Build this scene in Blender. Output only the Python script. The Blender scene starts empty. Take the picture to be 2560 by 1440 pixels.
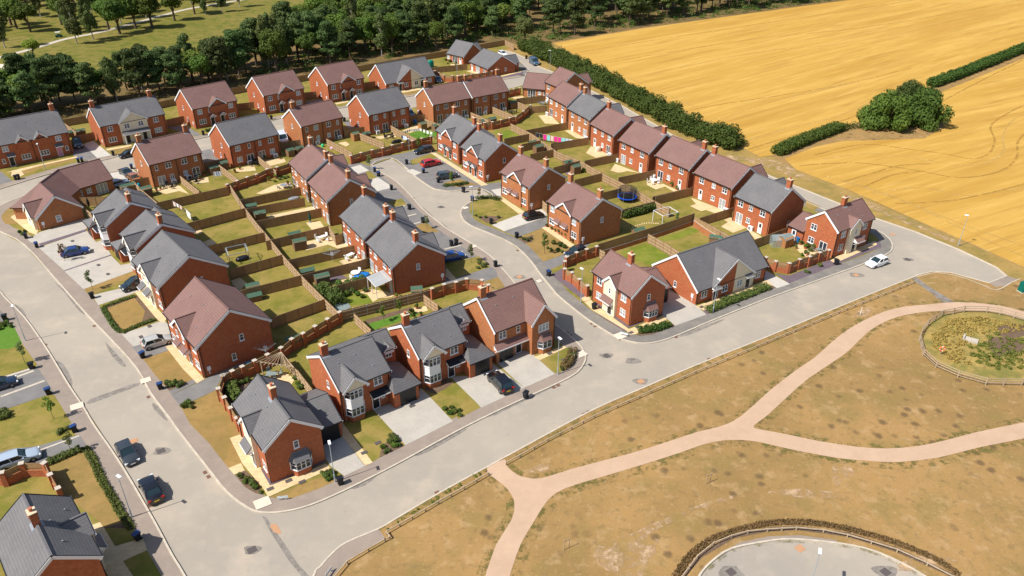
import bpy, bmesh, math, random
from mathutils import Vector, Matrix
from mathutils.geometry import delaunay_2d_cdt
rnd = random.Random(7)
PI = math.pi; R = math.radians
S = bpy.context.scene
COL = S.collection
# ---------------------------------------------------------------- camera
CAMH = 62.6; FPX = 1926.0; PITCH = R(30.3); ROLL = R(0.2)
cp, sp, cr, sr = math.cos(PITCH), math.sin(PITCH), math.cos(ROLL), math.sin(ROLL)
FW = Vector((0, cp, -sp)); _r = Vector((1, 0, 0)); _u = Vector((0, sp, cp))
RT = _r * cr + _u * sr; UP = _u * cr - _r * sr
cam = bpy.data.cameras.new('camera'); co = bpy.data.objects.new('camera', cam); COL.objects.link(co)
co.matrix_world = Matrix(((RT.x, UP.x, -FW.x, 0), (RT.y, UP.y, -FW.y, 0), (RT.z, UP.z, -FW.z, CAMH), (0, 0, 0, 1)))
cam.sensor_width = 36; cam.lens = 36 * FPX / 2560; cam.clip_start = 1; cam.clip_end = 4000
S.camera = co
# ---------------------------------------------------------------- sun, sky, exposure
SUN_EL = R(50); SUN_AZ = math.atan2(-math.sin(R(29)), -math.cos(R(29)))   # direction towards the sun in plan
sdir = Vector((math.cos(SUN_AZ) * math.cos(SUN_EL), math.sin(SUN_AZ) * math.cos(SUN_EL), math.sin(SUN_EL)))
sl = bpy.data.lights.new('sun', 'SUN'); so = bpy.data.objects.new('sun', sl); COL.objects.link(so)
sl.energy = 4.6; sl.angle = R(0.55); sl.color = (1.0, 0.955, 0.88)
so.rotation_euler = sdir.to_track_quat('Z', 'Y').to_euler(); so.location = (-60, 0, 120)
W = bpy.data.worlds.new('World'); S.world = W; W.use_nodes = True
nt = W.node_tree; bg = nt.nodes['Background']; sky = nt.nodes.new('ShaderNodeTexSky')
sky.sky_type = 'NISHITA'; sky.sun_disc = False; sky.sun_elevation = SUN_EL
sky.sun_rotation = math.atan2(sdir.x, sdir.y); sky.air_density = 1.0; sky.dust_density = 1.2; sky.ozone_density = 1.0
nt.links.new(sky.outputs[0], bg.inputs[0]); bg.inputs[1].default_value = 0.09
S.view_settings.view_transform = 'Standard'; S.view_settings.look = 'None'
S.view_settings.exposure = 0.45; S.view_settings.gamma = 1; S.view_settings.use_curve_mapping = False

# ---------------------------------------------------------------- photograph pixel -> point of the place
REG = dict(A=(0,200,4),Z=(0,0,4),B=(600,60,4),C=(1080,60,4),D=(640,380,4),E=(0,380,4),F=(1080,380,4),G=(1640,380,4),
  H=(0,700,4),I=(0,1080,4),J=(520,900,4),K=(740,680,4),L=(1100,680,4),M=(1360,540,4),N=(1920,680,4),Q=(640,1080,4),
  T=(1280,1080,4),U=(1920,1080,4),N1=(1090,80,10),N2=(1280,150,10),N3=(1400,220,10),N4=(1520,280,10),N5=(1640,340,10),
  N6=(1790,400,10),O1=(0,380,8),O2=(180,460,8),O3=(300,560,8),O4=(700,340,8),O5=(820,470,8),O6=(380,740,8),S=(0,0,1))
def src(r, u, v):
    x, y, s = REG[r]; return (x + u / s, y + v / s)
def ray(px, py): return FW + RT * ((px - 1280) / FPX) + UP * ((720 - py) / FPX)
def g(px, py, z=0.0):
    d = ray(px, py); t = (z - CAMH) / d.z
    return Vector((d.x * t, d.y * t, z))
def gr(r, u, v, z=0.0): return g(*src(r, u, v), z)
def gp(r, pts, z=0.0): return [gr(r, u, v, z) for u, v in pts]

# ---------------------------------------------------------------- mesh builder
class MB:
    def __init__(s): s.v = []; s.f = []; s.m = []
    def add(s, vs, fs, m=0):
        n = len(s.v); s.v += [tuple(v) for v in vs]
        s.f += [tuple(i + n for i in f) for f in fs]; s.m += [m] * len(fs); return s
    def box(s, x0, x1, y0, y1, z0, z1, m=0):
        return s.add([(x0,y0,z0),(x1,y0,z0),(x1,y1,z0),(x0,y1,z0),(x0,y0,z1),(x1,y0,z1),(x1,y1,z1),(x0,y1,z1)],
            [(0,3,2,1),(4,5,6,7),(0,1,5,4),(1,2,6,5),(2,3,7,6),(3,0,4,7)], m)
    def quad(s, a, b, c, d, m=0): return s.add([a,b,c,d], [(0,1,2,3)], m)
    def slab(s, poly, t, m=0):
        """poly: planar list of points (top, counter-clockwise from above); thickness t along -normal"""
        p = [Vector(q) for q in poly]; n = (p[1]-p[0]).cross(p[2]-p[0]).normalized()
        if n.z < 0: p.reverse(); n = -n
        k = len(p); vs = p + [q - n * t for q in p]
        fs = [tuple(range(k)), tuple(range(2*k-1, k-1, -1))] + [(i, i + k, (i + 1) % k + k, (i + 1) % k) for i in range(k)]
        return s.add(vs, fs, m)
    def beam(s, a, b, w, h, m=0, up=(0,0,1)):
        a, b = Vector(a), Vector(b); d = (b - a).normalized(); u = Vector(up)
        r = d.cross(u)
        if r.length < 1e-4: r = Vector((1,0,0))
        r.normalize(); u = r.cross(d)
        vs = [p + r * (sx * w / 2) + u * (sz * h / 2) for p in (a, b) for sx, sz in ((-1,-1),(1,-1),(1,1),(-1,1))]
        return s.add(vs, [(0,3,2,1),(4,5,6,7),(0,1,5,4),(1,2,6,5),(2,3,7,6),(3,0,4,7)], m)
    def tube(s, a, b, r0, r1=None, n=8, m=0, cap=True):
        r1 = r0 if r1 is None else r1; a, b = Vector(a), Vector(b); d = (b - a).normalized()
        x = d.cross(Vector((0,0,1))); x = x.normalized() if x.length > 1e-3 else Vector((1,0,0)); y = d.cross(x)
        vs = [a + (x * math.cos(t) + y * math.sin(t)) * r0 for t in [2*PI*i/n for i in range(n)]] + \
             [b + (x * math.cos(t) + y * math.sin(t)) * r1 for t in [2*PI*i/n for i in range(n)]]
        fs = [(i, (i+1) % n, (i+1) % n + n, i + n) for i in range(n)]
        if cap: fs += [tuple(range(n-1, -1, -1)), tuple(range(n, 2*n))]
        return s.add(vs, fs, m)
    def poly(s, pts, m=0):
        """flat polygon (maybe concave) facing up"""
        p = [Vector(q) for q in pts]; ar = sum(p[i].x * p[(i+1) % len(p)].y - p[(i+1) % len(p)].x * p[i].y for i in range(len(p)))
        if ar < 0: p.reverse()
        z = p[0].z; k = len(p)
        vs, es, fs, _, _, _ = delaunay_2d_cdt([q.to_2d() for q in p], [], [list(range(k))], 1, 1e-5)
        return s.add([(v.x, v.y, z) for v in vs], [tuple(f) for f in fs], m)
    def build(s, name, mats, parent=None, smooth=False, loc=None, rotz=0, **kw):
        me = bpy.data.meshes.new(name); me.from_pydata(s.v, [], s.f)
        if not isinstance(mats, (list, tuple)): mats = [mats]
        for mt in mats: me.materials.append(mt)
        if len(mats) > 1: me.polygons.foreach_set('material_index', s.m)
        uv = me.uv_layers.new(name='UVMap'); me.validate(); me.update()
        V = me.vertices; dat = uv.data
        for p in me.polygons:
            n = p.normal; t = Vector((-n.y, n.x, 0))
            if t.length < 0.05: t = Vector((1, 0, 0))
            t.normalize(); w = n.cross(t)
            for li in p.loop_indices:
                c = V[me.loops[li].vertex_index].co; dat[li].uv = (c.dot(t), c.dot(w))
        if smooth: me.polygons.foreach_set('use_smooth', [True] * len(me.polygons))
        return link(name, me, parent, loc, rotz, **kw)
def link(name, me, parent=None, loc=None, rotz=0, **kw):
    o = bpy.data.objects.new(name, me); COL.objects.link(o)
    if parent is not None: o.parent = parent
    if loc is not None: o.location = loc
    if rotz: o.rotation_euler = (0, 0, rotz)
    return tag(o, **kw)
def tag(o, label=None, cat=None, group=None, kind=None):
    if label: o['label'] = label
    if cat: o['category'] = cat
    if group: o['group'] = group
    if kind: o['kind'] = kind
    return o
def thing(name, label, cat, loc, rotz=0, group=None):
    o = bpy.data.objects.new(name, None); COL.objects.link(o); o.empty_display_size = 0.3
    o.location = loc; o.rotation_euler = (0, 0, rotz); return tag(o, label, cat, group)
def dup(root, loc, rotz, label, group=None, mats=None, scale=None):
    def cpy(o, par):
        c = o.copy(); COL.objects.link(c)
        if par is not None: c.parent = par
        for k in kids.get(o, ()): cpy(k, c)
        return c
    kids = {}
    def walk(o):
        kids[o] = [k for k in ALLKIDS.get(o, ())]
        for k in kids[o]: walk(k)
    build_kids(root); walk(root)
    r = cpy(root, None); r.location = loc; r.rotation_euler = (0, 0, rotz); r['label'] = label
    if group: r['group'] = group
    if scale: r.scale = scale
    return r
ALLKIDS = {}
def build_kids(root):
    if root in ALLKIDS: return
    ch = {}
    for o in COL.objects:
        if o.parent: ch.setdefault(o.parent, []).append(o)
    def rec(o):
        ALLKIDS[o] = ch.get(o, [])
        for k in ALLKIDS[o]: rec(k)
    rec(root)

# ---------------------------------------------------------------- materials
def mat(name, color, rough=0.8, metal=0.0, spec=0.3, c2=None, nscale=1.0, bump=0.0, detail=4, coord='Object', lo=0.35, hi=0.65,
        layers=(), emis=None, alpha=None, stretch=None):
    m = bpy.data.materials.new(name); m.use_nodes = True; n = m.node_tree; L = n.links; B = n.nodes['Principled BSDF']
    B.inputs['Roughness'].default_value = rough; B.inputs['Metallic'].default_value = metal
    B.inputs['Specular IOR Level'].default_value = spec
    B.inputs['Base Color'].default_value = (*color, 1)
    tc = n.nodes.new('ShaderNodeTexCoord'); out = tc.outputs[coord]
    if stretch:
        m0 = n.nodes.new('ShaderNodeMapping'); L.new(out, m0.inputs[0]); m0.inputs['Rotation'].default_value = (0, 0, stretch[1])
        mp = n.nodes.new('ShaderNodeMapping'); L.new(m0.outputs[0], mp.inputs[0]); mp.inputs['Scale'].default_value = stretch[0]; out = mp.outputs[0]
    cur = None
    def ramp(scale, a, b, fac_lo, fac_hi, det=4, src_=None):
        nz = n.nodes.new('ShaderNodeTexNoise'); nz.inputs['Scale'].default_value = scale; nz.inputs['Detail'].default_value = det
        nz.inputs['Roughness'].default_value = 0.62
        L.new(src_ or out, nz.inputs['Vector']); mr = n.nodes.new('ShaderNodeMapRange')
        mr.inputs[1].default_value = fac_lo; mr.inputs[2].default_value = fac_hi; L.new(nz.outputs[0], mr.inputs[0])
        return nz, mr
    if c2 is not None:
        nz, mr = ramp(nscale, None, None, lo, hi, detail)
        mx = n.nodes.new('ShaderNodeMix'); mx.data_type = 'RGBA'; L.new(mr.outputs[0], mx.inputs[0])
        mx.inputs[6].default_value = (*color, 1); mx.inputs[7].default_value = (*c2, 1); cur = mx.outputs[2]
        if bump:
            bp = n.nodes.new('ShaderNodeBump'); bp.inputs['Strength'].default_value = bump; bp.inputs['Distance'].default_value = 0.05
            L.new(nz.outputs[0], bp.inputs['Height']); L.new(bp.outputs[0], B.inputs['Normal'])
    for (sc, col, l0, l1, amt) in layers:
        _, mr = ramp(sc, None, None, l0, l1)
        mr.inputs[4].default_value = amt
        mx = n.nodes.new('ShaderNodeMix'); mx.data_type = 'RGBA'; L.new(mr.outputs[0], mx.inputs[0])
        if cur is None: mx.inputs[6].default_value = (*color, 1)
        else: L.new(cur, mx.inputs[6])
        mx.inputs[7].default_value = (*col, 1); cur = mx.outputs[2]
    if cur is not None: L.new(cur, B.inputs['Base Color'])
    if emis: B.inputs['Emission Color'].default_value = (*emis, 1); B.inputs['Emission Strength'].default_value = 1
    if alpha is not None: B.inputs['Alpha'].default_value = alpha
    return m
def uvmat(name, base, alt, joint, bw, bh, mortar, rough=0.85, bump=0.3, blotch=None, bias=0.0, spec=0.25, offset=0.5):
    """brick / tile / paving pattern in metres through the UV map"""
    m = bpy.data.materials.new(name); m.use_nodes = True; n = m.node_tree; L = n.links; B = n.nodes['Principled BSDF']
    B.inputs['Roughness'].default_value = rough; B.inputs['Specular IOR Level'].default_value = spec
    tc = n.nodes.new('ShaderNodeTexCoord'); br = n.nodes.new('ShaderNodeTexBrick')
    L.new(tc.outputs['UV'], br.inputs['Vector']); br.inputs['Scale'].default_value = 1.0
    br.inputs['Brick Width'].default_value = bw; br.inputs['Row Height'].default_value = bh
    br.inputs['Mortar Size'].default_value = mortar; br.inputs['Bias'].default_value = bias; br.offset = offset
    br.inputs['Color1'].default_value = (*base, 1); br.inputs['Color2'].default_value = (*alt, 1); br.inputs['Mortar'].default_value = (*joint, 1)
    cur = br.outputs['Color']
    if blotch:
        for sc, col, amt in blotch:
            nz = n.nodes.new('ShaderNodeTexNoise'); nz.inputs['Scale'].default_value = sc; nz.inputs['Detail'].default_value = 5
            L.new(tc.outputs['Object'], nz.inputs['Vector']); mr = n.nodes.new('ShaderNodeMapRange')
            mr.inputs[1].default_value = .38; mr.inputs[2].default_value = .68; mr.inputs[4].default_value = amt
            L.new(nz.outputs[0], mr.inputs[0]); mx = n.nodes.new('ShaderNodeMix'); mx.data_type = 'RGBA'
            L.new(mr.outputs[0], mx.inputs[0]); L.new(cur, mx.inputs[6]); mx.inputs[7].default_value = (*col, 1); cur = mx.outputs[2]
    L.new(cur, B.inputs['Base Color'])
    if bump:
        bp = n.nodes.new('ShaderNodeBump'); bp.inputs['Strength'].default_value = bump; bp.inputs['Distance'].default_value = 0.02
        inv = n.nodes.new('ShaderNodeMath'); inv.operation = 'SUBTRACT'; inv.inputs[0].default_value = 1; L.new(br.outputs['Fac'], inv.inputs[1])
        L.new(inv.outputs[0], bp.inputs['Height']); L.new(bp.outputs[0], B.inputs['Normal'])
    return m
def tilemat(name, base, alt, dark, blotch, course=0.33):
    """roof tiles: courses stepping down the slope (sawtooth bump) with tile to tile variation"""
    m = uvmat(name, base, alt, dark, 0.33, course, 0.012, rough=0.72, bump=0, blotch=blotch, spec=0.35)
    n = m.node_tree; L = n.links; B = n.nodes['Principled BSDF']
    tc = n.nodes.new('ShaderNodeTexCoord'); sx = n.nodes.new('ShaderNodeSeparateXYZ'); L.new(tc.outputs['UV'], sx.inputs[0])
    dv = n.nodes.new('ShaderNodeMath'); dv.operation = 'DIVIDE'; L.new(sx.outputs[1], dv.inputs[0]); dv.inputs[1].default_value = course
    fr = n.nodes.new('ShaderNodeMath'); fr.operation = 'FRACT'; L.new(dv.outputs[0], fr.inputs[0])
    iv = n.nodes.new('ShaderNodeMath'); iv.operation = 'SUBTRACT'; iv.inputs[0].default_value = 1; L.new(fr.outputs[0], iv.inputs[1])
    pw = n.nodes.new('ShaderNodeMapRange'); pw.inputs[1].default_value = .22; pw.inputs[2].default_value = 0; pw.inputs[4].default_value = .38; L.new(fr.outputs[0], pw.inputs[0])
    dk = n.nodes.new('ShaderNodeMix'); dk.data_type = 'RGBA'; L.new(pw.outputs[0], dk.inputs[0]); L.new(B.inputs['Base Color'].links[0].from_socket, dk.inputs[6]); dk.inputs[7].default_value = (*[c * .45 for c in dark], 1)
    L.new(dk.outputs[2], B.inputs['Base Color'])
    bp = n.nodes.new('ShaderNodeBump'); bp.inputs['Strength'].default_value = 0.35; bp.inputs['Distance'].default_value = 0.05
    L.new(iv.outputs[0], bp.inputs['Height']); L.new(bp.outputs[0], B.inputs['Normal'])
    return m
M = {}
M['brick'] = uvmat('brick_red', (.46,.142,.05), (.34,.10,.038), (.35,.16,.085), .225, .075, .010, blotch=[(.5,(.36,.085,.036),.5),(2.2,(.56,.18,.075),.4),(5,(.27,.06,.03),.5)])
M['brick2'] = uvmat('brick_russet', (.455,.185,.066), (.34,.13,.05), (.37,.19,.10), .225, .075, .010, blotch=[(.5,(.37,.115,.045),.5),(2.2,(.58,.24,.095),.4),(5,(.29,.085,.035),.5)])
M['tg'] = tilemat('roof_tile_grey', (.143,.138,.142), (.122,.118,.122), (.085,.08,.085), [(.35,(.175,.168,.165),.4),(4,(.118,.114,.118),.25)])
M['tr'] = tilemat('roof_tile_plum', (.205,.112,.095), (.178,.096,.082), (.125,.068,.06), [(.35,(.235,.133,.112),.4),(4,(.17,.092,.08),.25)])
M['white'] = mat('white_upvc', (.78,.78,.78), .4, spec=.4)
M['cream'] = mat('cream_render', (.80,.70,.50), .9, c2=(.74,.65,.47), nscale=1.2)
M['black'] = mat('black_plastic', (.012,.012,.014), .35, spec=.4)
M['lead'] = mat('lead_grey', (.22,.24,.27), .5)
M['glass'] = mat('window_glass', (.018,.022,.032), .06, spec=.8, c2=(.05,.055,.07), nscale=.9)
M['blind'] = mat('window_with_blind', (.36,.38,.38), .25, spec=.6, c2=(.26,.29,.31), nscale=2)
M['stone'] = mat('chimney_cap', (.62,.50,.34), .9)
M['terra'] = mat('terracotta_pot', (.42,.15,.08), .8)
M['pink'] = mat('pink_door', (.62,.26,.36), .5)
M['navy'] = mat('navy_door', (.012,.02,.05), .4)
M['wood'] = uvmat('fence_boards', (.29,.165,.085), (.215,.13,.066), (.10,.06,.03), 50.0, .12, .006, bump=.4, blotch=[(.5,(.32,.21,.115),.5),(2.5,(.17,.105,.055),.4)])
M['woodv'] = mat('fence_timber', (.275,.17,.085), .9, c2=(.20,.122,.062), nscale=5, stretch=((9,9,.7),0), layers=[(.35,(.33,.22,.12),.4,.7,.5)])
M['rail'] = mat('weathered_and_sunlit_rail', (.46,.36,.25), .9, c2=(.34,.26,.17), nscale=3)  # pale timber; on garden fences the paleness stands in for sunlight
M['shedo'] = mat('shed_timber', (.40,.19,.07), .85, c2=(.28,.13,.05), nscale=4, stretch=((1,1,8),0))
M['shedb'] = mat('shed_timber_brown', (.24,.135,.07), .9, c2=(.17,.095,.05), nscale=4, stretch=((1,1,8),0))
M['felt'] = mat('green_roof_felt', (.045,.105,.07), .9, c2=(.075,.135,.09), nscale=3)
M['feltg'] = mat('grey_roof_felt', (.22,.27,.26), .9, c2=(.17,.21,.21), nscale=3)
M['conc'] = mat('concrete', (.52,.46,.38), .9, c2=(.42,.37,.30), nscale=2)
M['kerb'] = mat('kerb_concrete', (.56,.49,.39), .9, c2=(.45,.39,.31), nscale=1.5)
M['galv'] = mat('galvanised_steel', (.42,.48,.52), .45, metal=.4)
M['lampw'] = mat('lamp_head_white', (.8,.82,.84), .4)
M['bin'] = mat('bin_black', (.012,.014,.018), .45)
M['binb'] = mat('bin_blue', (.01,.14,.36), .45)
M['lidb'] = mat('bin_lid_blue', (.02,.05,.16), .4)
M['rubber'] = mat('tyre_rubber', (.012,.012,.012), .85)
M['rim'] = mat('alloy_rim', (.30,.30,.32), .35, metal=.7)
M['cglass'] = mat('car_glass', (.015,.03,.035), .05, spec=.9)
M['red'] = mat('tail_light', (.45,.01,.01), .25)
M['lamp'] = mat('head_light', (.75,.78,.8), .15, spec=.8)
M['plate'] = mat('yellow_plate', (.65,.42,.02), .5)
M['platew'] = mat('white_plate', (.7,.7,.65), .5)
M['bark'] = mat('tree_bark', (.14,.10,.07), .95, c2=(.07,.05,.035), nscale=3)
M['birch'] = mat('birch_bark', (.48,.45,.40), .9, c2=(.16,.14,.12), nscale=2.5)
def leaf(name, a, b, c, tr=.35):
    m = mat(name, a, .7, spec=.2, c2=b, nscale=.55, detail=3, layers=[(3.5, c, .45, .7, .8)]); n = m.node_tree; L = n.links
    B = n.nodes['Principled BSDF']; T = n.nodes.new('ShaderNodeBsdfTranslucent'); X = n.nodes.new('ShaderNodeMixShader'); O = n.nodes['Material Output']
    oi = n.nodes.new('ShaderNodeObjectInfo'); hs = n.nodes.new('ShaderNodeHueSaturation'); v1 = n.nodes.new('ShaderNodeMapRange'); v1.inputs[3].default_value = .8; v1.inputs[4].default_value = 1.55
    m1 = n.nodes.new('ShaderNodeMath'); m1.operation = 'MULTIPLY'; m1.inputs[1].default_value = 7.31; f1 = n.nodes.new('ShaderNodeMath'); f1.operation = 'FRACT'; h1 = n.nodes.new('ShaderNodeMapRange'); h1.inputs[3].default_value = .475; h1.inputs[4].default_value = .515
    L.new(oi.outputs['Random'], v1.inputs[0]); L.new(v1.outputs[0], hs.inputs['Value']); L.new(oi.outputs['Random'], m1.inputs[0]); L.new(m1.outputs[0], f1.inputs[0]); L.new(f1.outputs[0], h1.inputs[0]); L.new(h1.outputs[0], hs.inputs['Hue'])
    L.new(B.inputs['Base Color'].links[0].from_socket, hs.inputs['Color']); L.new(hs.outputs[0], B.inputs['Base Color'])
    L.new(hs.outputs[0], T.inputs[0]); X.inputs[0].default_value = tr
    L.new(B.outputs[0], X.inputs[1]); L.new(T.outputs[0], X.inputs[2]); L.new(X.outputs[0], O.inputs[0]); return m
M['pine'] = leaf('pine_needles', (.075,.118,.034), (.105,.15,.046), (.050,.080,.024))
M['oak'] = leaf('broad_leaves', (.085,.140,.022), (.125,.18,.032), (.052,.092,.016))
M['birl'] = leaf('birch_leaves', (.115,.155,.046), (.155,.19,.06), (.075,.105,.034))
M['hedge'] = leaf('hedge_leaves', (.066,.115,.02), (.095,.15,.03), (.040,.075,.013))
M['lime'] = leaf('bright_leaves', (.13,.20,.025), (.18,.26,.04), (.08,.13,.02))
M['reed'] = leaf('reed_leaves', (.15,.19,.035), (.22,.24,.05), (.09,.12,.022)); M['tuss'] = leaf('straw_tussock', (.42,.30,.09), (.34,.24,.07), (.22,.15,.05))
M['dryl'] = leaf('dry_leaves', (.22,.15,.06), (.16,.12,.045), (.10,.07,.03))
M['shrub'] = leaf('shrub_leaves', (.085,.12,.028), (.13,.165,.04), (.05,.075,.018))
# ================================================================= GROUND
def spots(m, color, vscale, rad, cl, cl_lo, cl_hi, amt=.8):
    """irregular clumps of another tint scattered over the ground"""
    n = m.node_tree; L = n.links; B = n.nodes['Principled BSDF']; tc = n.nodes.new('ShaderNodeTexCoord')
    wn = n.nodes.new('ShaderNodeTexNoise'); wn.inputs['Scale'].default_value = vscale * 4; wn.inputs['Detail'].default_value = 3; L.new(tc.outputs['Object'], wn.inputs['Vector'])
    ad = n.nodes.new('ShaderNodeMix'); ad.data_type = 'RGBA'; ad.blend_type = 'LINEAR_LIGHT'; ad.inputs[0].default_value = .5 / vscale * .35 * .5
    L.new(tc.outputs['Object'], ad.inputs[6]); L.new(wn.outputs['Color'], ad.inputs[7])
    vo = n.nodes.new('ShaderNodeTexVoronoi'); vo.inputs['Scale'].default_value = vscale; L.new(ad.outputs[2], vo.inputs['Vector'])
    a = n.nodes.new('ShaderNodeMapRange'); a.inputs[1].default_value = rad; a.inputs[2].default_value = rad * .45; L.new(vo.outputs['Distance'], a.inputs[0])
    cn = n.nodes.new('ShaderNodeTexNoise'); cn.inputs['Scale'].default_value = cl; cn.inputs['Detail'].default_value = 3; L.new(tc.outputs['Object'], cn.inputs['Vector'])
    b = n.nodes.new('ShaderNodeMapRange'); b.inputs[1].default_value = cl_lo; b.inputs[2].default_value = cl_hi; b.inputs[4].default_value = amt; L.new(cn.outputs[0], b.inputs[0])
    mu = n.nodes.new('ShaderNodeMath'); mu.operation = 'MULTIPLY'; L.new(a.outputs[0], mu.inputs[0]); L.new(b.outputs[0], mu.inputs[1])
    mx = n.nodes.new('ShaderNodeMix'); mx.data_type = 'RGBA'; L.new(mu.outputs[0], mx.inputs[0])
    L.new(B.inputs['Base Color'].links[0].from_socket, mx.inputs[6]); mx.inputs[7].default_value = (*color, 1); L.new(mx.outputs[2], B.inputs['Base Color'])
def ragged(m, scale, lo, hi):
    """a patchy covering: holes where the ground beneath shows"""
    n = m.node_tree; L = n.links; B = n.nodes['Principled BSDF']; tc = n.nodes.new('ShaderNodeTexCoord')
    nz = n.nodes.new('ShaderNodeTexNoise'); nz.inputs['Scale'].default_value = scale; nz.inputs['Detail'].default_value = 6; nz.inputs['Roughness'].default_value = .75; L.new(tc.outputs['Object'], nz.inputs['Vector'])
    mr = n.nodes.new('ShaderNodeMapRange'); mr.inputs[1].default_value = lo; mr.inputs[2].default_value = hi; L.new(nz.outputs[0], mr.inputs[0]); L.new(mr.outputs[0], B.inputs['Alpha'])
def grass(name, a, b, green, dark, gamt=.6, sc=.09):
    return mat(name, a, .95, spec=.1, c2=b, nscale=sc, bump=.25, layers=[(.3, green, .46, .60, gamt), (1.3, dark, .50, .68, .55), (.8, b, .52, .66, .4), (5, dark, .52, .75, .4)])
M['park'] = mat('dry_park_grass', (.345,.208,.08), .95, spec=.1, c2=(.265,.165,.062), nscale=.055, bump=.3, detail=6, lo=.4, hi=.6,
    layers=[(.16,(.215,.16,.052),.50,.64,.55),(.5,(.43,.285,.145),.54,.68,.55),(1.1,(.20,.135,.058),.53,.66,.55),(2.6,(.46,.31,.17),.58,.70,.5),(5,(.19,.14,.055),.55,.72,.5)])
spots(M['park'], (.125,.08,.04), .42, .27, .06, .44, .52, .8); spots(M['park'], (.16,.12,.04), .85, .20, .09, .50, .60, .5)
M['lawn'] = grass('garden_grass', (.205,.18,.034), (.285,.21,.065), (.12,.135,.018), (.19,.14,.04), .65, .16)
M['lawnd'] = grass('dry_front_lawn', (.31,.20,.07), (.26,.17,.06), (.20,.155,.045), (.21,.135,.05), .5, .15)
M['lawng'] = grass('green_lawn', (.155,.19,.022), (.21,.215,.038), (.10,.155,.014), (.16,.15,.03), .7, .25)
M['turf'] = mat('bright_turf', (.075,.17,.012), .9, c2=(.10,.20,.02), nscale=2)
M['golf'] = grass('fairway_grass', (.155,.148,.026), (.225,.175,.05), (.085,.115,.015), (.15,.11,.03), .8, .035)
M['floor'] = grass('wood_floor', (.23,.14,.06), (.15,.11,.045), (.09,.08,.025), (.10,.065,.03), .6, .12)
M['verge'] = grass('rough_verge_grass', (.36,.235,.075), (.29,.20,.06), (.19,.16,.045), (.22,.14,.055), .6, .12)
def straw(name, ang):
    m = mat(name, (.455,.262,.05), .95, spec=.1, c2=(.54,.33,.08), nscale=.10, detail=7, stretch=((.12,1.6,1),ang),
            layers=[(.22,(.36,.20,.042),.50,.66,.65),(.5,(.61,.39,.11),.53,.68,.6),(1.3,(.35,.195,.045),.55,.70,.5),(.06,(.40,.215,.04),.5,.6,.5)])
    return m
M['straw1'] = straw('stubble_long_rows', -R(36.5)); M['straw2'] = straw('stubble_turning_rows', -R(27))
M['soil'] = mat('garden_soil', (.17,.11,.07), .95, c2=(.10,.065,.04), nscale=3, layers=[(7,(.26,.19,.13),.55,.75,.6)])
M['road'] = mat('road_asphalt', (.37,.32,.255), .92, c2=(.305,.27,.225), nscale=.06, detail=7, bump=.1,
    layers=[(.16,(.45,.37,.285),.52,.70,.7),(.45,(.40,.34,.275),.52,.7,.5),(1.1,(.26,.235,.21),.60,.76,.45),(14,(.41,.37,.32),.5,.8,.3)])
M['pave'] = mat('footway_asphalt', (.295,.235,.19), .92, c2=(.25,.205,.17), nscale=.3, layers=[(.9,(.35,.29,.235),.5,.75,.5),(16,(.21,.17,.145),.5,.8,.3)])
M['paved'] = mat('dark_footway_asphalt', (.17,.155,.14), .92, c2=(.22,.20,.175), nscale=.4, layers=[(.8,(.29,.25,.21),.55,.8,.6)])
M['drv'] = mat('drive_asphalt', (.165,.155,.15), .9, c2=(.205,.195,.185), nscale=.5, layers=[(12,(.12,.115,.11),.5,.8,.3)])
M['block'] = uvmat('block_paving', (.47,.43,.37), (.40,.37,.32), (.30,.27,.235), .21, .105, .008, bump=.25, blotch=[(.5,(.52,.475,.405),.5),(3,(.40,.37,.33),.3)])
M['slabs'] = uvmat('sandstone_slabs', (.66,.49,.27), (.58,.42,.23), (.40,.29,.17), .9, .6, .02, bump=.3, blotch=[(.8,(.70,.55,.34),.5),(5,(.55,.40,.22),.3)])
M['pale'] = mat('pale_concrete_slab', (.52,.48,.42), .9, c2=(.46,.43,.38), nscale=.8)
M['slate'] = mat('purple_slate_chippings', (.155,.115,.135), .8, c2=(.10,.075,.095), nscale=9, bump=.6, layers=[(1,(.19,.145,.16),.4,.7,.5)])
M['path'] = mat('pink_gravel_path', (.50,.345,.235), .95, c2=(.45,.305,.205), nscale=.3, layers=[(1.3,(.54,.38,.265),.5,.75,.5),(18,(.50,.34,.24),.5,.8,.3)])
M['tar'] = mat('dark_road_patch', (.20,.175,.155), .8, c2=(.27,.24,.205), nscale=2)
ragged(M['tar'], .9, .30, .52)
M['fringe'] = mat('grassy_path_edge', (.20,.165,.05), .95, c2=(.15,.14,.035), nscale=1.5); ragged(M['fringe'], .7, .50, .68)
M['worn'] = mat('bare_sandy_soil', (.52,.36,.22), .95, c2=(.44,.29,.16), nscale=1.5); ragged(M['worn'], .55, .46, .60)
M['orange'] = mat('orange_patch', (.50,.26,.13), .9, c2=(.42,.24,.14), nscale=3)
M['iron'] = mat('iron_cover', (.10,.085,.08), .6)
M['rust'] = mat('rusty_iron_cover', (.17,.085,.055), .7)
M['palepatch'] = mat('pale_concrete_patch', (.70,.58,.46), .9, c2=(.6,.5,.4), nscale=3)

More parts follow.
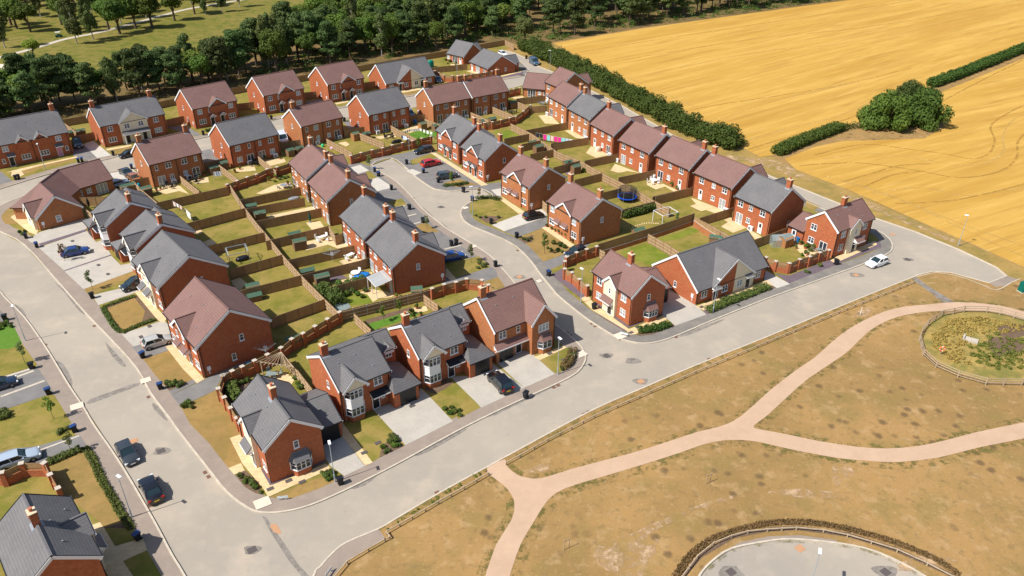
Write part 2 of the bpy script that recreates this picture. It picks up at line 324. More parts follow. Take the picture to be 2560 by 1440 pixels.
def smooth(pts, n=4, closed=True):
    k = len(pts); out = []
    for i in range(k if closed else k - 1):
        p = [pts[(i + j - 1) % k] if closed else pts[max(0, min(k - 1, i + j - 1))] for j in range(4)]
        for t in [j / n for j in range(n)]:
            out.append(0.5 * ((2*p[1]) + (p[2]-p[0])*t + (2*p[0]-5*p[1]+4*p[2]-p[3])*t*t + (3*p[1]-p[0]-3*p[2]+p[3])*t**3))
    if not closed: out.append(pts[-1])
    return out
def inside(p, poly):
    c = False; j = len(poly) - 1
    for i in range(len(poly)):
        a, b = poly[i], poly[j]
        if (a.y > p[1]) != (b.y > p[1]) and p[0] < (b.x - a.x) * (p[1] - a.y) / (b.y - a.y) + a.x: c = not c
        j = i
    return c
px = lambda L_, z=0: [g(x, y, z) for x, y in L_]
# outer edge of the road net, then the island of housing in the middle (kerb lines, followed round)
OUT_W = [(-300,560),(-190,575),(-110,625),(-50,680),(0,727),(15,745),(62,792),(112,862),(140,907),(175,965),(210,1017),(235,1060),(282,1127),(322,1190),(360,1255),(395,1317),(432,1387),(464,1440),(540,1590)]
OUT_S = [(742,1590),(782,1440),(800,1415),(830,1382),(865,1355),(945,1321),(990,1295),(1100,1230),(1225,1162),(1280,1132),(1475,1027),(1600,972),(1740,912),(1920,840),(2120,757),(2295,687)]
OUT_E = [(2330,678),(2377,681),(2472,707),(2516,689),(2490,668),(2400,625),(2290,580),(2190,546),(2046,488),(1923,439),(1800,389),(1680,337),(1634,309),(1597,289),(1560,267),(1530,252),(1477,226),(1430,203),(1385,181),(1346,166),(1320,148),(1283,131),(1262,126),(1252,137),(1285,144),(1306,158),(1322,174),(1314,189),(1258,199),(1150,218),(1039,238),(869,267),(709,294),(527,340),(332,381),(267,398),(212,409),(106,439),(70,450),(0,472),(-300,530)]
ISL = [(54,491),(150,459),(265,431),(332,420),(507,376),(696,326),(860,294),(1030,268),(1150,246),(1270,222),(1309,212),(1345,206),(1372,203),(1400,213),(1470,240),(1530,270),(1590,304),(1680,356),(1790,410),(1900,458),(2015,504),(2110,545),(2172,568),(2202,580),(2224,597),(2232,617),(2217,636),(2140,667),(1990,721),(1910,750),(1785,800),(1672,847),(1610,859),(1560,850),(1530,837),(1465,796),(1398,742),(1380,722),(1350,685),(1330,657),(1305,630),(1275,607),(1220,582),(1185,568),(1160,552),(1151,532),(1160,515),(1185,501),(1232,490),(1202,472),(1170,473),(1127,478),(1092,474),(1075,467),(1040,443),(1015,420),(978,395),(930,412),(990,452),(1030,492),(1050,515),(1090,550),(1127,577),(1185,612),(1227,640),(1265,680),(1300,722),(1345,768),(1387,809),(1417,832),(1445,857),(1460,877),(1465,899),(1445,930),(1400,956),(1310,997),(1225,1037),(1140,1080),(990,1162),(865,1225),(780,1262),(715,1279),(655,1282),(615,1268),(565,1229),(515,1167),(447,1080),(420,1042),(375,982),(340,920),(275,847),(215,785),(140,700),(60,612),(0,579),(-22,560),(-25,538),(0,515)]
RND = [(1700,1600),(1722,1500),(1750,1440),(1780,1405),(1830,1372),(1920,1354),(1982,1349),(2095,1359),(2195,1382),(2310,1440),(2400,1510),(2450,1600)]
outer = smooth(px(OUT_W), 3, False) + smooth(px(OUT_S), 3, False) + px(OUT_E)
isl = smooth(px(ISL), 3); rndl = smooth(px(RND), 3, False)
road_loops = [outer, isl, rndl]
def is_road(p): return (inside(p, outer) and not inside(p, isl)) or inside(p, rndl)
# one ground sheet with the roads let into it 0.1 m lower
V2 = []; ED = []
for lp in road_loops:
    n0 = len(V2); V2 += [q.to_2d() for q in lp]; ED += [(n0 + i, n0 + (i + 1) % len(lp)) for i in range(len(lp))]
n0 = len(V2); V2 += [Vector(q) for q in ((-1500,-200),(1500,-200),(1500,2500),(-1500,2500))]; ED += [(n0,n0+1),(n0+1,n0+2),(n0+2,n0+3),(n0+3,n0)]
vs, es, fs, _, _, _ = delaunay_2d_cdt(V2, ED, [], 0, 1e-4)
mg, mr_ = MB(), MB()
for f in fs:
    c = sum((vs[i] for i in f), Vector((0, 0))) / 3
    road_ = is_road(c); b = mr_ if road_ else mg; z = -0.1 if road_ else 0
    b.add([(vs[i].x, vs[i].y, z) for i in f], [tuple(range(len(f)))])
mg.build('ground', M['park'], kind='structure'); mr_.build('road', M['road'], kind='structure')
mk = MB()
for lp in road_loops:
    k = len(lp); ccw = sum(lp[i].x * lp[(i+1) % k].y - lp[(i+1) % k].x * lp[i].y for i in range(k)) > 0
    side = -1 if (ccw == (lp is not isl)) else 1     # towards the land
    nr = []
    for i in range(k):
        d = (lp[(i+1) % k] - lp[i-1]); d.z = 0; d.normalize(); nr.append(Vector((-d.y, d.x, 0)) * side)
    for i in range(k):
        j = (i + 1) % k
        if (lp[i] - lp[j]).length > 60: continue
        a, b = lp[i] - nr[i] * .03, lp[j] - nr[j] * .03; a2, b2 = lp[i] + nr[i] * .17, lp[j] + nr[j] * .17
        zt = Vector((0, 0, .05)); zb = Vector((0, 0, -.1))
        mk.add([a+zb, b+zb, b+zt, a+zt, a2+zt, b2+zt, a2, b2], [(0,1,2,3),(3,2,5,4),(4,5,7,6)])
mk.build('kerb', M['kerb'], kind='structure')
ZL = dict(base=.004, a=.012, b=.020, c=.028, d=.036, e=.044, f=.052)
LAID = {}
def free_z(z, P):
    bb = (min(p.x for p in P), max(p.x for p in P), min(p.y for p in P), max(p.y for p in P))
    while any(b[0] < bb[1] and bb[0] < b[1] and b[2] < bb[3] and bb[2] < b[3] for b in LAID.get(round(z * 10000), ())): z += .0016
    LAID.setdefault(round(z * 10000), []).append(bb); return z
def sheet(name, m, pts, lay='b', r=None, sm=0):
    z = ZL[lay] if isinstance(lay, str) else lay
    P = [gr(r, u, v, z) for u, v in pts] if r else [g(u, v, z) for u, v in pts]
    if sm: P = smooth(P, sm)
    z = free_z(z, P)
    for q in P: q.z = z
    return MB().poly(P).build(name, M[m], kind='structure')
def ribbon(name, m, pts, w, lay='c', sm=3, closed=False):
    """strip lying to the left of a ground line"""
    z = ZL[lay] if isinstance(lay, str) else lay
    P = smooth([g(x, y, z) for x, y in pts], sm, closed); b = MB(); nr = []
    for i in range(len(P)):
        d = P[min(i+1, len(P)-1)] - P[max(i-1, 0)]; d.z = 0; d.normalize(); nr.append(Vector((-d.y, d.x, 0)))
    z = free_z(z, P)
    for q in P: q.z = z
    for i in range(len(P) - 1): b.quad(P[i] , P[i+1], P[i+1] + nr[i+1] * w, P[i] + nr[i] * w)
    if w < 0: b.f = [f[::-1] for f in b.f]
    return b.build(name, M[m], kind='structure')
# far country
sheet('stubble_field', 'straw1', [(1384,108),(1500,172),(1600,222),(1700,272),(1800,322),(1862,372),(1900,392),(1930,388),(2020,352),(2110,322),(2180,290),(2240,246),(2330,215),(2560,128),(3300,-120),(3300,-190),(2140,-4),(1900,30),(1600,72)], 'a')
sheet('stubble_field', 'straw2', [(1962,397),(2040,366),(2110,352),(2200,350),(2310,346),(2360,320),(2345,262),(2330,240),(2560,146),(3300,-60),(3500,900),(2800,762),(2560,668),(2440,614),(2280,545),(2190,504),(2115,472),(1990,424)], 'a')
sheet('fairway', 'golf', [(-500,420),(-500,-60),(400,-160),(1500,-160),(1000,0),(820,60),(560,140),(400,165),(250,215),(60,260),(-100,330)], 'base')
sheet('wood_floor', 'floor', [(-500,640),(-500,440),(-100,330),(60,225),(250,200),(400,155),(560,120),(860,40),(1000,-30),(2300,-60),(2150,-4),(1600,70),(1380,106),(1300,112),(1262,104),(1205,113),(1062,140),(915,165),(760,192),(600,222),(420,262),(235,298),(152,312),(0,345)], 'a')
sheet('putting_green', 'turf', [(0,182),(40,168),(100,172),(106,188),(60,205),(0,206),(-80,200)], 'b', sm=3)
sheet('putting_green', 'turf', [(0,270),(28,268),(34,280),(0,292),(-60,290)], 'c', sm=3)
sheet('bunker', 'palepatch', [(-60,162),(0,160),(28,163),(28,170),(0,175),(-60,178)], 'b', sm=3)
M['track'] = mat('flattened_stubble', (.37,.205,.04), .95, c2=(.44,.25,.05), nscale=.6); M['trackl'] = mat('loose_straw', (.60,.40,.13), .95, c2=(.50,.31,.08), nscale=.8); ragged(M['track'], .5, .40, .62); ragged(M['trackl'], .5, .42, .64)
for m_, pts in (('track',[(2040,368+20),(2160,362),(2280,375),(2360,385),(2430,398),(2475,385),(2490,350),(2480,315),(2520,285),(2560,265),(2640,232)]),
  ('trackl',[(2060,398),(2180,385),(2300,398),(2400,415),(2470,408),(2512,380),(2510,345),(2530,305),(2580,278),(2660,245)]),('track',[(2000,415),(2140,408),(2280,425),(2400,445),(2500,430),(2545,395),(2550,350),(2600,310)]),
  ('track',[(2110,455),(2190,432),(2250,415),(2330,410)]),('track',[(2160,470),(2230,440),(2300,430)]),('trackl',[(2150,490),(2300,470),(2420,490),(2560,470)]),('track',[(2240,510),(2400,500),(2600,452)]),
  ('trackl',[(2060,440),(2200,480),(2400,560),(2600,630)]),('trackl',[(2100,452),(2260,505),(2440,590),(2600,660)]),
  ('track',[(1650,292),(1800,262),(1980,235),(2140,205),(2280,170)]),('trackl',[(1640,330-25),(1780,300),(1950,250),(2150,205)]),('trackl',[(1830,365),(1960,325),(2100,290),(2220,235),(2330,195)]),('track',[(1870,375),(2000,335),(2120,298),(2200,262)]),
  ('track',[(1500,160),(1680,130),(1900,96),(2150,70),(2400,30),(2600,-10)]),('track',[(1450,130),(1640,100),(1900,60),(2160,20),(2350,-10)]),('trackl',[(1560,215),(1700,275),(1830,330),(1900,375)]),('trackl',[(1520,175),(1640,225),(1740,270)]),('track',[(2330,270),(2430,215),(2560,150)]),('trackl',[(1700,170),(1900,130),(2100,110),(2300,75)])):
    ribbon('stubble_track', m_, pts, .55, 'b', 4)
ribbon('golf_path', 'conc', [(-60,165),(0,146),(60,130),(95,120),(120,113),(170,98),(260,80),(350,56),(430,34),(480,22),(560,8),(700,-14)], 2.4, 'b')
sheet('rough_verge', 'verge', [(1300,115),(1384,110),(1500,174),(1700,274),(1862,374),(1930,392),(1990,426),(2115,474),(2280,547),(2560,670),(2800,765),(2800,800),(2560,700),(2516,689),(2490,668),(2400,625),(2290,578),(2190,545),(2046,487),(1923,438),(1800,388),(1680,336),(1560,266),(1477,224),(1385,180),(1346,165),(1320,147),(1283,129)], 'base')
# middle of the place: the island of plots
sheet('plot_ground', 'lawn', [(x, y) for x, y in ISL], 'base')
sheet('plot_ground', 'lawn', [(-300,530),(0,472),(70,450),(212,409),(332,381),(527,340),(709,294),(869,267),(1039,238),(1150,218),(1258,199),(1314,189),(1322,174),(1306,158),(1285,144),(1240,132),(1288,114),(1262,101),(1205,112),(1062,139),(915,164),(760,191),(600,220),(420,260),(235,296),(152,308),(0,340),(-300,400)], 'b')
sheet('plot_ground', 'lawn', [(-50,680),(15,745),(62,792),(140,907),(210,1017),(282,1127),(360,1255),(432,1387),(500,1520),(-400,1520),(-400,700)], 'base')
# footways beside the kerbs
def foot(pts, w=2.0, m='pave', lay='a', sm=3): return ribbon('footway', m, pts, w, lay, sm)
foot([(1387,809),(1417,832),(1445,857),(1460,877),(1465,899),(1445,930),(1400,956),(1310,997),(1225,1037),(1140,1080),(990,1162),(865,1225),(780,1262),(715,1279),(655,1282),(615,1268),(565,1229),(515,1167),(447,1080),(420,1042),(375,982),(340,920),(275,847),(215,785),(140,700),(60,612),(0,579),(-22,560),(-25,538),(0,515),(54,491),(150,459),(265,431),(332,420)], -2.3)
foot([(930,412),(990,452),(1030,492),(1050,515),(1090,550),(1127,577),(1185,612),(1227,640),(1265,680),(1300,722),(1345,768),(1387,809)], -2.1)
foot([(2232,617),(2217,636),(2140,667),(1990,721),(1910,750),(1785,800),(1672,847),(1610,859),(1560,850),(1530,837),(1465,796),(1398,742),(1380,722),(1350,685),(1330,657),(1305,630),(1275,607),(1220,582),(1185,568),(1160,552),(1151,532),(1160,515),(1185,501),(1232,490)], -2.1, 'paved')
foot([(2015,504),(2110,545),(2172,568),(2202,580),(2224,597),(2232,617)], -2.1, 'paved')
foot([(1202,472),(1170,473),(1127,478),(1092,474),(1075,467),(1040,443),(1015,420),(978,395),(930,412)], -2.1, 'paved')
foot([(0,727),(15,745),(62,792),(112,862),(140,907),(175,965),(210,1017),(235,1060),(282,1127),(322,1190),(360,1255),(395,1317),(432,1387),(464,1440),(540,1590)], -2.3)
foot([(1314,189),(1258,199),(1150,218),(1039,238),(869,267),(709,294),(527,340),(332,381),(267,398),(212,409),(106,439),(70,450),(0,472)], -2.2, lay='c')
foot([(1322,174),(1314,189)], -2.2, 'paved', 'c'); foot([(1306,158),(1322,174)], -2.2, 'paved', 'c')
foot([(332,420),(507,376),(696,326),(860,294),(1030,268),(1150,246),(1270,222)], -2.0)
sheet('footway', 'pave', [(782,1440),(800,1415),(830,1382),(865,1355),(945,1321),(965,1348),(920,1368),(870,1400),(830,1440)], 'a')
# paths of the park
sheet('path', 'path', [(1180,1520),(1213,1440),(1240,1362),(1280,1297),(1286,1260),(1278,1236),(1258,1212),(1225,1187),(1218,1168),(1262,1148),(1268,1166),(1292,1186),(1317,1194),(1355,1195),(1430,1172),(1505,1152),(1605,1125),(1742,1080),(1800,1066),(1850,1042),(1920,980),(1945,960),(1990,925),(2035,895),(2077,857),(2115,827),(2157,802),(2207,780),(2257,767),(2320,761),(2395,755),(2470,760),(2520,768),(2600,792),(2700,830),(2700,858),(2600,812),(2545,795),(2470,777),(2357,777),(2295,782),(2245,792),(2207,807),(2170,830),(2137,862),(2105,890),(2020,947),(1960,1000),(1920,1037),(1893,1057),(1884,1067),(1898,1073),(1970,1086),(2045,1102),(2145,1117),(2220,1121),(2295,1115),(2370,1099),(2442,1080),(2560,1056),(2700,1030),(2700,1066),(2560,1096),(2445,1119),(2345,1144),(2245,1155),(2170,1152),(2095,1145),(1995,1127),(1920,1110),(1880,1102),(1817,1100),(1755,1112),(1705,1130),(1605,1162),(1505,1192),(1415,1220),(1370,1250),(1330,1312),(1302,1360),(1281,1417),(1272,1450),(1250,1520)], 'b', sm=2)
PATH1 = [(1213,1440),(1240,1362),(1280,1297),(1286,1260),(1278,1236),(1258,1212),(1228,1190)]
for pts, w_ in ((PATH1, .9), ([(1268,1166),(1292,1186),(1317,1194),(1355,1195),(1430,1172),(1505,1152),(1605,1125),(1742,1080),(1800,1066),(1850,1042),(1920,980),(1990,925),(2077,857),(2157,802),(2257,767),(2395,755),(2520,768),(2600,792)], .8),
   ([(2357,777),(2295,782),(2245,792),(2207,807),(2170,830),(2137,862),(2105,890),(2020,947),(1960,1000),(1920,1037),(1893,1057)], .9), ([(1884,1067),(1898,1073),(1970,1086),(2045,1102),(2145,1117),(2220,1121),(2295,1115),(2370,1099),(2442,1080),(2560,1056)], .9),
   ([(2560,1096),(2445,1119),(2345,1144),(2245,1155),(2170,1152),(2095,1145),(1995,1127),(1920,1110),(1880,1102),(1817,1100),(1755,1112),(1705,1130),(1605,1162),(1505,1192),(1415,1220),(1370,1250),(1330,1312),(1302,1360),(1281,1417),(1272,1450)], 1.2)):
    P_ = pts; ribbon('path_fringe', 'fringe', P_, w_ * .6, .0245 + .0, 3); ribbon('path_fringe', 'fringe', P_[::-1], w_, .0, 3) if False else ribbon('path_fringe', 'fringe', P_, w_, .0085, 3)
ribbon('verge_fringe', 'fringe', [(945,1321),(990,1295),(1100,1230),(1220,1165)], -1.2, 'a'); ribbon('verge_fringe', 'fringe', [(1280,1132),(1475,1027),(1600,972),(1740,912),(1920,840),(2120,757),(2280,692)], -1.1, 'a')
ribbon('verge_fringe', 'fringe', [(1750,1437),(1780,1402),(1830,1369),(1920,1351),(1982,1346),(2095,1356),(2195,1379),(2305,1436)], -.0001 - .5, 'c')
sheet('path', 'tar', [(2275,695),(2290,692),(2320,715),(2387,755),(2357,757),(2320,727),(2290,705)], 'a')
ribbon('path_edging', 'kerb', [(2295,692),(2318,686),(2345,682),(2400,692),(2450,710),(2492,725),(2530,706),(2552,697)], .15, 'b')
sheet('hardstanding', 'pave', [(2472,707),(2516,689),(2543,698),(2515,713),(2490,718)], 'a')
# roundabout verge
sheet('rough_verge', 'soil', [(1700,1440),(1745,1386),(1830,1336),(1920,1318),(1992,1314),(2120,1331),(2245,1369),(2395,1440),(2375,1440),(2240,1380),(2120,1342),(1992,1325),(1920,1329),(1835,1346),(1755,1394),(1715,1440)], 'a')
for wp in ([(1485,1390),(1500,1360),(1545,1342),(1590,1335),(1640,1345),(1660,1365),(1625,1395),(1610,1425),(1600,1450),(1550,1450),(1510,1420)],
   [(1560,1345),(1600,1325),(1640,1305),(1680,1290),(1740,1265),(1790,1248),(1830,1238),(1832,1246),(1790,1258),(1730,1282),(1680,1305),(1640,1325),(1600,1345)],
   [(2085,1160),(2120,1162),(2135,1185),(2120,1215),(2105,1205),(2090,1215),(2080,1190)],[(1320,1172),(1350,1160),(1380,1165),(1365,1178),(1335,1182)],
   [(2130,790),(2160,770),(2190,775),(2170,790)],[(1920,1230),(1990,1222),(2070,1228),(2110,1240),(2040,1245),(1960,1240)],[(2230,1420),(2330,1380),(2400,1395),(2330,1425)],
   [(1790,385),(1870,392),(1935,400),(1990,425),(2030,450),(1980,440),(1900,412),(1830,398)],[(2100,480),(2180,508),(2280,552),(2400,605),(2380,606),(2260,556),(2160,512)]):
    sheet('worn_patch', 'worn', wp, 'b', sm=3)
sheet('worn_footway', 'pave', [(1745,1436),(1790,1390),(1850,1356),(1920,1341),(2000,1338),(2090,1350),(2095,1357),(1982,1348),(1920,1353),(1830,1371),(1780,1404),(1752,1436)], 'a')
# pond basin
M['pond'] = grass('pond_bank_grass', (.38,.27,.085), (.27,.20,.06), (.13,.15,.035), (.17,.115,.05), .7, .2)
sheet('pond_bank', 'pond', [(2310,838),(2330,805),(2365,785),(2420,780),(2480,783),(2560,800),(2640,840),(2680,890),(2640,935),(2560,952),(2470,950),(2400,932),(2345,905),(2318,872)], 'a', sm=3)
sheet('pond_mud', 'soil', [(2470,850),(2500,842),(2545,850),(2560,868),(2540,885),(2500,890),(2475,872)], 'b', sm=3)
sheet('pond_mud', 'soil', [(2500,815),(2560,812),(2580,832),(2530,845),(2495,835)], 'b', sm=3)
# ================================================================= DRIVES, PATHS, LAWNS OF THE PLOTS
def SH(name, m, lay, r, *pts): return sheet(name, m, list(pts), lay, r)
# house on the front corner
SH('garden_path','slabs','d','J',(218,780),(335,738),(480,1000),(640,1250),(1180,1035),(1232,1085),(600,1370),(556,1290),(347,1040))
SH('garden_path','slabs','d','J',(205,1080),(330,1030),(368,1105),(262,1145))
SH('slate_bed','slate','e','J',(525,1085),(620,1255),(1180,1020),(1165,990),(640,1190),(560,1085))
SH('front_lawn','lawnd','b','J',(0,330),(75,300),(300,720),(218,780),(345,1030),(205,1080),(100,950),(0,818))
SH('front_lawn','lawnd','b','J',(610,1370),(1120,1170),(1265,1190),(1265,1215),(1100,1290),(850,1378),(690,1385))
SH('flower_bed','soil','c','J',(265,1145),(370,1100),(480,1200),(555,1350),(470,1330),(370,1270))
SH('driveway','block','c','J',(1155,840),(1345,765),(1568,1060),(1365,1160),(1225,1060),(1175,980))
SH('garden_path','slabs','d','J',(1318,630),(1345,628),(1648,1025),(1572,1056),(1345,765))
SH('front_lawn','lawn','b','J',(1345,628),(1640,500),(1975,852),(1720,975),(1645,1020))
SH('driveway','block','c','J',(1650,495),(1830,430),(2095,400),(2120,285),(2200,350),(2450,612),(1975,852))
SH('flower_bed','soil','c','J',(1960,860),(1880,765),(1740,850),(1715,975))
SH('side_path','slabs','c','J',(2105,400),(2125,275),(2195,345),(2180,370))
SH('front_lawn','lawn','b','K',(1325,1205),(1580,1110),(1845,1355),(1620,1470),(1600,1430))
SH('flower_bed','soil','c','K',(1280,1175),(1500,1050),(1575,1105),(1500,1165),(1400,1212),(1330,1212))
SH('driveway','block','c','K',(1540,1045),(1720,1040),(1950,900),(2280,1160),(1855,1356))
SH('driveway','block','d','L',(575,915),(870,770),(1150,1020),(840,1160))
SH('front_lawn','lawn','b','L',(1000,875),(1270,755),(1335,800),(1330,860),(1290,940),(1190,1010),(1150,1012))
SH('garden_path','slabs','d','L',(940,850),(1235,735),(1268,755),(1000,880))
# corner house and its neighbour by the park road
SH('garden_path','slabs','d','M',(365,822),(440,792),(500,880),(850,1130),(1200,995),(1235,1048),(1090,1092),(915,1180),(860,1187),(830,1150),(490,945))
SH('slate_bed','slate','c','M',(80,585),(190,520),(230,600),(430,760),(440,795),(365,822),(210,700),(100,610))
SH('slate_bed','slate','e','M',(495,870),(840,1118),(1190,985),(1180,970),(850,1100),(520,860))
SH('slate_bed','slate','c','M',(490,945),(830,1150),(800,1150),(560,1000))
SH('driveway','block','c','M',(1180,985),(1200,840),(1255,735),(1520,892),(1625,985),(1312,1097))
SH('hedge_bed','soil','c','M',(915,1187),(1290,1075),(1305,1098),(1080,1185),(960,1198))
SH('garden_path','slabs','d','M',(1515,905),(1860,775),(2230,640),(2290,690),(1600,945))
SH('slate_bed','slate','c','M',(1585,940),(1640,925),(1640,980),(1625,982))
SH('hedge_bed','soil','c','M',(1640,930),(2270,690),(2320,715),(1640,980))
SH('driveway','pale','c','M',(2200,640),(2210,540),(2460,680),(2330,722))
SH('slate_bed','slate','c','G',(1190,1215),(1330,1235),(1740,1075),(2100,900),(2240,890),(2255,950),(2000,1050),(1330,1312))
SH('garden_path','slabs','d','G',(1740,1085),(1850,1020),(2190,890),(2212,925),(1850,1085),(1775,1103))
SH('grass_island','verge','c','G',(1500,480),(1642,545),(1570,590),(1490,540))
# left road, right-hand side
SH('corner_garden','lawnd','b','O1',(60,1230),(30,1280),(40,1350),(110,1440),(330,1440),(420,1150),(360,1020),(200,1100))
SH('garden_path','slabs','c','E',(105,650),(235,570),(300,640),(380,780),(365,830),(285,800))
SH('driveway','block','c','E',(275,875),(400,800),(860,660),(900,700),(860,770),(395,915),(310,905))
SH('slate_strip','slate','c','E',(395,915),(860,770),(868,790),(400,942))
SH('driveway','block','c','E',(385,955),(870,790),(960,900),(1020,880),(1110,1025),(640,1183))
SH('slate_strip','slate','d','E',(640,1183),(1110,1025),(1112,1034),(645,1192))
SH('driveway','block','c','E',(645,1192),(1112,1036),(1205,1130),(1330,1105),(1352,1182),(835,1372))
SH('front_lawn','lawnd','b','E',(840,1372),(1355,1182),(1372,1228),(935,1428),(895,1440))
SH('driveway','block','c','H',(895,120),(935,148),(1230,78),(1410,108),(985,252))
SH('hedge_bed','soil','a','H',(1010,290),(1365,150),(1585,400),(1215,535),(1120,430))
SH('front_lawn','lawnd','b','H',(1075,285),(1345,178),(1450,310),(1420,420),(1230,500),(1120,380))
SH('garden_path','slabs','d','H',(1345,118),(1410,108),(1665,385),(1640,430),(1575,400))
SH('driveway','block','c','H',(1215,540),(1640,400),(1700,470),(1720,600),(1330,662))
SH('driveway','drv','c','H',(1325,668),(1730,545),(1745,640),(1445,765),(1400,770))
SH('side_path','drv','d','H',(1400,785),(1655,672),(1695,700),(1440,788))
SH('garden_path','slabs','d','H',(1655,665),(1735,640),(2045,990),(1970,1032),(1830,890))
SH('front_lawn','lawnd','b','H',(1430,790),(1695,700),(1955,985),(1690,1105),(1560,960))
SH('flower_bed','soil','c','H',(1640,1045),(1800,1000),(1840,1035),(1690,1105))
SH('side_path','drv','d','H',(1690,1110),(1935,990),(1975,1020),(1715,1148))
SH('driveway','drv','c','H',(1715,1152),(2045,995),(2215,910),(2450,790),(2560,760),(2560,830),(2200,1010),(2150,1105),(1805,1265))
SH('front_lawn','lawnd','b','H',(1810,1268),(2150,1110),(2340,1440),(2420,1560),(2380,1640),(2100,1640),(1900,1440))
# left road, left-hand side
SH('driveway','drv','c','H',(-200,260),(0,300),(60,360),(100,405),(0,420),(-200,420))
SH('front_lawn','turf','b','H',(-200,470),(120,425),(225,640),(80,690),(0,690),(-200,720))
SH('front_lawn','lawn','b','H',(-200,720),(0,690),(80,690),(225,640),(375,850),(0,968),(-200,1030))
SH('driveway','drv','c','H',(-200,1035),(290,882),(382,882),(540,1128),(0,1310),(-200,1380))
for a_, b_ in (((85,990),(330,900)),((0,1160),(440,1000)),((0,975),(290,885))):
    SH('paving_line','kerb','d','H',a_,b_,(b_[0]+12,b_[1]+12),(a_[0]+12,a_[1]+12))
SH('front_lawn','lawn','b','H',(-200,1385),(0,1318),(540,1145),(715,1430),(640,1470),(420,1545),(0,1700),(-200,1760))
SH('driveway','drv','c','I',(-200,270),(100,170),(380,140),(790,25),(872,145),(480,312),(-200,400))
SH('paving_line','kerb','d','I',(370,185),(790,30),(796,42),(378,195))
SH('hedge_bed','soil','a','I',(480,315),(860,150),(940,250),(1340,965),(1040,960),(600,400))
SH('front_lawn','lawnd','b','I',(490,325),(820,190),(900,330),(1230,900),(1040,955),(1000,900),(870,800),(600,600),(520,420))
SH('garden_path','slabs','d','I',(905,935),(1000,900),(1045,965),(1150,1142),(1430,1060),(1472,1180),(1230,1290),(1330,1440),(1150,1560),(1000,1300),(1010,1150))
SH('front_lawn','lawn','c','I',(1045,962),(1335,968),(1345,1050),(1150,1140))
SH('front_lawn','lawn','c','I',(1228,1292),(1470,1182),(1615,1440),(1600,1560),(1400,1560))
# winding close, left-hand side
SH('parking_court','drv','a','D',(800,140),(1045,110),(1150,150),(1470,430),(1800,760),(2080,960),(2400,1180),(2440,1330),(1900,1400),(1700,1000),(1300,600))
SH('driveway','pale','c','D',(945,155),(1045,128),(1130,185),(1020,217))
SH('front_lawn','lawn','c','D',(1092,200),(1142,190),(1212,255),(1130,277))
SH('driveway','pale','c','O4',(1780,880),(1960,825),(2200,985),(2190,1045),(1920,1110),(1830,1000))
SH('front_lawn','lawn','c','D',(1310,498),(1458,465),(1512,530),(1385,548))
SH('front_lawn','lawnd','c','D',(1595,735),(1700,702),(1832,800),(1690,812))
SH('front_lawn','lawn','c','D',(1895,1115),(2230,1042),(2345,1150),(1990,1262),(1900,1170))
SH('garden_path','slabs','d','D',(1905,1160),(2000,1262),(1950,1285),(1895,1240))
SH('front_lawn','lawnd','c','D',(2285,1295),(2420,1250),(2485,1340),(2340,1385))
for a_, b_ in (((1500,640),(1600,615)),((1560,720),(1660,690)),((1880,968),(2050,928)),((1370,560),(1490,530))):
    SH('paving_line','kerb','e','D',a_,b_,(b_[0]+6,b_[1]+8),(a_[0]+6,a_[1]+8))
# winding close, right-hand side
SH('parking_court','drv','a','D',(1345,40),(1400,26),(1730,-40),(2330,330),(2400,400),(2500,500),(2250,370),(2120,350),(1950,380),(1740,340))
SH('front_lawn','lawn','c','D',(1535,85),(1740,15),(1830,50),(1570,130))
SH('flower_bed','lawnd','c','D',(1870,310),(2030,270),(2220,325),(2000,352))
SH('garden_path','slabs','d','D',(1738,5),(1795,8),(2320,328),(2255,338))
SH('pale_patch','pale','b','D',(1495,195),(1560,170),(1655,205),(1590,235))
SH('driveway','drv','b','F',(480,325),(700,300),(700,430),(640,450))
SH('driveway','pale','c','F',(590,380),(690,362),(695,440),(650,435))
SH('front_lawn','lawn','b','F',(372,600),(380,510),(430,480),(650,458),(740,510),(880,602),(620,700),(560,712),(440,650))
SH('flower_bed','soil','c','F',(440,640),(620,640),(720,650),(600,712),(540,705))
SH('garden_path','slabs','d','F',(645,450),(700,448),(930,600),(870,618))
SH('driveway','pale','c','F',(598,730),(900,612),(1150,560),(1145,650),(720,792))
SH('driveway','drv','b','F',(722,794),(1148,652),(1150,740),(862,852))
SH('front_lawn','lawnd','b','F',(862,865),(1100,765),(1140,760),(1400,950),(1320,1022),(1112,1095),(960,930))
SH('garden_path','slabs','d','F',(1098,760),(1150,738),(1425,930),(1380,952))
SH('flower_bed','soil','c','F',(870,870),(1015,828),(1005,895),(930,915))
SH('driveway','drv','b','F',(1115,1098),(1325,1022),(1400,960),(1600,900),(1480,1010),(1310,1120),(1165,1182))
# back road
SH('garden_path','slabs','d','A',(60,925),(205,885),(765,762),(775,775),(430,850),(230,905))
SH('garden_path','slabs','d','A',(120,905),(205,895),(240,945),(180,975),(110,960))
SH('front_lawn','lawnd','c','A',(215,905),(720,788),(745,805),(430,880),(240,948))
SH('driveway','drv','c','A',(-100,930),(10,915),(125,1010),(40,1035),(-100,1060))
SH('driveway','drv','c','A',(700,700),(840,640),(968,778),(850,800),(745,770))
SH('driveway','pale','d','A',(830,640),(935,608),(1112,752),(972,780))
SH('garden_path','slabs','d','A',(1055,690),(1310,645),(1320,660),(1075,706))
SH('front_lawn','lawnd','c','A',(1080,708),(1320,665),(1325,705),(1150,755))
SH('driveway','drv','c','A',(1660,470),(1850,450),(2010,548),(1950,560))
SH('front_lawn','lawn','c','A',(1975,520),(2090,490),(2110,520),(2010,545))
SH('driveway','pale','c','E',(1090,215),(1330,172),(1400,240),(1290,290),(1140,270))
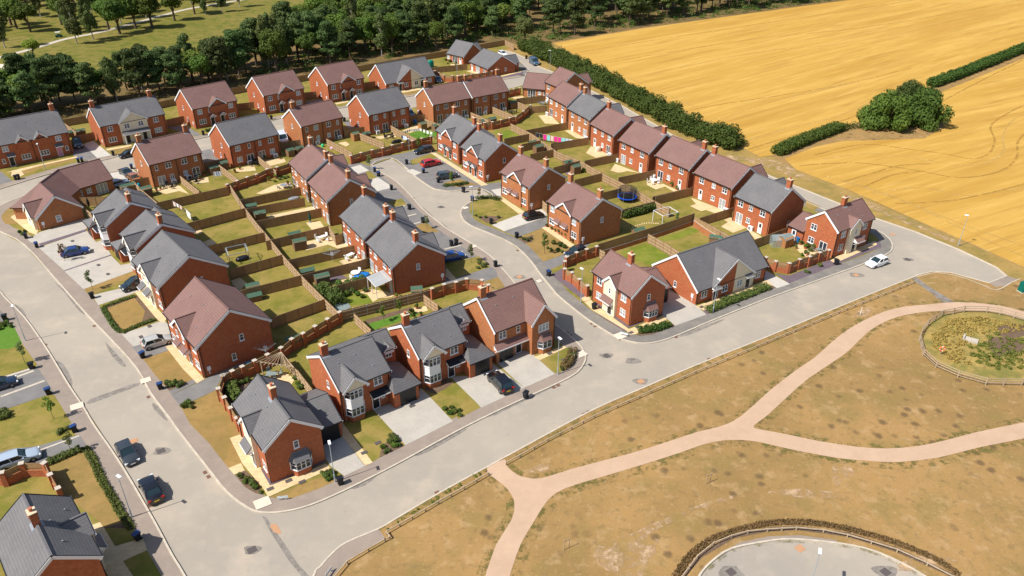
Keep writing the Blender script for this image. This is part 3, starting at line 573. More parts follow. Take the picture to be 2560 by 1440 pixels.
SH('driveway','drv','c','A',(1960,715),(2080,690),(2300,790),(2020,830))
SH('driveway','drv','c','B',(640,780),(800,745),(880,800),(700,850))
SH('driveway','drv','c','B',(1030,975),(1100,960),(1250,1020),(1100,1060))
SH('driveway','pale','c','B',(385,1060),(445,1045),(520,1130),(400,1160))
SH('garden_path','slabs','d','B',(950,790),(1080,768),(1090,778),(965,805))
SH('front_lawn','lawn','c','B',(968,808),(1090,782),(1100,800),(990,830))
SH('garden_path','slabs','d','B',(1610,670),(1800,640),(1810,655),(1625,688))
SH('front_lawn','lawnd','c','B',(1620,690),(1810,658),(1830,680),(1680,715))
SH('front_lawn','lawn','c','B',(1690,850),(1765,830),(1800,880),(1720,890))
SH('garden_path','slabs','d','N1',(1600,1105),(2120,960),(2160,990),(1620,1125))
SH('slate_bed','slate','c','N1',(1620,1130),(2170,990),(2220,1000),(2130,1070),(1650,1150))
# rear gardens: patios, greens, beds
for r_, p_ in (('C',((1065,915),(1180,905),(1275,1000),(1130,995))),('C',((1325,1065),(1400,1060),(1540,1150),(1440,1140))),
   ('C',((1540,1290),(1590,1222),(1785,1305),(1640,1338))),('F',((1785,185),(1830,118),(2085,212),(1960,190),(1865,207))),
   ('F',((2150,290),(2250,290),(2470,390),(2420,398),(2330,345),(2240,375),(2150,330))),
   ('G',((340,540),(400,520),(345,455),(700,590),(590,612),(500,580),(450,592))),('G',((650,745),(720,700),(680,680),(740,655),(1060,850),(990,872),(900,760),(770,808))),
   ('A',((1520,1095),(1700,1040),(1800,1060),(1890,1140),(1790,1110),(1660,1140))),('A',((1900,1010),(2080,970),(2090,1020),(1960,1040))),
   ('A',((2300,900),(2540,850),(2560,905),(2400,920))),('B',((980,1190),(1060,1175),(1095,1205),(1060,1225))),
   ('B',((1340,1130),(1560,1095),(1560,1130),(1400,1150))),('B',((1620,1070),(1760,1010),(1850,1030),(1700,1090))),
   ('B',((240,1360),(440,1340),(460,1380),(300,1420))),('D',((0,415),(180,330),(330,300),(370,345),(200,390),(60,420))),
   ('D',((110,640),(560,545),(600,570),(480,605),(130,670))),('D',((500,705),(640,690),(690,760),(560,780))),
   ('D',((480,900),(740,850),(960,930),(820,965),(720,925),(500,985))),('D',((830,1090),(1050,1030),(1060,1085),(880,1130))),
   ('D',((740,1320),(1000,1240),(1160,1200),(1160,1250),(900,1300))),('K',((620,205),(760,170),(1000,215),(960,250),(830,265),(770,300),(710,220))),
   ('K',((1165,360),(1300,340),(1320,385),(1210,415))),('E',((1950,790),(2000,770),(2030,800),(1970,830))),('E',((2030,900),(2110,870),(2165,915),(2080,945))),
   ('E',((2310,1285),(2400,1255),(2470,1310),(2400,1380),(2330,1330))),('G',((1380,920),(1480,920),(1620,980),(1700,1010),(1560,1060),(1500,1050),(1430,1000))),
   ('C',((340,470),(400,462),(500,490),(430,497))),('C',((790,735),(920,718),(915,735),(830,750))),('N1',((340,800),(640,810),(430,850),(380,830))),
   ('J',((600,150),(780,130),(870,190),(830,250),(640,190)))):
    SH('patio','slabs','d',r_,*p_)
SH('back_lawn','turf','c','B',(1690,1090),(1840,1060),(1980,1080),(1975,1115),(1720,1160))
SH('back_lawn','turf','c','C',(0,1090),(40,1080),(40,1120),(0,1130))
SH('back_lawn','lawng','c','C',(600,1080),(780,1060),(870,1110),(720,1150))
SH('back_lawn','turf','c','K',(720,520),(1180,375),(1240,420),(780,580))
SH('back_lawn','lawng','c','M',(760,360),(1040,280),(1090,290),(1250,400),(1100,500),(900,440))
SH('back_lawn','lawng','c','G',(0,870),(370,760),(440,790),(230,870),(20,900))
SH('back_lawn','lawng','c','K',(370,270),(560,215),(700,210),(770,300),(640,330),(400,320))
SH('back_bed','soil','c','K',(690,480),(1140,350),(1190,375),(720,520))
SH('back_lawn','lawng','c','H',(2430,1120),(2500,1150),(2560,1300),(2560,1440),(2430,1300))
SH('back_bed','soil','c','J',(190,250),(300,225),(420,200),(400,300),(330,400),(250,500),(200,400))
SH('back_lawn','lawn','d','G',(1060,950),(1350,930),(1500,1060),(1400,1110),(1110,1070))
SH('gravel_patch','slate','c','D',(140,625),(370,590),(520,560),(500,590),(180,650))
SH('gravel_patch','slate','d','D',(620,1260),(860,1230),(920,1260),(760,1290))
SH('decking','feltg','e','K',(365,335),(420,305),(520,310),(550,350),(470,395),(410,390))
SH('gravel_patch','slate','d','F',(1300,180),(1420,190),(1440,220),(1360,240))
for i in range(12):   # stepping stones
    u = 2000 + i * 23; v = 742 - 3.4 * i + (i - 6) ** 2 * 0.5 - 14 if i < 7 else 706 + (i - 7) * 1.5
    SH('stepping_stone','slabs','e','F',(u,v),(u+14,v-3),(u+18,v+6),(u+3,v+9))
# wear and repairs in the road
def rsheet(name, m, r, pts, sm=2, dz=0.0): return sheet(name, m, pts, -0.096 + dz, r, sm)
rsheet('road_repair','tar','Q',[(-100,0),(80,250),(250,480),(380,520)],0) if False else None
for r_, p_ in (('H',((540,810),(620,830),(690,930),(725,1030),(700,1060),(620,940))),('H',((540,20),(640,90),(800,260),(860,345),(790,310),(640,120))),
  ('H',((1050,620),(1150,720),(1260,850),(1220,860),(1120,760))),('H',((150,240),(220,290),(262,350),(240,355),(170,290))),('H',((1520,1230),(1580,1260),(1680,1400),(1640,1390),(1540,1290))),
  ('Q',((1590,240),(1640,200),(2060,-20),(2080,-5),(1720,200))),('Q',((940,570),(1200,425),(1205,445),(1080,540))),
  ('L',((480,1435),(760,1300),(1080,1155),(1150,1130),(1100,1170),(800,1310),(560,1430))),('M',((1380,1180),(1780,1035),(1760,1060),(1420,1200))),
  ('D',((1630,530),(1720,590),(1780,660),(1720,620))),('D',((1850,700),(1960,790),(2020,860),(1940,810)))):
    rsheet('road_repair','tar',r_,p_)
rsheet('road_repair','tar','H',[(860,1235),(900,1190),(1340,1035),(1400,1030),(1380,1060),(900,1240)],0)
rsheet('road_repair','tar','Q',[(60,840),(100,850),(260,1080),(420,1320),(560,1470),(480,1470),(330,1290),(150,1010)],0)
rsheet('road_repair','orange','Q',[(140,930),(200,920),(245,990),(250,1020),(180,1000)],2,.004)
COV = 0
def cover(r, u, v, w=.6, d=.6, ang=R(30), m='iron', halo=None, z=-.1, hx=1.5, name='manhole_cover', label=None):
    hx *= .62
    p = gr(r, u, v, z)
    if halo:
        P = [p + Vector((math.cos(t) * hx * (1 + .25 * math.sin(3*t + u)), math.sin(t) * hx * .8 * (1 + .2 * math.cos(2*t)), .005 if z < 0 else .03)) for t in [2*PI*i/14 for i in range(14)]] if True else []
        MB().poly(P).build('road_repair', M[halo], kind='structure')
    zz = z + .016 if z < 0 else .078
    o = MB().box(-w/2, w/2, -d/2, d/2, -.004, .006).box(-w/2+.06, w/2-.06, -d/2+.06, d/2-.06, .006, .009).build(name, M[m], loc=(p.x, p.y, zz), rotz=ang)
    tag(o, label, 'drain' if 'drain' in name else 'manhole')
for r_, u, v, m_, h_, hx, lb in (('I',1610,190,'iron','tar',1.6,'square manhole cover in a dark patch beside the dark grey parked hatchback'),
  ('I',1335,90,'orange',None,0,'orange-brown patched cover right behind the dark grey hatchback'),
  ('I',2520,1180,'iron','tar',1.4,'square manhole cover in a grey patch near the bottom of the left road'),
  ('L',1665,838,'iron','tar',1.5,'grey manhole cover of the two in the junction, nearer the winding close'),
  ('L',1925,888,'tar','tar',1.7,'dark patched manhole of the two in the junction, nearer the park'),
  ('L',2010,1095,'orange','tar',1.6,'orange patched manhole close to the knee rail fence of the park'),
  ('L',795,48,'orange','tar',1.6,'orange patched manhole in the close beside the white-ringed one'),
  ('L',990,90,'palepatch','tar',1.2,'white-ringed manhole in the close behind the plum-roofed front house'),
  ('G',2000,1230,'orange','tar',1.9,'orange patched manhole in the park road left of the white hatchback'),
  ('G',2515,1075,'iron','tar',1.5,'grey manhole cover right of the white hatchback'),
  ('G',2365,825,'orange',None,0,'small orange cover beside the rounded footway corner'),
  ('D',1850,550,'iron','tar',1.3,'dark manhole in the bend of the winding close'),
  ('U',320,1165,'orange',None,0,'orange cover near the edge of the turning circle'),
  ('U',1175,1400,'iron','tar',1.9,'square manhole cover in a dark patch of the turning circle'),
  ('T',2190,1400,'iron','tar',1.9,'dark stained manhole at the left of the turning circle')):
    cover(r_, u, v, .9, .8, R(rnd.choice((30, 35, -50))), m_, h_, hx=hx, label=lb)
for r_, u, v, lb in (('I',2050,405,'upper of the paired rusty drain grates at the front corner kerb'),('I',2085,448,'lower of the paired rusty drain grates at the front corner kerb'),
  ('I',1500,735,'rusty drain grate behind the black saloon'),('H',455,648,'rusty drain grate by the kerb near the left lamp post'),
  ('H',942,460,'rusty drain grate by the kerb near the hedged front lawn'),('H',1484,1170,'rusty drain grate by the kerb at the repaired road strip'),
  ('L',1140,1155,'left of the paired drain grates by the last pale driveway'),('L',1183,1135,'right of the paired drain grates by the last pale driveway'),
  ('L',1440,1420,'left of the paired drain grates on the park side kerb'),('L',1482,1398,'right of the paired drain grates on the park side kerb'),
  ('M',478,1077,'left of the paired drain grates at the mouth of the close'),('M',510,1103,'right of the paired drain grates at the mouth of the close'),
  ('L',1272,608,'left of the paired drain grates in the shade of the plum-roofed house'),('L',1303,632,'right of the paired drain grates in the shade of the plum-roofed house'),
  ('M',1322,1212,'drain grate at the kerb below the low hedge'),('Q',1810,605,'drain grate at the park kerb of the front road'),('M',1650,1430,'drain grate at the park kerb opposite the corner house'),
  ('F',855,985,'drain grate at the inner kerb of the winding close'),('D',1575,462,'drain grate at the left kerb of the close')):
    cover(r_, u, v, .55, .4, R(-50 if r_ in 'IHDF' else 32), 'rust', z=-.1, name='drain_grate', label=lb)
for r_, u, v, w_, lb in (('H',1458,1005,1.3,'pale concrete slab in the footway beside the left road'),('H',770,1265,1.5,'pale concrete slab in the footway left of the left road'),
   ('J',545,1430,1.7,'pale concrete slab in the footway at the front corner'),('M',760,1200,1.7,'pale concrete slab in the footway at the corner of the cream gable house'),
   ('L',1410,822,1.5,'pale concrete slab beside the street name sign at the junction'),('D',2180,945,1.0,'pale concrete slab in the footway by the blue hatchback'),
   ('F',335,560,1.1,'pale concrete slab in the footway by the grassy bed of the close')):
    p = gr(r_, u, v); o = MB().box(-w_/2,w_/2,-w_/2.4,w_/2.4,0,.02).build('access_cover', M['palepatch'], loc=(p.x,p.y,.05), rotz=R(32)); tag(o, lb, 'access cover')
for i, (r_, u, v, lb) in enumerate((('J',623,1292,'first dark inspection cover in the sandstone path of the front corner house, lowest'),('J',808,1210,'second dark inspection cover below the bay window of the front corner house'),
  ('J',942,1222,'third dark inspection cover on the path right of the bay window'),('J',1562,930,'dark inspection cover on the path between two pale driveways'),
  ('J',1700,832,'dark inspection cover in the lawn by the first pale driveway'),('J',2042,462,'dark inspection cover on the driveway below the first garage'),
  ('L',1098,818,'dark inspection cover on the path of the plum-roofed front house'),('L',1235,880,'dark inspection cover in the lawn behind the lamp post'),
  ('M',935,1112,'dark inspection cover on the path below the small bay window'),('M',870,1168,'dark inspection cover at the end of the corner path'),
  ('M',1575,912,'dark inspection cover at the left end of the long bungalow path'),('M',1832,808,'dark inspection cover in the middle of the long bungalow path'),('M',1995,760,'dark inspection cover at the right of the long bungalow path'),
  ('H',1495,465,'dark inspection cover on the driveway above the silver hatchback'),('H',1410,572,'dark inspection cover on the driveway beside the silver hatchback'),
  ('E',985,1133,'upper dark inspection cover on the sapling driveway'),('E',1080,1223,'lower dark inspection cover on the sapling driveway'),('E',725,893,'dark inspection cover by the blue saloon'))):
    cover(r_, u, v, .75, .5, R(-52 if r_ in 'HE' else 34), 'iron', z=0, name='inspection_cover', label=lb)
HP = {
'h01':(-109.742,166.342,0.728,8.006,5.573,5.050,9.010),
'h02':(-92.414,179.660,0.727,7.461,4.969,5.050,8.460),
'h03':(-77.666,192.310,0.741,5.834,5.484,5.050,8.890),
'h04':(-63.205,203.626,0.711,5.788,5.371,5.050,8.897),
'h05':(-49.053,214.259,0.711,5.725,5.525,5.050,8.898),
'h06':(-32.437,225.610,0.625,8.094,5.663,2.500,6.951),
'h07':(-73.042,154.715,0.739,5.567,5.067,5.050,8.538),
'h08':(-60.303,166.433,0.745,5.865,5.311,5.050,8.799),
'h09':(-47.666,178.797,0.734,5.565,4.734,5.050,8.219),
'h10':(-33.348,188.079,0.689,5.874,5.382,5.050,8.847),
'h11':(-17.913,195.708,0.600,5.580,4.776,5.050,8.389),
'h12':(-8.168,201.923,0.596,5.666,4.573,5.050,8.382),
'h30':(-15.554,253.725,-0.726,3.900,4.596,2.500,6.095),
'h31':(-6.223,240.983,-0.979,5.269,5.468,2.500,5.892),
'h13':(7.277,216.700,-0.308,3.457,4.629,2.500,5.706),
'h14':(14.276,210.504,-1.009,2.733,4.935,5.050,8.489),
'h15':(15.188,194.481,-1.101,4.894,4.525,5.050,8.465),
'h16':(19.753,183.790,-1.105,5.133,4.488,5.050,8.539),
'h17':(24.347,172.488,-1.084,4.868,4.687,5.050,8.442),
'h18':(29.892,161.648,-1.002,5.109,4.583,5.050,8.654),
'h19':(36.469,152.343,-0.986,5.007,4.545,5.050,8.551),
'h22':(42.668,142.851,-0.967,4.991,4.587,5.050,8.434),
'h20':(47.730,131.700,-0.989,4.370,4.737,5.050,8.671),
'h21':(57.723,123.197,0.580,5.053,3.395,5.050,7.690),
'L1':(-38.910,147.111,-1.015,5.347,4.894,5.050,8.343),
'L2':(-32.567,136.596,-1.027,5.386,4.936,5.050,8.475),
'L3':(-23.504,121.412,-1.008,5.373,4.844,5.050,8.335),
'L4':(-17.319,111.316,-1.031,5.173,4.814,5.050,8.324),
'A1':(-10.793,167.825,-0.997,5.289,4.734,5.050,8.456),
'A2':(-4.840,157.212,-0.985,4.919,4.491,5.050,8.212),
'A3':(4.090,142.983,-0.954,4.908,4.683,5.050,8.217),
'A4':(13.093,128.505,-0.994,5.063,4.836,5.050,8.194),
'B1':(17.703,101.594,-1.001,4.751,3.499,5.050,7.854),
'B2':(32.341,110.446,0.564,7.854,5.294,2.500,6.756),
'F1':(-27.091,69.306,-0.940,4.982,3.503,5.050,7.840),
'F2':(-20.707,79.484,0.650,3.585,4.640,5.050,7.766),
'F3':(-11.406,86.107,0.609,3.601,4.373,5.050,7.876),
'F4':(-0.959,92.739,0.618,4.701,4.373,5.050,8.482),
'F0':(-43.848,50.376,2.299,4.996,3.563,5.050,7.805),
'T1':(-68.478,125.121,-0.851,3.879,4.987,5.050,8.097),
'T2':(-59.732,116.644,-0.843,3.739,4.996,5.050,7.989),
'T3':(-52.015,105.961,-0.857,5.726,5.465,5.050,8.633),
'T4':(-41.098,90.523,-0.851,5.869,5.330,5.050,8.839),
'W1':(-86.856,146.225,0.868,3.768,4.813,2.500,5.726),
'W2':(-86.751,133.040,-0.805,4.348,4.131,2.500,5.865),
}
# ================================================================= HOUSES
WINC = {}
def window_mesh(n, w, h, glass, bars=1, french=False):
    key = (n, round(w, 2), round(h, 2), glass, bars, french)
    if key in WINC: return WINC[key]
    f = MB(); t = .085; y0, y1 = -.045, .02
    f.box(-w/2, w/2, y0, y1, -h/2, -h/2 + t).box(-w/2, w/2, y0, y1, h/2 - t, h/2)
    f.box(-w/2, -w/2 + t, y0, y1, -h/2 + t, h/2 - t).box(w/2 - t, w/2, y0, y1, -h/2 + t, h/2 - t)
    for i in range(1, n):
        x = -w/2 + w * i / n; f.box(x - .055, x + .055, y0 - .004, y1, -h/2 + t, h/2 - t)
    if bars:
        for i in range(n):
            a, b = -w/2 + w * i / n + .06, -w/2 + w * (i+1) / n - .06; zb = h * .08 if not french else -h * .22
            f.box(a, b, y0 + .006, y1, zb - .022, zb + .022)
    if not french: f.box(-w/2 - .06, w/2 + .06, -.11, .02, -h/2 - .07, -h/2 - .002)
    p = MB().box(-w/2 + t - .01, w/2 - t + .01, -.018, .012, -h/2 + t - .01, h/2 - t + .01)
    WINC[key] = (mesh_of(f, 'window', [M['white']]), mesh_of(p, 'pane', [M[glass]])); return WINC[key]
def mesh_of(mb, name, mats):
    o = mb.build(name, mats); me = o.data; bpy.data.objects.remove(o); return me
def door_meshes(col):
    k = 'door' + col
    if k not in WINC:
        f = MB().box(-.52,-.44,-.05,.02,-1.05,1.05).box(.44,.52,-.05,.02,-1.05,1.05).box(-.44,.44,-.05,.02,.97,1.05).box(-.52,.52,-.10,.02,-1.08,-1.0)
        d = MB().box(-.44,.44,-.02,.012,-1.0,.97).box(-.3,-.08,-.028,-.02,.0,.7).box(.08,.3,-.028,-.02,.0,.7).box(-.3,.3,-.028,-.02,-.75,-.15)
        hd = MB().box(.33,.38,-.06,-.02,-.12,.1)
        WINC[k] = (mesh_of(f,'door',[M['white']]), mesh_of(d,'door_leaf',[M[col]]), mesh_of(hd,'door_handle',[M['galv']]))
    return WINC[k]
def garage_mesh(w, h):
    k = ('gar', w, h)
    if k not in WINC:
        d = MB().box(-w/2, w/2, -.03, .01, 0, h)
        for i in range(int(w / .22)): d.box(-w/2 + .05 + i*.22, -w/2 + .2 + i*.22, -.045, -.03, .05, h - .05)
        WINC[k] = mesh_of(d, 'garage_door', [M['black']])
    return WINC[k]
TPL = {}
class House:
    def __init__(s, key, name, label, cat='house', brick='brick', tile='tg', group=None, main=True, hipA=0, hipB=0, pos=None):
        s.x, s.y, s.yaw, s.a, s.b, s.e, s.r = pos or HP[key]; s.brick, s.tile = brick, tile
        s.root = thing(name, label, cat, (s.x, s.y, 0), s.yaw, group); s.key = key
        s.wall, s.roof, s.barge, s.gut, s.cream = MB(), MB(), MB(), MB(), MB(); s.T = (0, 0, 0); s.rnd = random.Random(hash(key) % 999 if False else sum(map(ord, key)))
        s.sl = (s.r - s.e) / s.b
        if main: s.prism(-s.a, s.a, -s.b, s.b, s.e, s.r, 'x', hipA, hipB)
    def P(s, p):
        ox, oy, ro = s.T; c, q = math.cos(ro), math.sin(ro); return (ox + p[0]*c - p[1]*q, oy + p[0]*q + p[1]*c, p[2])
    def prism(s, x0, x1, y0, y1, e, r, axis='x', hipA=0, hipB=0, barge=(1, 1), gut=(1, 1), wall=True, z0=0.0, wallm=None, downs=(1,1)):
        """gable or hipped volume; x0..y1 are the roof edges; hip = how far the ridge stops short of an end"""
        if axis == 'y': s0, s1, t0, t1 = y0, y1, x0, x1; C = lambda a, b, z: s.P((b, a, z))
        else: s0, s1, t0, t1 = x0, x1, y0, y1; C = lambda a, b, z: s.P((a, b, z))
        tm = (t0 + t1) / 2; k = (r - e) / ((t1 - t0) / 2); th = .13
        ra, rb = s0 + hipA, s1 - hipB
        s.roof.slab([C(s0,t0,e), C(s1,t0,e), C(rb,tm,r), C(ra,tm,r)], th); s.roof.slab([C(s1,t1,e), C(s0,t1,e), C(ra,tm,r), C(rb,tm,r)], th)
        if hipA: s.roof.slab([C(s0,t1,e), C(s0,t0,e), C(ra,tm,r)], th)
        if hipB: s.roof.slab([C(s1,t0,e), C(s1,t1,e), C(rb,tm,r)], th)
        s.roof.beam(C(ra + .02, tm, r + .0), C(rb - .02, tm, r + .0), .22, .10)
        ia, ib = s0 + (.3 if hipA else .12), s1 - (.3 if hipB else .12)
        w = s.wall if wallm is None else wallm
        if wall:
            q = [(t0+.3, z0), (t1-.3, z0), (t1-.3, e + .3*k - .17)]
            if not (hipA and hipB): q += [(tm, r - .19)]
            q += [(t0+.3, e + .3*k - .17)]
            if hipA or hipB:
                q = [(t0+.3, z0), (t1-.3, z0), (t1-.3, e - .02), (t0+.3, e - .02)]
                w.add([C(ia,t,z) for t,z in q] + [C(ib,t,z) for t,z in q], [tuple(range(4)), (7,6,5,4)] + [(i, (i+1)%4, (i+1)%4+4, i+4) for i in range(4)])
                for hip, sd in ((hipA, ia), (hipB, ib)):
                    if not hip:
                        d = .2 if sd == ia else -.2
                        tri = [(t0+.3, e-.03), (t1-.3, e-.03), (t1-.3, e+.3*k-.17), (tm, r-.19), (t0+.3, e+.3*k-.17)]
                        w.add([C(sd,t,z) for t,z in tri] + [C(sd+d,t,z) for t,z in tri], [tuple(range(5)), (9,8,7,6,5)] + [(i,(i+1)%5,(i+1)%5+5,i+5) for i in range(5)])
            else:
                n = len(q); w.add([C(ia,t,z) for t,z in q] + [C(ib,t,z) for t,z in q], [tuple(range(n)), tuple(range(2*n-1,n-1,-1))] + [(i,(i+1)%n,(i+1)%n+n,i+n) for i in range(n)])
        for on, hip, sd, sg in ((barge[0], hipA, s0, -1), (barge[1], hipB, s1, 1)):
            if hip or not on: continue
            o = sd + sg * .015; dz = .13
            for tt in (t0, t1):
                a_, b_ = Vector(C(o, tt, e - dz - .06)), Vector(C(o, tm, r - dz - .06))
                s.barge.beam(a_, b_, .06, .34); up = .05
                s.gut.beam(Vector(C(sd - sg*.03, tt, e + up)), Vector(C(sd - sg*.03, tm, r + up)), .07, .05)
                d = .26 if tt == t0 else -.26
                q = [(tt, e-.08), (tt + d*1.2, e-.08), (tt + d*1.2, e-.34), (tt + d*.2, e-.34)]
                i0, i1 = o - sg*.05, o + sg*.028
                s.barge.add([C(i0,t,z) for t,z in q] + [C(i1,t,z) for t,z in q], [(0,1,2,3),(7,6,5,4)] + [(i,(i+1)%4,(i+1)%4+4,i+4) for i in range(4)])
        for on, tt, sg in ((gut[0], t0, -1), (gut[1], t1, 1)):
            if on:
                s.gut.beam(C(s0+.02, tt + sg*.04, e - .08), C(s1-.02, tt + sg*.04, e - .08), .12, .12)
                s.barge.beam(C(ia, tt - sg*.10, e - .15), C(ib, tt - sg*.10, e - .15), .20, .05)
        if hipA: s.gut.beam(C(s0-.04, t0+.02, e-.08), C(s0-.04, t1-.02, e-.08), .12, .12)
        if hipB: s.gut.beam(C(s1+.04, t0+.02, e-.08), C(s1+.04, t1-.02, e-.08), .12, .12)
    def xgable(s, xc, w, yf, zr, side=-1, e=None, wall='brick', z0=0.0, depth=.5, inner=None, wz=None):
        """cross gable over the eaves; yf = |y| of its verge"""
        e = s.e if e is None else e; sg = side
        k = (zr - e) / w; yr = s.b - (zr - s.e) / s.sl; ye = s.b - (e - s.e) / s.sl; up = .02
        A = lambda x, y, z: s.P((x, sg * y, z))
        for dx in (-1, 1):
            s.roof.slab([A(xc + dx*w, yf, e+up), A(xc, yf, zr+up), A(xc, yr - .05, zr+up), A(xc + dx*w, ye - .05, e+up)], .11)
            s.barge.beam(A(xc + dx*w, yf + .02, e - .15), A(xc, yf + .02, zr - .15), .06, .30)
            s.gut.beam(A(xc + dx*w, yf - .03, e + .06), A(xc, yf - .03, zr + .06), .07, .05)
        s.roof.beam(A(xc, yf, zr+.02), A(xc, yr, zr+.02), .2, .09)
        s.barge.beam(A(xc - w + .02, yf - .06, e - .22), A(xc - w + .32, yf - .06, e - .22), .12, .14); s.barge.beam(A(xc + w - .02, yf - .06, e - .22), A(xc + w - .32, yf - .06, e - .22), .12, .14)
        yw = yf - .18; wi = w - .22; q = [(xc-wi, z0), (xc+wi, z0), (xc+wi, e + .22*k - .15), (xc, zr - .16), (xc-wi, e + .22*k - .15)]
        m = s.wall if wall == 'brick' else s.cream
        m.add([A(x, yw, z) for x, z in q] + [A(x, yw - depth, z) for x, z in q], [tuple(range(5)), (9,8,7,6,5)] + [(i,(i+1)%5,(i+1)%5+5,i+5) for i in range(5)])
        s.gy = yw
    def chim(s, x, y=0, z=None, hgt=1.35, rot=0):
        z = s.r if z is None else z; b = MB()
        b.box(x-.44, x+.44, y-.32, y+.32, z-.7, z+hgt, 0).box(x-.52, x+.52, y-.40, y+.40, z+hgt-.22, z+hgt-.12, 0)
        b.box(x-.50, x+.50, y-.38, y+.38, z+hgt, z+hgt+.10, 1)
        b.tube((x,y,z+hgt+.1), (x,y,z+hgt+.42), .17, .14, 10, 2).tube((x,y,z+hgt+.42), (x,y,z+hgt+.47), .2, .2, 10, 2)
        b.box(x-.56, x+.56, y-.75, y+.75, z-.62, z-.52, 3) if False else None
        fl = MB(); k = s.sl
        for sg in (-1, 1): b.slab([(x-.54, sg*.30, z-.30*k+.02), (x+.54, sg*.30, z-.30*k+.02), (x+.54, sg*.56, z-.56*k+.02), (x-.54, sg*.56, z-.56*k+.02)], .02, 3)
        s.chs = getattr(s, 'chs', []) + [b]
    def plane(s, face):
        if isinstance(face, tuple): return face      # (rot, offset): outward normal angle in local frame, distance
        return {'E': (-PI/2, s.b - .3), 'F': (PI/2, s.b - .3), 'A': (PI, s.a - .12), 'B': (0, s.a - .12)}[face]
    def hit(s, face, r, u, v):
        an, off = s.plane(face); d = ray(*src(r, u, v)); c, q = math.cos(-s.yaw), math.sin(-s.yaw)
        dl = Vector((d.x*c - d.y*q, d.x*q + d.y*c, d.z)); o = Vector((-s.x, -s.y, 0)); ol = Vector((o.x*c - o.y*q, o.x*q + o.y*c, CAMH))
        n = Vector((math.cos(an), math.sin(an), 0)); t = (off - ol.dot(n)) / dl.dot(n); p = ol + dl * t
        tt = Vector((-n.y, n.x, 0)); return p.dot(tt), p.z
    def put(s, face, u, z, kind, glass=None, col='black', w=None, h=None):
        an, off = s.plane(face); n = Vector((math.cos(an), math.sin(an), 0)); t = Vector((-n.y, n.x, 0)); p = n * off + t * u
        rz = an + PI/2; gl = glass or ('blind' if s.rnd.random() < .38 else 'glass')
        if kind == 'door':
            f, d, hd = door_meshes(col); o = link('door', f, s.root, (p.x, p.y, z), rz); l = link('door_leaf', d, o); link('door_handle', hd, o); return
        if kind == 'bdoor':
            f, g_ = window_mesh(1, .95, 2.1, 'white', 0, True); o = link('back_door', f, s.root, (p.x, p.y, z), rz)
            link('door_leaf', g_, o)
            if 'bdp' not in WINC: WINC['bdp'] = mesh_of(MB().box(-.25,.25,-.03,-.01,.1,.85), 'pane', [M['glass']])
            link('pane', WINC['bdp'], o); return
        if kind == 'garage': link('garage_door', garage_mesh(w or 2.3, h or 2.1), s.root, (p.x, p.y, z), rz); return
        if kind == 'meter':
            link('meter_box', WINC.setdefault('mtr', mesh_of(MB().box(-.24,.24,-.14,.02,-.3,.3).box(-.05,.05,-.08,.02,-.9,-.3), 'meter_box', [M['white']])), s.root, (p.x, p.y, z), rz); return
        if kind == 'pump':
            me = WINC.get('pump') or WINC.setdefault('pump', mesh_of(MB().box(-.5,.5,-.62,-.22,0,.85,0).tube((-.12,-.625,.43),(-.12,-.64,.43),.3,.3,14,1), 'heat_pump', [M['white'], M['lead']]))
            link('heat_pump', me, s.root, (p.x, p.y, z), rz); return
        W_, H_, n_, fr = {'n1': (.62,1.05,1,0), 'n2': (1.2,1.15,2,0), 'n2s': (.9,1.0,2,0), 'n3': (1.75,1.15,3,0), 'fr': (1.55,2.12,2,1), 'n1w': (.62,1.0,1,0), 'fr3': (2.2,2.12,3,1)}[kind]
        W_ = w or W_; H_ = h or H_
        f, g_ = window_mesh(n_, W_, H_, gl, 1, bool(fr)); o = link('patio_door' if fr else 'window', f, s.root, (p.x, p.y, z), rz); link('pane', g_, o)
    def px(s, face, r, items, up=4.02, dn=1.5):
        """openings given by where the photograph shows them on that wall; heights snapped to the storeys"""
        out = []
        for it in items:
            u, v, kind = it[:3]; kw = it[3] if len(it) > 3 else {}; uu, z = s.hit(face, r, u, v)
            if kind in ('fr', 'fr3'): z = 1.1
            elif kind in ('door', 'bdoor'): z = 1.09
            elif kind == 'garage': z = .03
            elif kind == 'meter': z = 1.3
            elif kind == 'pump': z = .05
            elif not kw.get('free'): z = up if abs(z - up) < abs(z - dn) else dn
            kw = {k: v_ for k, v_ in kw.items() if k != 'free'}
            if s.e < 3 and kind[0] == 'n': z = 1.45
            if kind in ('n1','n2','n2s','n3') and abs(z - up) < .01 and kind != 'n3': z = up + .02
            out.append((uu, z, kind, kw)); s.put(face, uu, z, kind, **kw)
        return out
    def tpl(s, face, name, mirror=False, sc=None, skip=()):
        ref_a, items = TPL[name]; k = (sc or s.a) / ref_a
        for i, (u, z, kind, kw) in enumerate(items):
            if i not in skip: s.put(face, (-u if mirror else u) * k, z, kind, **kw)
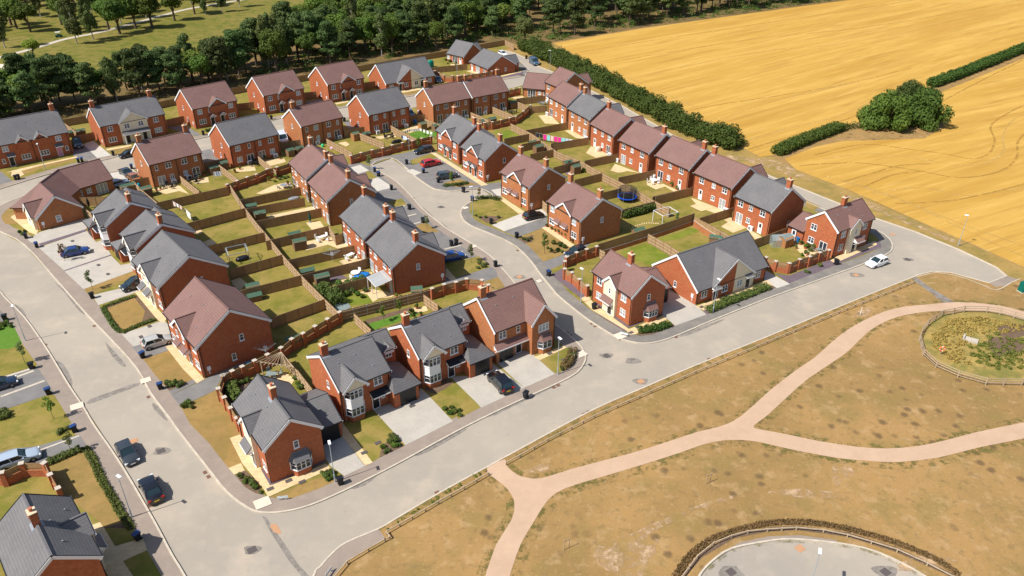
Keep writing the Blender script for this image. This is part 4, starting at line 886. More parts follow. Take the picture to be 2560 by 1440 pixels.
    def canopy(s, face, u0, u1, zt, zb, out, mat_='tg', gab=False, wht=True, posts=0):
        an, off = s.plane(face); n = Vector((math.cos(an), math.sin(an), 0)); t = Vector((-n.y, n.x, 0))
        Q = lambda u, d, z: tuple(n * (off + d) + t * u) [:2] + (z,)
        b, w = MB(), MB()
        if gab:
            um = (u0 + u1) / 2
            for a_, c_ in ((u0, um), (um, u1)):
                za, zc = (zb, zt) if a_ == u0 else (zt, zb)
                b.slab([Q(a_, 0, za), Q(c_, 0, zc), Q(c_, out, zc), Q(a_, out, za)], .09)
                w.beam(Q(a_, out + .01, za - .12), Q(c_, out + .01, zc - .12), .06, .12)
            w.beam(Q(u0 + .1, out, zb - .12), Q(u1 - .1, out, zb - .12), .06, .1).beam(Q(um, out, zb - .12), Q(um, out, zt - .1), .06, .06)
            w.beam(Q(um - .35, out, zb - .12), Q(um, out, zb + .3), .05, .05).beam(Q(um + .35, out, zb - .12), Q(um, out, zb + .3), .05, .05)
        else:
            b.slab([Q(u0, 0, zt), Q(u0, out, zb), Q(u1, out, zb), Q(u1, 0, zt)], .12)
            w.beam(Q(u0, out + .02, zb - .10), Q(u1, out + .02, zb - .10), .05, .16)
            for u in (u0 + .05, u1 - .05):
                q = [Q(u, 0.02, zt - .13), Q(u, out, zb - .13), Q(u, .02, zb - .25)]; d = t * .04
                w.add([Vector(p) - d for p in q] + [Vector(p) + d for p in q], [(0,1,2),(5,4,3),(0,1,4,3),(1,2,5,4),(2,0,3,5)])
            s_ = MB()
        for u in (u0 + .15, u1 - .15):
            if posts: w.beam(Q(u, out - .15, .0), Q(u, out - .15, zb - .1), .14, .14)
            else: w.beam(Q(u, .04, zb - .75), Q(u, out - .12, zb - .12), .07, .07)
        o = b.build('porch_canopy', M[mat_], s.root); w.build('canopy_bracket', M['white'], o)
    def bay(s, face, u, wd, dep, z0, z1, z2, roofm, base='brick', cant=.45, sill=.85, floors=1):
        """canted bay: base, white window band, hipped roof up to z2"""
        an, off = s.plane(face); n = Vector((math.cos(an), math.sin(an), 0)); t = Vector((-n.y, n.x, 0))
        Q = lambda uu, d, z: tuple(n * (off + d) + t * (u + uu))[:2] + (z,)
        def ring(e_, za, zb, mb, m=0):
            pts = [(-wd/2 - e_, 0), (-wd/2 + cant - e_ * .4, dep + e_), (wd/2 - cant + e_ * .4, dep + e_), (wd/2 + e_, 0)]
            vs = [Q(a, b, za) for a, b in pts] + [Q(a, b, zb) for a, b in pts]
            mb.add(vs, [(0,1,5,4),(1,2,6,5),(2,3,7,6),(4,5,6,7),(3,2,1,0)], m)
        bs = MB(); ring(0, 0, sill, bs)
        br = bs.build('bay_base', M[s.brick], s.root)
        wm = MB(); gl = MB()
        for fl in range(floors):
            zz = 0 if fl == 0 else 2.6
            a0, a1 = sill + zz, z1 + zz - (0 if floors == 1 else 0)
            ring(.09, a0, a0 + .1, wm); ring(.03, a1 - .14, a1, wm)
            ring(-.02, a0 + .08, a1 - .1, gl)
            pts = [(-wd/2, 0), (-wd/2 + cant, dep), (wd/2 - cant, dep), (wd/2, 0)]
            for (p, q), n_ in zip(zip(pts, pts[1:]), (1, max(2, round((wd - 2*cant) / .62)), 1)):
                for i in range(n_ + 1):
                    a = p[0] + (q[0]-p[0]) * i / n_, p[1] + (q[1]-p[1]) * i / n_; wm.beam(Q(*a, a0 + .05), Q(*a, a1 - .05), .10, .10)
                m_ = (a0 + a1) / 2 + .1; wm.beam(Q(*p, m_), Q(*q, m_), .045, .045)
            if fl == 0 and floors == 2: ring(.0, a1 - .02, 2.6 + sill + .02, wm)
        wo = wm.build('bay_window', M['white'], s.root); gl.build('pane', M['glass'], wo)
        if z2:
            rb = MB(); e_ = .18; P4 = [(-wd/2 - e_, 0, z1), (-wd/2 + cant - e_*.4, dep + e_, z1), (wd/2 - cant + e_*.4, dep + e_, z1), (wd/2 + e_, 0, z1)]
            T2 = [(-wd/2 + .35, 0.02, z2), (wd/2 - .35, 0.02, z2)]
            rb.slab([Q(*P4[0]), Q(*P4[1]), Q(*T2[0])], .1).slab([Q(*P4[1]), Q(*P4[2]), Q(*T2[1]), Q(*T2[0])], .1).slab([Q(*P4[2]), Q(*P4[3]), Q(*T2[1])], .1)
            rb.build('bay_roof', M[roofm], s.root)
            lb = MB().beam(Q(-wd/2+.3, .06, z2 + .02), Q(wd/2-.3, .06, z2 + .02), .16, .05); lb.build('bay_flashing', M['lead'], s.root)
    def down(s, *uf):
        for face, u in uf:
            an, off = s.plane(face); n = Vector((math.cos(an), math.sin(an), 0)); t = Vector((-n.y, n.x, 0)); p = n * (off + .06) + t * u
            k = ('dp', s.e); me = WINC.get(k) or WINC.setdefault(k, mesh_of(MB().tube((0,0,.05),(0,0,s.e-.25),.055,.055,6).beam((0,0,s.e-.27),(0,-.22,s.e-.12),.09,.09), 'downpipe', [M['black']]))
            link('downpipe', me, s.root, (p.x, p.y, 0), an + PI/2)
    def done(s):
        s.wall.build('wall', M[s.brick], s.root); r = s.roof.build('roof', M[s.tile], s.root)
        if s.barge.v: s.barge.build('bargeboard', M['white'], s.root)
        if s.gut.v: s.gut.build('gutter', M['black'], s.root)
        if s.cream.v: s.cream.build('rendered_gable', M['cream'], s.root)
        if s.b > 3 and s.key != 'W2':
            for fx, fy in ((-.55, .35), (.5, .72), (.1, .3)):
                y_ = -s.b * fy; z_ = s.r - (s.r - s.e) * fy; MB().box(-.08,.08,-.07,.07,-.05,.10).build('roof_vent', M['lead'], s.root, loc=(s.a*fx, y_, z_))
        for b in getattr(s, 'chs', []): b.build('chimney', [M[s.brick], M['stone'], M['terra'], M['lead']], r)
        return s
def template(name, h, out): TPL[name] = (h.a, out)

# --- back row, seen from the front
GB = 'semi-detached houses along the back road'
h = House('h01', 'semi_detached_house', 'grey roofed pair at the far left edge with a pink front door', tile='tg')
h.xgable(-1.5, 1.35, h.b+.05, 6.25, z0=3); h.xgable(2.15, 1.4, h.b+.05, 6.3, z0=3)
h.px('E','A',[(50,685,'n2'),(225,645,'n3'),(410,605,'n3'),(580,575,'n2'),(270,780,'n3'),(455,737,'n3'),(130,835,'door'),(603,725,'door',dict(col='pink'))]); h.px('E','A',[(42,820,'n1'),(670,683,'n1')])
u, _ = h.hit('E','A',110,760); h.canopy('E', u-.8, u+.8, 2.95, 2.45, .8, 'tg'); u, _ = h.hit('E','A',585,650); h.canopy('E', u-.8, u+.8, 2.95, 2.45, .8, 'tg')
h.down(('E', .3), ('E', h.a-.5)); h.chim(h.a-.9); h.done()
h = House('h02', 'semi_detached_house', 'grey roofed pair in the back row with a wide cream gable', tile='tg')
h.xgable(-.1, 3.35, h.b+.25, 7.3, wall='cream'); yy = h.gy; fc = (-PI/2, yy)
h.px('E','A',[(1095,475,'n2'),(1555,385,'n2'),(1128,593,'n3'),(1585,497,'n3')]); h.px(fc,'A',[(1265,445,'n2'),(1403,415,'n2'),(1290,600,'door'),(1455,555,'door')])
h.canopy(fc, -3.1, 2.9, 2.95, 2.45, 1.3, 'tg', posts=1); h.px('A','A',[(1033,633,'meter')])
h.chim(-h.a+.75); h.chim(h.a-1.1); h.down(('E', -h.a+.4), ('E', h.a-.4)); h.done()
ref = None
for key, lab in (('h03','plum roofed pair third from left in the back row'),
                 ('h04','plum roofed pair fourth from left in the back row'),
                 ('h05','plum roofed pair next to the half-rendered bungalow of the back row')):
    h = House(key, 'semi_detached_house', lab, brick='brick', tile='tr', group=GB)
    h.xgable(.6, 2.3, h.b+.08, 6.75, z0=3)
    if ref is None:
        o1 = h.px('E','Z',[(1995,1107,'n2'),(2103,1083,'n2'),(2200,1066,'n2'),(2305,1045,'n2'),(2030,1215,'n3'),(2130,1205,'door'),(2228,1180,'door'),(2322,1153,'n3')]); template('front', h, o1); ref = h
        o2 = h.px('A','Z',[(1828,1057,'n1'),(1880,1190,'n1'),(1940,1250,'meter')]); template('gableA', h, o2)
    else: h.tpl('E','front'); h.tpl('A','gableA')
    for i in (5, 6):
        u = TPL['front'][1][i][0] * h.a / TPL['front'][0]; h.canopy('E', u-.85, u+.85, 3.15, 2.5, .85, 'tr', gab=True)
    h.down(('E', -h.a+.35), ('E', h.a-.35)); h.done()
def bung(key, lab, reg, pts, wins, fr, doorx, tile='tg'):
    h = House(key, 'bungalow', lab, brick='brick', tile=tile, cat='bungalow')
    sl = (h.r-h.e)/h.b; h.xgable(-.1, 4.7, h.b+.25, 2.5+4.7*sl*.98, e=2.5, wall='brick'); yy = h.gy
    q = [(0, 0), (4.48, 0), (4.48, 2.6), (0, 2.5+4.7*sl*.98-.22)]; 
    h.cream.add([(x, -yy-.03, z) for x, z in q] + [(x, -yy+.1, z) for x, z in q], [(0,1,2,3),(7,6,5,4)] + [(i,(i+1)%4,(i+1)%4+4,i+4) for i in range(4)])
    fc = (-PI/2, yy+.03); h.px('E', reg, wins); h.px(fc, reg, fr)
    for du in doorx:
        u, _ = h.hit(fc, reg, *du); h.canopy(fc, u-.75, u+.75, 2.6, 2.35, .7, 'tg')
    h.down(('E', -h.a+.35), ('E', h.a-.35)); return h
h = bung('h06', 'grey roofed bungalow in the back row, gable half brick, half cream', 'B', None, [(1515,615,'n2'),(1897,560,'n2')], [(1663,600,'n2'),(1762,582,'n2'),(1605,630,'door'),(1820,590,'door')], [(1605,600),(1825,560)])
h.px('A','B',[(1383,597,'n1')]); h.done()
h = bung('B2', 'long grey roofed bungalow by the park road, gable half brick half cream', 'M', None, [(1600,780,'n2'),(2140,570,'n2')], [(1812,690,'n2'),(1957,648,'n2'),(1715,760,'door'),(2035,655,'door')], [(1715,720),(2040,610)])
h.px('A','M',[(1313,670,'n1'),(1485,805,'meter')]); h.done()
# --- second row, rear walls seen
for key, lab, br, tl, tn in (('h07','plum roofed house pair with two chimneys, its rear facing the far left garden','brick2','tr','r1'),
    ('h10','grey roofed house pair behind the oval green lawn with a white washing line','brick','tg','r2'),
    ('h08','leftmost grey roofed pair showing its rear wall, between two plum roofs','brick','tg','r2'),
    ('h09','plum roofed pair behind the brick wall heading the close, one chimney','brick2','tr','r1'),
    ('h11','left one of the two joined plum roofed blocks in the upper middle','brick2','tr','r1'),
    ('h12','right one of the two joined plum roofed blocks in the upper middle','brick2','tr','r1')):
    h = House(key, 'semi_detached_house', lab, brick=br, tile=tl)
    if key == 'h07':
        template('r1', h, h.px('E','A',[(1560,865,'n1'),(1678,838,'n2'),(1838,798,'n2'),(1952,773,'n1'),(1625,1018,'fr'),(1722,968,'n2s'),(1858,932,'n2s'),(1965,925,'fr')]))
        template('gA', h, h.px('A','A',[(1408,810,'n1'),(1382,905,'meter')])); h.px('E','A',[(1740,1045,'pump'),(1890,1000,'pump')])
    elif key == 'h10':
        template('r2', h, h.px('E','B',[(1353,928,'n2'),(1447,907,'n1'),(1537,887,'n1'),(1627,865,'n2'),(1365,1047,'n2'),(1455,1043,'fr'),(1550,1005,'fr'),(1637,983,'n2')]))
        template('gA2', h, h.px('A','B',[(1200,892,'n1'),(1183,990,'n1'),(1110,978,'meter')])); h.px('E','B',[(1375,1110,'pump'),(1655,1035,'pump')])
    else:
        h.tpl('E', tn)
        if key != 'h12': h.tpl('A', 'gA2' if tn == 'r2' else 'gA')
        h.put('E', -h.a*.35, .05, 'pump'); h.put('E', h.a*.72, .05, 'pump')
    if key in ('h07','h11'): h.chim(-h.a+.8); h.chim(h.a-.7)
    if key == 'h12': h.chim(-h.a+.8); h.chim(h.a-.8)
    if key == 'h09': h.chim(-h.a+.9)
    h.down(('E', -h.a+.35), ('E', h.a-.35), ('E', 0)); h.done()
# --- houses along the field lane, rear walls seen, front gables beyond
FGX = dict(h15=-2.4, h16=2.4, h17=.9, h18=-2.7, h19=-2.6, h22=2.8, h20=-2.3)
ref = None
for key, lab, br, tl, mir, ch in (('h20','grey roofed end house beside the greenhouse garden, roof spotted with pale lichen','brick','tg',0,1),
    ('h15','plum roofed house at the top of the right-hand row, joined to grey','brick2','tr',0,1),
    ('h16','grey roofed house between plum ones, above the colourful washing line','brick2','tg',1,-1),
    ('h17','plum roofed house joined to the right of the washing-line grey one','brick','tr',1,-1),
    ('h18','plum roofed house directly above the one with the round garden seat','brick','tr',0,1),
    ('h19','plum roofed house whose patio holds the round white garden seat','brick','tr',0,1),
    ('h22','plum roofed house directly left of the grey lichen-spotted end house','brick','tr',1,-1)):
    h = House(key, 'terraced_house', lab, brick=br, tile=tl)
    h.xgable(FGX[key], 2.2, h.b+1.4, 7.1, side=1, depth=2.0)
    if ref is None:
        ref = h; template('rt', h, h.px('E','G',[(850,507,'n2'),(953,548,'n2s'),(1070,605,'n2'),(830,665,'fr'),(922,683,'n2s'),(1037,770,'bdoor')])); h.px('E','G',[(955,790,'pump')])
    else: h.tpl('E', 'rt', mirror=bool(mir)); h.put('E', -h.a*.93 if not mir else h.a*.9, .05, 'pump')
    if key in ('h18','h19'): h.put('B', -.6, 1.4, 'n1')
    if key == 'h20': h.put('B', 1.0, 1.4, 'n1')
    h.chim(ch * (h.a-.8)); h.down(('E', -h.a+.3), ('E', h.a-.3)); h.done()
h = House('h14', 'detached_house', 'plum roofed tall house set back behind the top of the right-hand row', brick='brick2', tile='tr', pos=(HP['h14'][0]+.4, HP['h14'][1]-.6, HP['h14'][2], 3.6, *HP['h14'][4:]))
h.px('E','N2',[(920,660,'n2'),(885,950,'n2')]); h.xgable(1.2, 2.2, h.b+1.3, 7.0, side=1, depth=2); h.down(('E', -h.a+.3)); h.done()
h = House('h13', 'bungalow', 'plum roofed bungalow by the turning head, joined to the two-storey plum house', brick='brick2', tile='tr', cat='bungalow')
h.px('E','N2',[(490,840,'fr3'),(690,830,'n2s'),(815,820,'n1')]); h.down(('E', -h.a+.3)); h.done()
h = House('h30', 'bungalow', 'upper of the two joined grey roofed bungalows at the edge of the pines', brick='brick', tile='tg', cat='bungalow')
h.prism(-h.a, h.a+2.4, -h.b-1.7, -h.b+2.5, 2.3, 4.05, 'x', barge=(1,1)) if False else None
h.px('E','N1',[(315,620,'n2'),(480,690,'fr3'),(610,745,'bdoor')]); h.xgable(-.4, 2.2, h.b+1.8, 4.8, side=1, e=2.5, depth=2); h.down(('E', h.a-.3)); h.done()
h = House('h31', 'bungalow', 'lower of the two joined grey bungalows, brick gable to the turning head', brick='brick', tile='tg', cat='bungalow')
h.px('E','N1',[(905,895,'bdoor'),(1045,935,'fr3'),(1210,950,'n2')]); h.px('B','N1',[(1740,905,'n1')]); h.xgable(2.4, 2.2, h.b+1.5, 4.7, side=1, e=2.5, depth=2); h.down(('B', h.b-.5)); h.done()
# --- corner house by the field
h = House('h21', 'detached_house', 'plum roofed detached house at the right end by the field', brick='brick', tile='tr')
h.prism(-5.4, 2.4, h.b-.28, 6.6, 2.5, 4.3, 'y' if False else 'x', barge=(1,1), gut=(0,1)) if False else None
h.prism(-5.4, 2.3, h.b-.32, 6.6, 2.5, 4.3, 'y', barge=(0,1), gut=(1,1))
h.xgable(-.4, 1.65, h.b+.4, 6.55, wall='cream'); fc = (-PI/2, h.gy)
h.px('E','G',[(1878,813,'n2'),(2092,733,'n2'),(1843,955,'n2'),(2062,870,'n2')]); h.px(fc,'G',[(2007,770,'n1w',dict(w=.5)),(1970,950,'door')])
h.px('A','G',[(1585,733,'n2'),(1553,870,'n2'),(1672,930,'fr')]); h.put((PI, 5.28), -5.0, 1.09, 'bdoor')
u, _ = h.hit(fc,'G',2010,870); h.canopy(fc, u-1.0, u+1.0, 2.95, 2.25, 1.0, 'tr'); h.chim(-.1); h.down(('E', -h.a+.3), ('E', h.a-.3)); h.done()
# --- the close: left side (fronts hidden, rear walls and gable ends seen)
template('semiL', ref, [])
TPL['semiL'] = (5.2, [(-3.95,4.04,'n1',{}),(-1.9,4.04,'n2',{}),(1.9,4.04,'n2',{}),(3.95,4.04,'n1',{}),(-4.0,1.1,'fr',{}),(-2.0,1.5,'n2s',{}),(2.0,1.5,'n2s',{}),(4.0,1.1,'fr',{})])
for key, lab, br, tl in (('L1','upper plum roofed pair on the left side of the winding close','brick2','tr'),('L2','lower plum roofed pair on the left side of the winding close','brick2','tr'),
    ('L3','upper grey roofed pair on the left side of the winding close','brick','tg'),('L4','lower grey roofed pair left of the close, glazed veranda behind','brick','tg')):
    h = House(key, 'semi_detached_house', lab, brick=br, tile=tl)
    h.xgable(.2, 2.2, h.b+.12, 6.75, side=1, z0=3); h.tpl('E','semiL'); h.chim(-h.a+.7); h.chim(h.a-.8)
    for x_ in (-3.6,-1.0,1.4,3.8): h.put('F', x_, 4.02, 'n2')
    if key == 'L2': h.px('B','O4',[(1425,1265,'n1')])
    if key == 'L4': h.px('B','D',[(1620,1120,'n1',dict(glass='blind')),(1863,1240,'meter')])
    h.down(('E', -h.a+.3), ('E', h.a-.3), ('B', -h.b+.5)); h.done()
# --- the close: right side, fronts seen
ref = None
for key, lab, br, tl, cn in (('A4','lower plum roofed pair on the right side of the close','brick2','tr',0),
    ('A3','upper plum roofed pair on the right side of the close','brick2','tr',0),
    ('A1','upper grey roofed pair by the red and black parked cars','brick','tg',1),('A2','lower grey roofed pair by the blue-grey parked car','brick','tg',1)):
    h = House(key, 'semi_detached_house', lab, brick=br, tile=tl); h.xgable(.2, 2.35, h.b+.15, 6.8, z0=3 if cn else 0)
    if ref is None:
        ref = h; template('fc', h, h.px('E','F',[(1207,565,'n2'),(1275,603,'n1'),(1350,650,'n1'),(1422,700,'n2'),(1200,700,'n2',dict(w=1.5)),(1272,770,'door'),(1345,810,'door'),(1418,840,'n2',dict(w=1.5))]))
    else: h.tpl('E','fc')
    for i in (5, 6):
        u = TPL['fc'][1][i][0] * h.a / TPL['fc'][0]
        if cn: h.canopy('E', u-.8, u+.8, 3.1, 2.5, .85, tl, gab=True)
        else: h.canopy('E', u-.85, u+.75, 3.05, 2.4, .95, tl)
    if key == 'A4': h.px('B','F',[(1700,660,'n1',dict(glass='blind')),(1508,890,'meter')])
    if key == 'A3': h.px('B','F',[(1168,342,'n1'),(996,550,'meter')])
    if key == 'A2': h.px('B','C',[(722,1355,'n1')]); h.put('B', -h.b+.9, 1.3, 'meter')
    h.chim(-h.a+.7); h.chim(h.a-.8); h.down(('E', -h.a+.3), ('E', h.a-.3)); h.done()
# --- two detached corner houses of one type
def corner(key, lab, tile, reg, bw, garage_m, E_, can, B_, bayc, G_, boxm):
    h = House(key, 'detached_house', lab, brick='brick', tile=tile)
    h.prism(-5.2, 2.4, h.b-.32, 6.8, 2.5, 4.3, 'y', barge=(0,1), gut=(1,1))
    h.xgable(0.05, 1.62, h.b+.38, 6.6, wall='cream'); fc = (-PI/2, h.gy)
    h.px('E', reg, E_); h.px(fc, reg, G_); h.px('B', reg, B_)
    h.canopy(fc, *can, tile); u, _ = h.hit('B', reg, *bayc); h.bay('B', u, 2.5, .75, 0, 2.05, 3.0, boxm)
    h.put((0, 2.3), 5.05, .03, 'garage', w=2.5, h=2.15)
    h.chim(.1); h.down(('E', -h.a+.3), ('E', h.a-.25)); h.done()
corner('F1', 'grey roofed detached house on the front corner, cream side gable', 'tg', 'J', 0, 0, [(565,1030,'n2')], (-1.25, 1.1, 2.95, 2.2, .75), [(875,810,'n1')], (935,1040), [(460,985,'door')], 'tg')
corner('B1', 'plum roofed detached house at the corner of the close, narrow cream gable', 'tr', 'M', 0, 0, [(558,640,'n2'),(550,785,'n2'),(800,805,'n2'),(788,960,'n2')], (-1.3, 1.1, 2.95, 2.2, .75), [(1050,785,'n1')], (1055,985), [(660,717,'n1w',dict(w=.5)),(655,925,'door')], 'tr')
# --- detached houses with two-storey bay and attached garage; mir flips them
def bayhouse(key, lab, mir=False, bk=True):
    h = House(key, 'detached_house', lab, brick='brick', tile='tg'); m = -1 if mir else 1; a, b = h.a, h.b
    X = lambda v: m * v
    def pr(x0, x1, *r, **k):
        if mir: x0, x1 = -x1, -x0
        h.prism(x0, x1, *r, **k)
    rr = h.e + (b + .45) / 2 * h.sl * 1.05
    pr(a - .3, a + 3.1, -.45, b, h.e - .012, rr, 'x', barge=(0, 1) if not mir else (1, 0))
    xc = a + 2.0; zc = h.e + .75
    for dx in (-1, 1):
        h.roof.slab([(X(xc+dx*.85), -.6, h.e), (X(xc), -.6, zc), (X(xc), 1.0, zc), (X(xc+dx*.85), .3, h.e)], .08)
        h.barge.beam((X(xc+dx*.85), -.6, h.e-.12), (X(xc), -.6, zc-.12), .05, .16)
    h.barge.add([(X(xc-.7),-.5,h.e-.6),(X(xc+.7),-.5,h.e-.6),(X(xc+.7),-.5,h.e-.05),(X(xc),-.5,zc-.1),(X(xc-.7),-.5,h.e-.05)], [(0,1,2,3,4)])
    h.put((-PI/2, .5 if False else .17), X(xc), 4.25, 'n2s')
    # garage with a lean-to roof hipped at the front
    x0, x1, yf, yb, e2, t2 = a - .7, a + 3.3, -6.15, -.3, 2.5, 4.05
    s_ = lambda *p: h.roof.slab([(X(q[0]), q[1], q[2]) for q in p], .12)
    s_((a - .1, -4.75, t2), (x1, yf, e2), (x1, yb, e2), (a - .1, yb, t2)); s_((x0, yf, e2), (x1, yf, e2), (a - .1, -4.75, t2))
    s_((x0, yf, e2), (a - .1, -4.75, t2), (x0, -b + .2, e2 + .4))
    h.wall.box(min(X(x0+.15), X(x1-.3)), max(X(x0+.15), X(x1-.3)), yf+.3, yb, 0, e2 - .1)
    for z_, w_ in ((0,0),): h.gut.beam((X(x0), yf-.04, e2-.08), (X(x1), yf-.04, e2-.08), .12, .12); h.gut.beam((X(x1+.04), yf, e2-.08), (X(x1+.04), yb, e2-.08), .12, .12)
    h.put((-PI/2, -(yf+.3)), X((x0+x1)/2 + .12), .03, 'garage', w=2.3, h=2.1)
    # bay under its own gable
    h.xgable(X(-1.65), 1.75, b + .72, 6.75, wall='cream', z0=4.95, depth=.9); h.bay('E', X(-1.65), 2.5, .8, 0, 2.15, 0, 'tg', floors=2)
    h.put('E', X(1.75), 4.1, 'n2'); h.put('E', X(1.2), 1.09, 'door'); h.put('E', X(2.25), 1.6, 'n1w', w=.5, h=.7)
    q = (X(.45), X(2.9)); h.canopy('E', min(q), max(q), 2.95, 2.5, 1.0, 'black', wht=False)
    if not mir: h.put('A', 1.2, 4.0, 'n1')
    else: h.put('B', 1.0, 4.1, 'n1'); h.put('B', 1.4, 1.5, 'n1')
    h.chim(X(-a+.65)); h.down(('E', X(-a+.3)), ('E', X(a-.35))); h.done()
bayhouse('F2', 'grey roofed house with two-storey white bay, next to the front corner')
bayhouse('F3', 'grey roofed house with two-storey white bay, by the black parked car')
bayhouse('T1', 'grey roofed detached house on the left road nearest the blue saloon', True)
bayhouse('T2', 'second grey roofed detached house from the blue saloon, with chimney', True)
# --- plum front house with a full-height gable wing
h = House('F4', 'detached_house', 'plum roofed detached front house with a tall gable wing', brick='brick2', tile='tr')
h.xgable(2.55, 2.2, h.b+1.5, 7.75, depth=1.9); fc = (-PI/2, h.gy)
h.px('E','L',[(625,605,'n2'),(782,540,'n1')]); h.px(fc,'L',[(1037,520,'n3')]); 
h.wall.box(-h.a+.12, -1.75, -h.b-.15, -h.b+.4, 0, 2.6); h.put((-PI/2, h.b+.15), -2.95, .03, 'garage', w=2.3, h=2.1); h.px('E','L',[(785,745,'door')])
h.canopy('E', -h.a-.05, .62, 3.05, 2.4, .95, 'tr'); u, _ = h.hit(fc,'L',1042,700); h.bay(fc, u, 2.3, .7, 0, 2.1, 3.0, 'tr')
h.chim(-h.a+.9); h.down(('E', -h.a+.3), ((-PI/2, h.gy), 4.4)); h.done()
# --- house at the bottom left corner
h = House('F0', 'detached_house', 'grey roofed house cut off at the bottom left corner', brick='brick', tile='tg')
h.xgable(-.15, 1.62, h.b+.38, 6.6, wall='cream'); fc = (-PI/2, h.gy); h.canopy(fc, -1.1, 1.1, 2.9, 2.25, .75, 'tg'); h.put(fc, 0, 1.09, 'door')
h.put('A', .2, 4.0, 'n1'); h.put('E', -3.2, 4.0, 'n2'); h.put('E', 3.2, 4.0, 'n2'); h.put('E', -3.2, 1.5, 'n2'); h.put('E', 3.2, 1.5, 'n2'); h.chim(.2); h.down(('E', -h.a+.3)); h.done()
# --- semis of the left road
for key, lab, br, tl, cr_, cz in (('T3','grey roofed pair on the left road with cream gable and two canopies','brick','tg','cream',1),('T4','large plum roofed pair on the left road beside the silver hatchback','brick','tr','brick',0)):
    h = House(key, 'semi_detached_house', lab, brick=br, tile=tl); h.xgable(.3, 2.45, h.b+.22, 6.95, wall=cr_, z0=0 if cz else 3); fc = (-PI/2, h.gy)
    for u in (-4.2, 4.2): h.put('E', u, 4.02, 'n2'); h.put('E', u, 1.5, 'n2', w=1.6)
    for u in (-.8, 1.3): h.put(fc if cz else fc, u, 4.1, 'n1')
    for u in (-1.0, 1.4):
        h.put(fc if cz else 'E', u, 1.09, 'door'); h.canopy(fc if cz else 'E', u-.85, u+.75, 3.05, 2.4, 1.0, 'tg' if cz else 'tr')
    if key == 'T4': h.px('B','O6',[(1778,765,'n1'),(1640,1192,'n1')]); h.put('B', -h.b+1.1, 1.3, 'meter')
    else: h.px('B','O3',[(1610,1060,'n1')])
    h.down(('E', -h.a+.3), ('E', h.a-.3), ('B', -h.b+.5)); h.done()
# --- angled corner bungalow, upper left
h = House('W2', 'bungalow', 'plum roofed bungalow bent round the corner at the upper left', brick='brick2', tile='tr', cat='bungalow', main=False)
h.prism(-4.33, h.a, -h.b, h.b, h.e, h.r, 'x', barge=(0, 1))
h.T = (-4.3, 0.0, math.atan2(4.96, -5.15)); h.prism(-4.2, 7.15, -4.35, 4.35, 2.5, h.r - .06, 'x', hipA=4.0, barge=(0,0))
w1 = HP['W1']; dx, dy = w1[0]-h.x, w1[1]-h.y; c_, s_ = math.cos(-h.yaw), math.sin(-h.yaw)
h.T = (dx*c_ - dy*s_, dx*s_ + dy*c_, w1[2]-h.yaw); h.prism(-w1[3]-.6, w1[3], -4.3, 4.3, 2.5, h.r - .1, 'x', barge=(0,1)); T3_ = h.T; h.T = (0, 0, 0)
h.xgable(1.2, 2.3, h.b+.5, 4.75, e=2.5, wall='cream', depth=1.0)
h.px('B','O1',[(1170,1310,'n1',dict(w=.9,h=1.2,glass='blind'))]); h.put('B', -h.b+1.0, 1.3, 'meter'); h.put((-PI/2, h.gy), 1.2, 1.5, 'n2')
nn = -PI/2 + T3_[2]; off = T3_[0]*math.cos(nn) + T3_[1]*math.sin(nn) + 4.0
h.px((nn, off),'O1',[(1620,810,'n1',dict(w=.4)),(1785,785,'n2s'),(2050,745,'fr3')]); h.done()
# ================================================================= FENCES AND GARDEN WALLS
M['board'] = uvmat('upright_fence_boards', (.37,.225,.105), (.29,.17,.075), (.14,.08,.04), .125, 50.0, .005, bump=.4, blotch=[(.35,(.44,.29,.15),.5),(2.5,(.26,.16,.075),.4)], offset=0)
def fence(label, pts, h=1.8, rails=1, sp=2.3, cat='fence', posts='woodv', name='garden_fence', z=None):
    z = h if z is None else z; P = [g(x, y, z) for x, y in pts]
    for p in P: p.z = 0
    root = thing(name, label, cat, P[0]); o0 = P[0]
    pm = mesh_of(MB().box(-.06,.06,-.06,.06,0,h+.06), 'post', [M[posts]])
    for i in range(len(P) - 1):
        a, b = P[i], P[i+1]; d = b - a; L_ = d.length; n = max(1, round(L_ / sp)); s_ = L_ / n; an = math.atan2(d.y, d.x)
        m = MB().box(.05, s_ - .05, -.02, .02, .08, h, 0).box(.03, s_ - .03, -.035, .035, h, h + .05, 1).box(.05, s_ - .05, -.03, .03, 0, .1, 1)
        sun_ = d.y < 0 or rails > 0
        for zz in (.35, h * .52, h - .25):
            yy = -.095 if sun_ else .02; m.box(.04, s_ - .04, yy, yy + .075, zz, zz + .10, 2 if sun_ else 1)  # rails facing the sun get the paler timber: sunlight put into their colour
        if sun_: m.box(s_*.48, s_*.52, -.08, -.02, .05, h, 2)
        me = mesh_of(m, 'panel', [M['board'], M['woodv'], M['rail']])
        for k in range(n):
            p = a + d * (k / n) - o0; link('panel', me, root, p, an)
            if k or i == 0 or True: link('post', pm, root, p, an)
        if i == len(P) - 2: link('post', pm, root, b - o0, an)
    return root
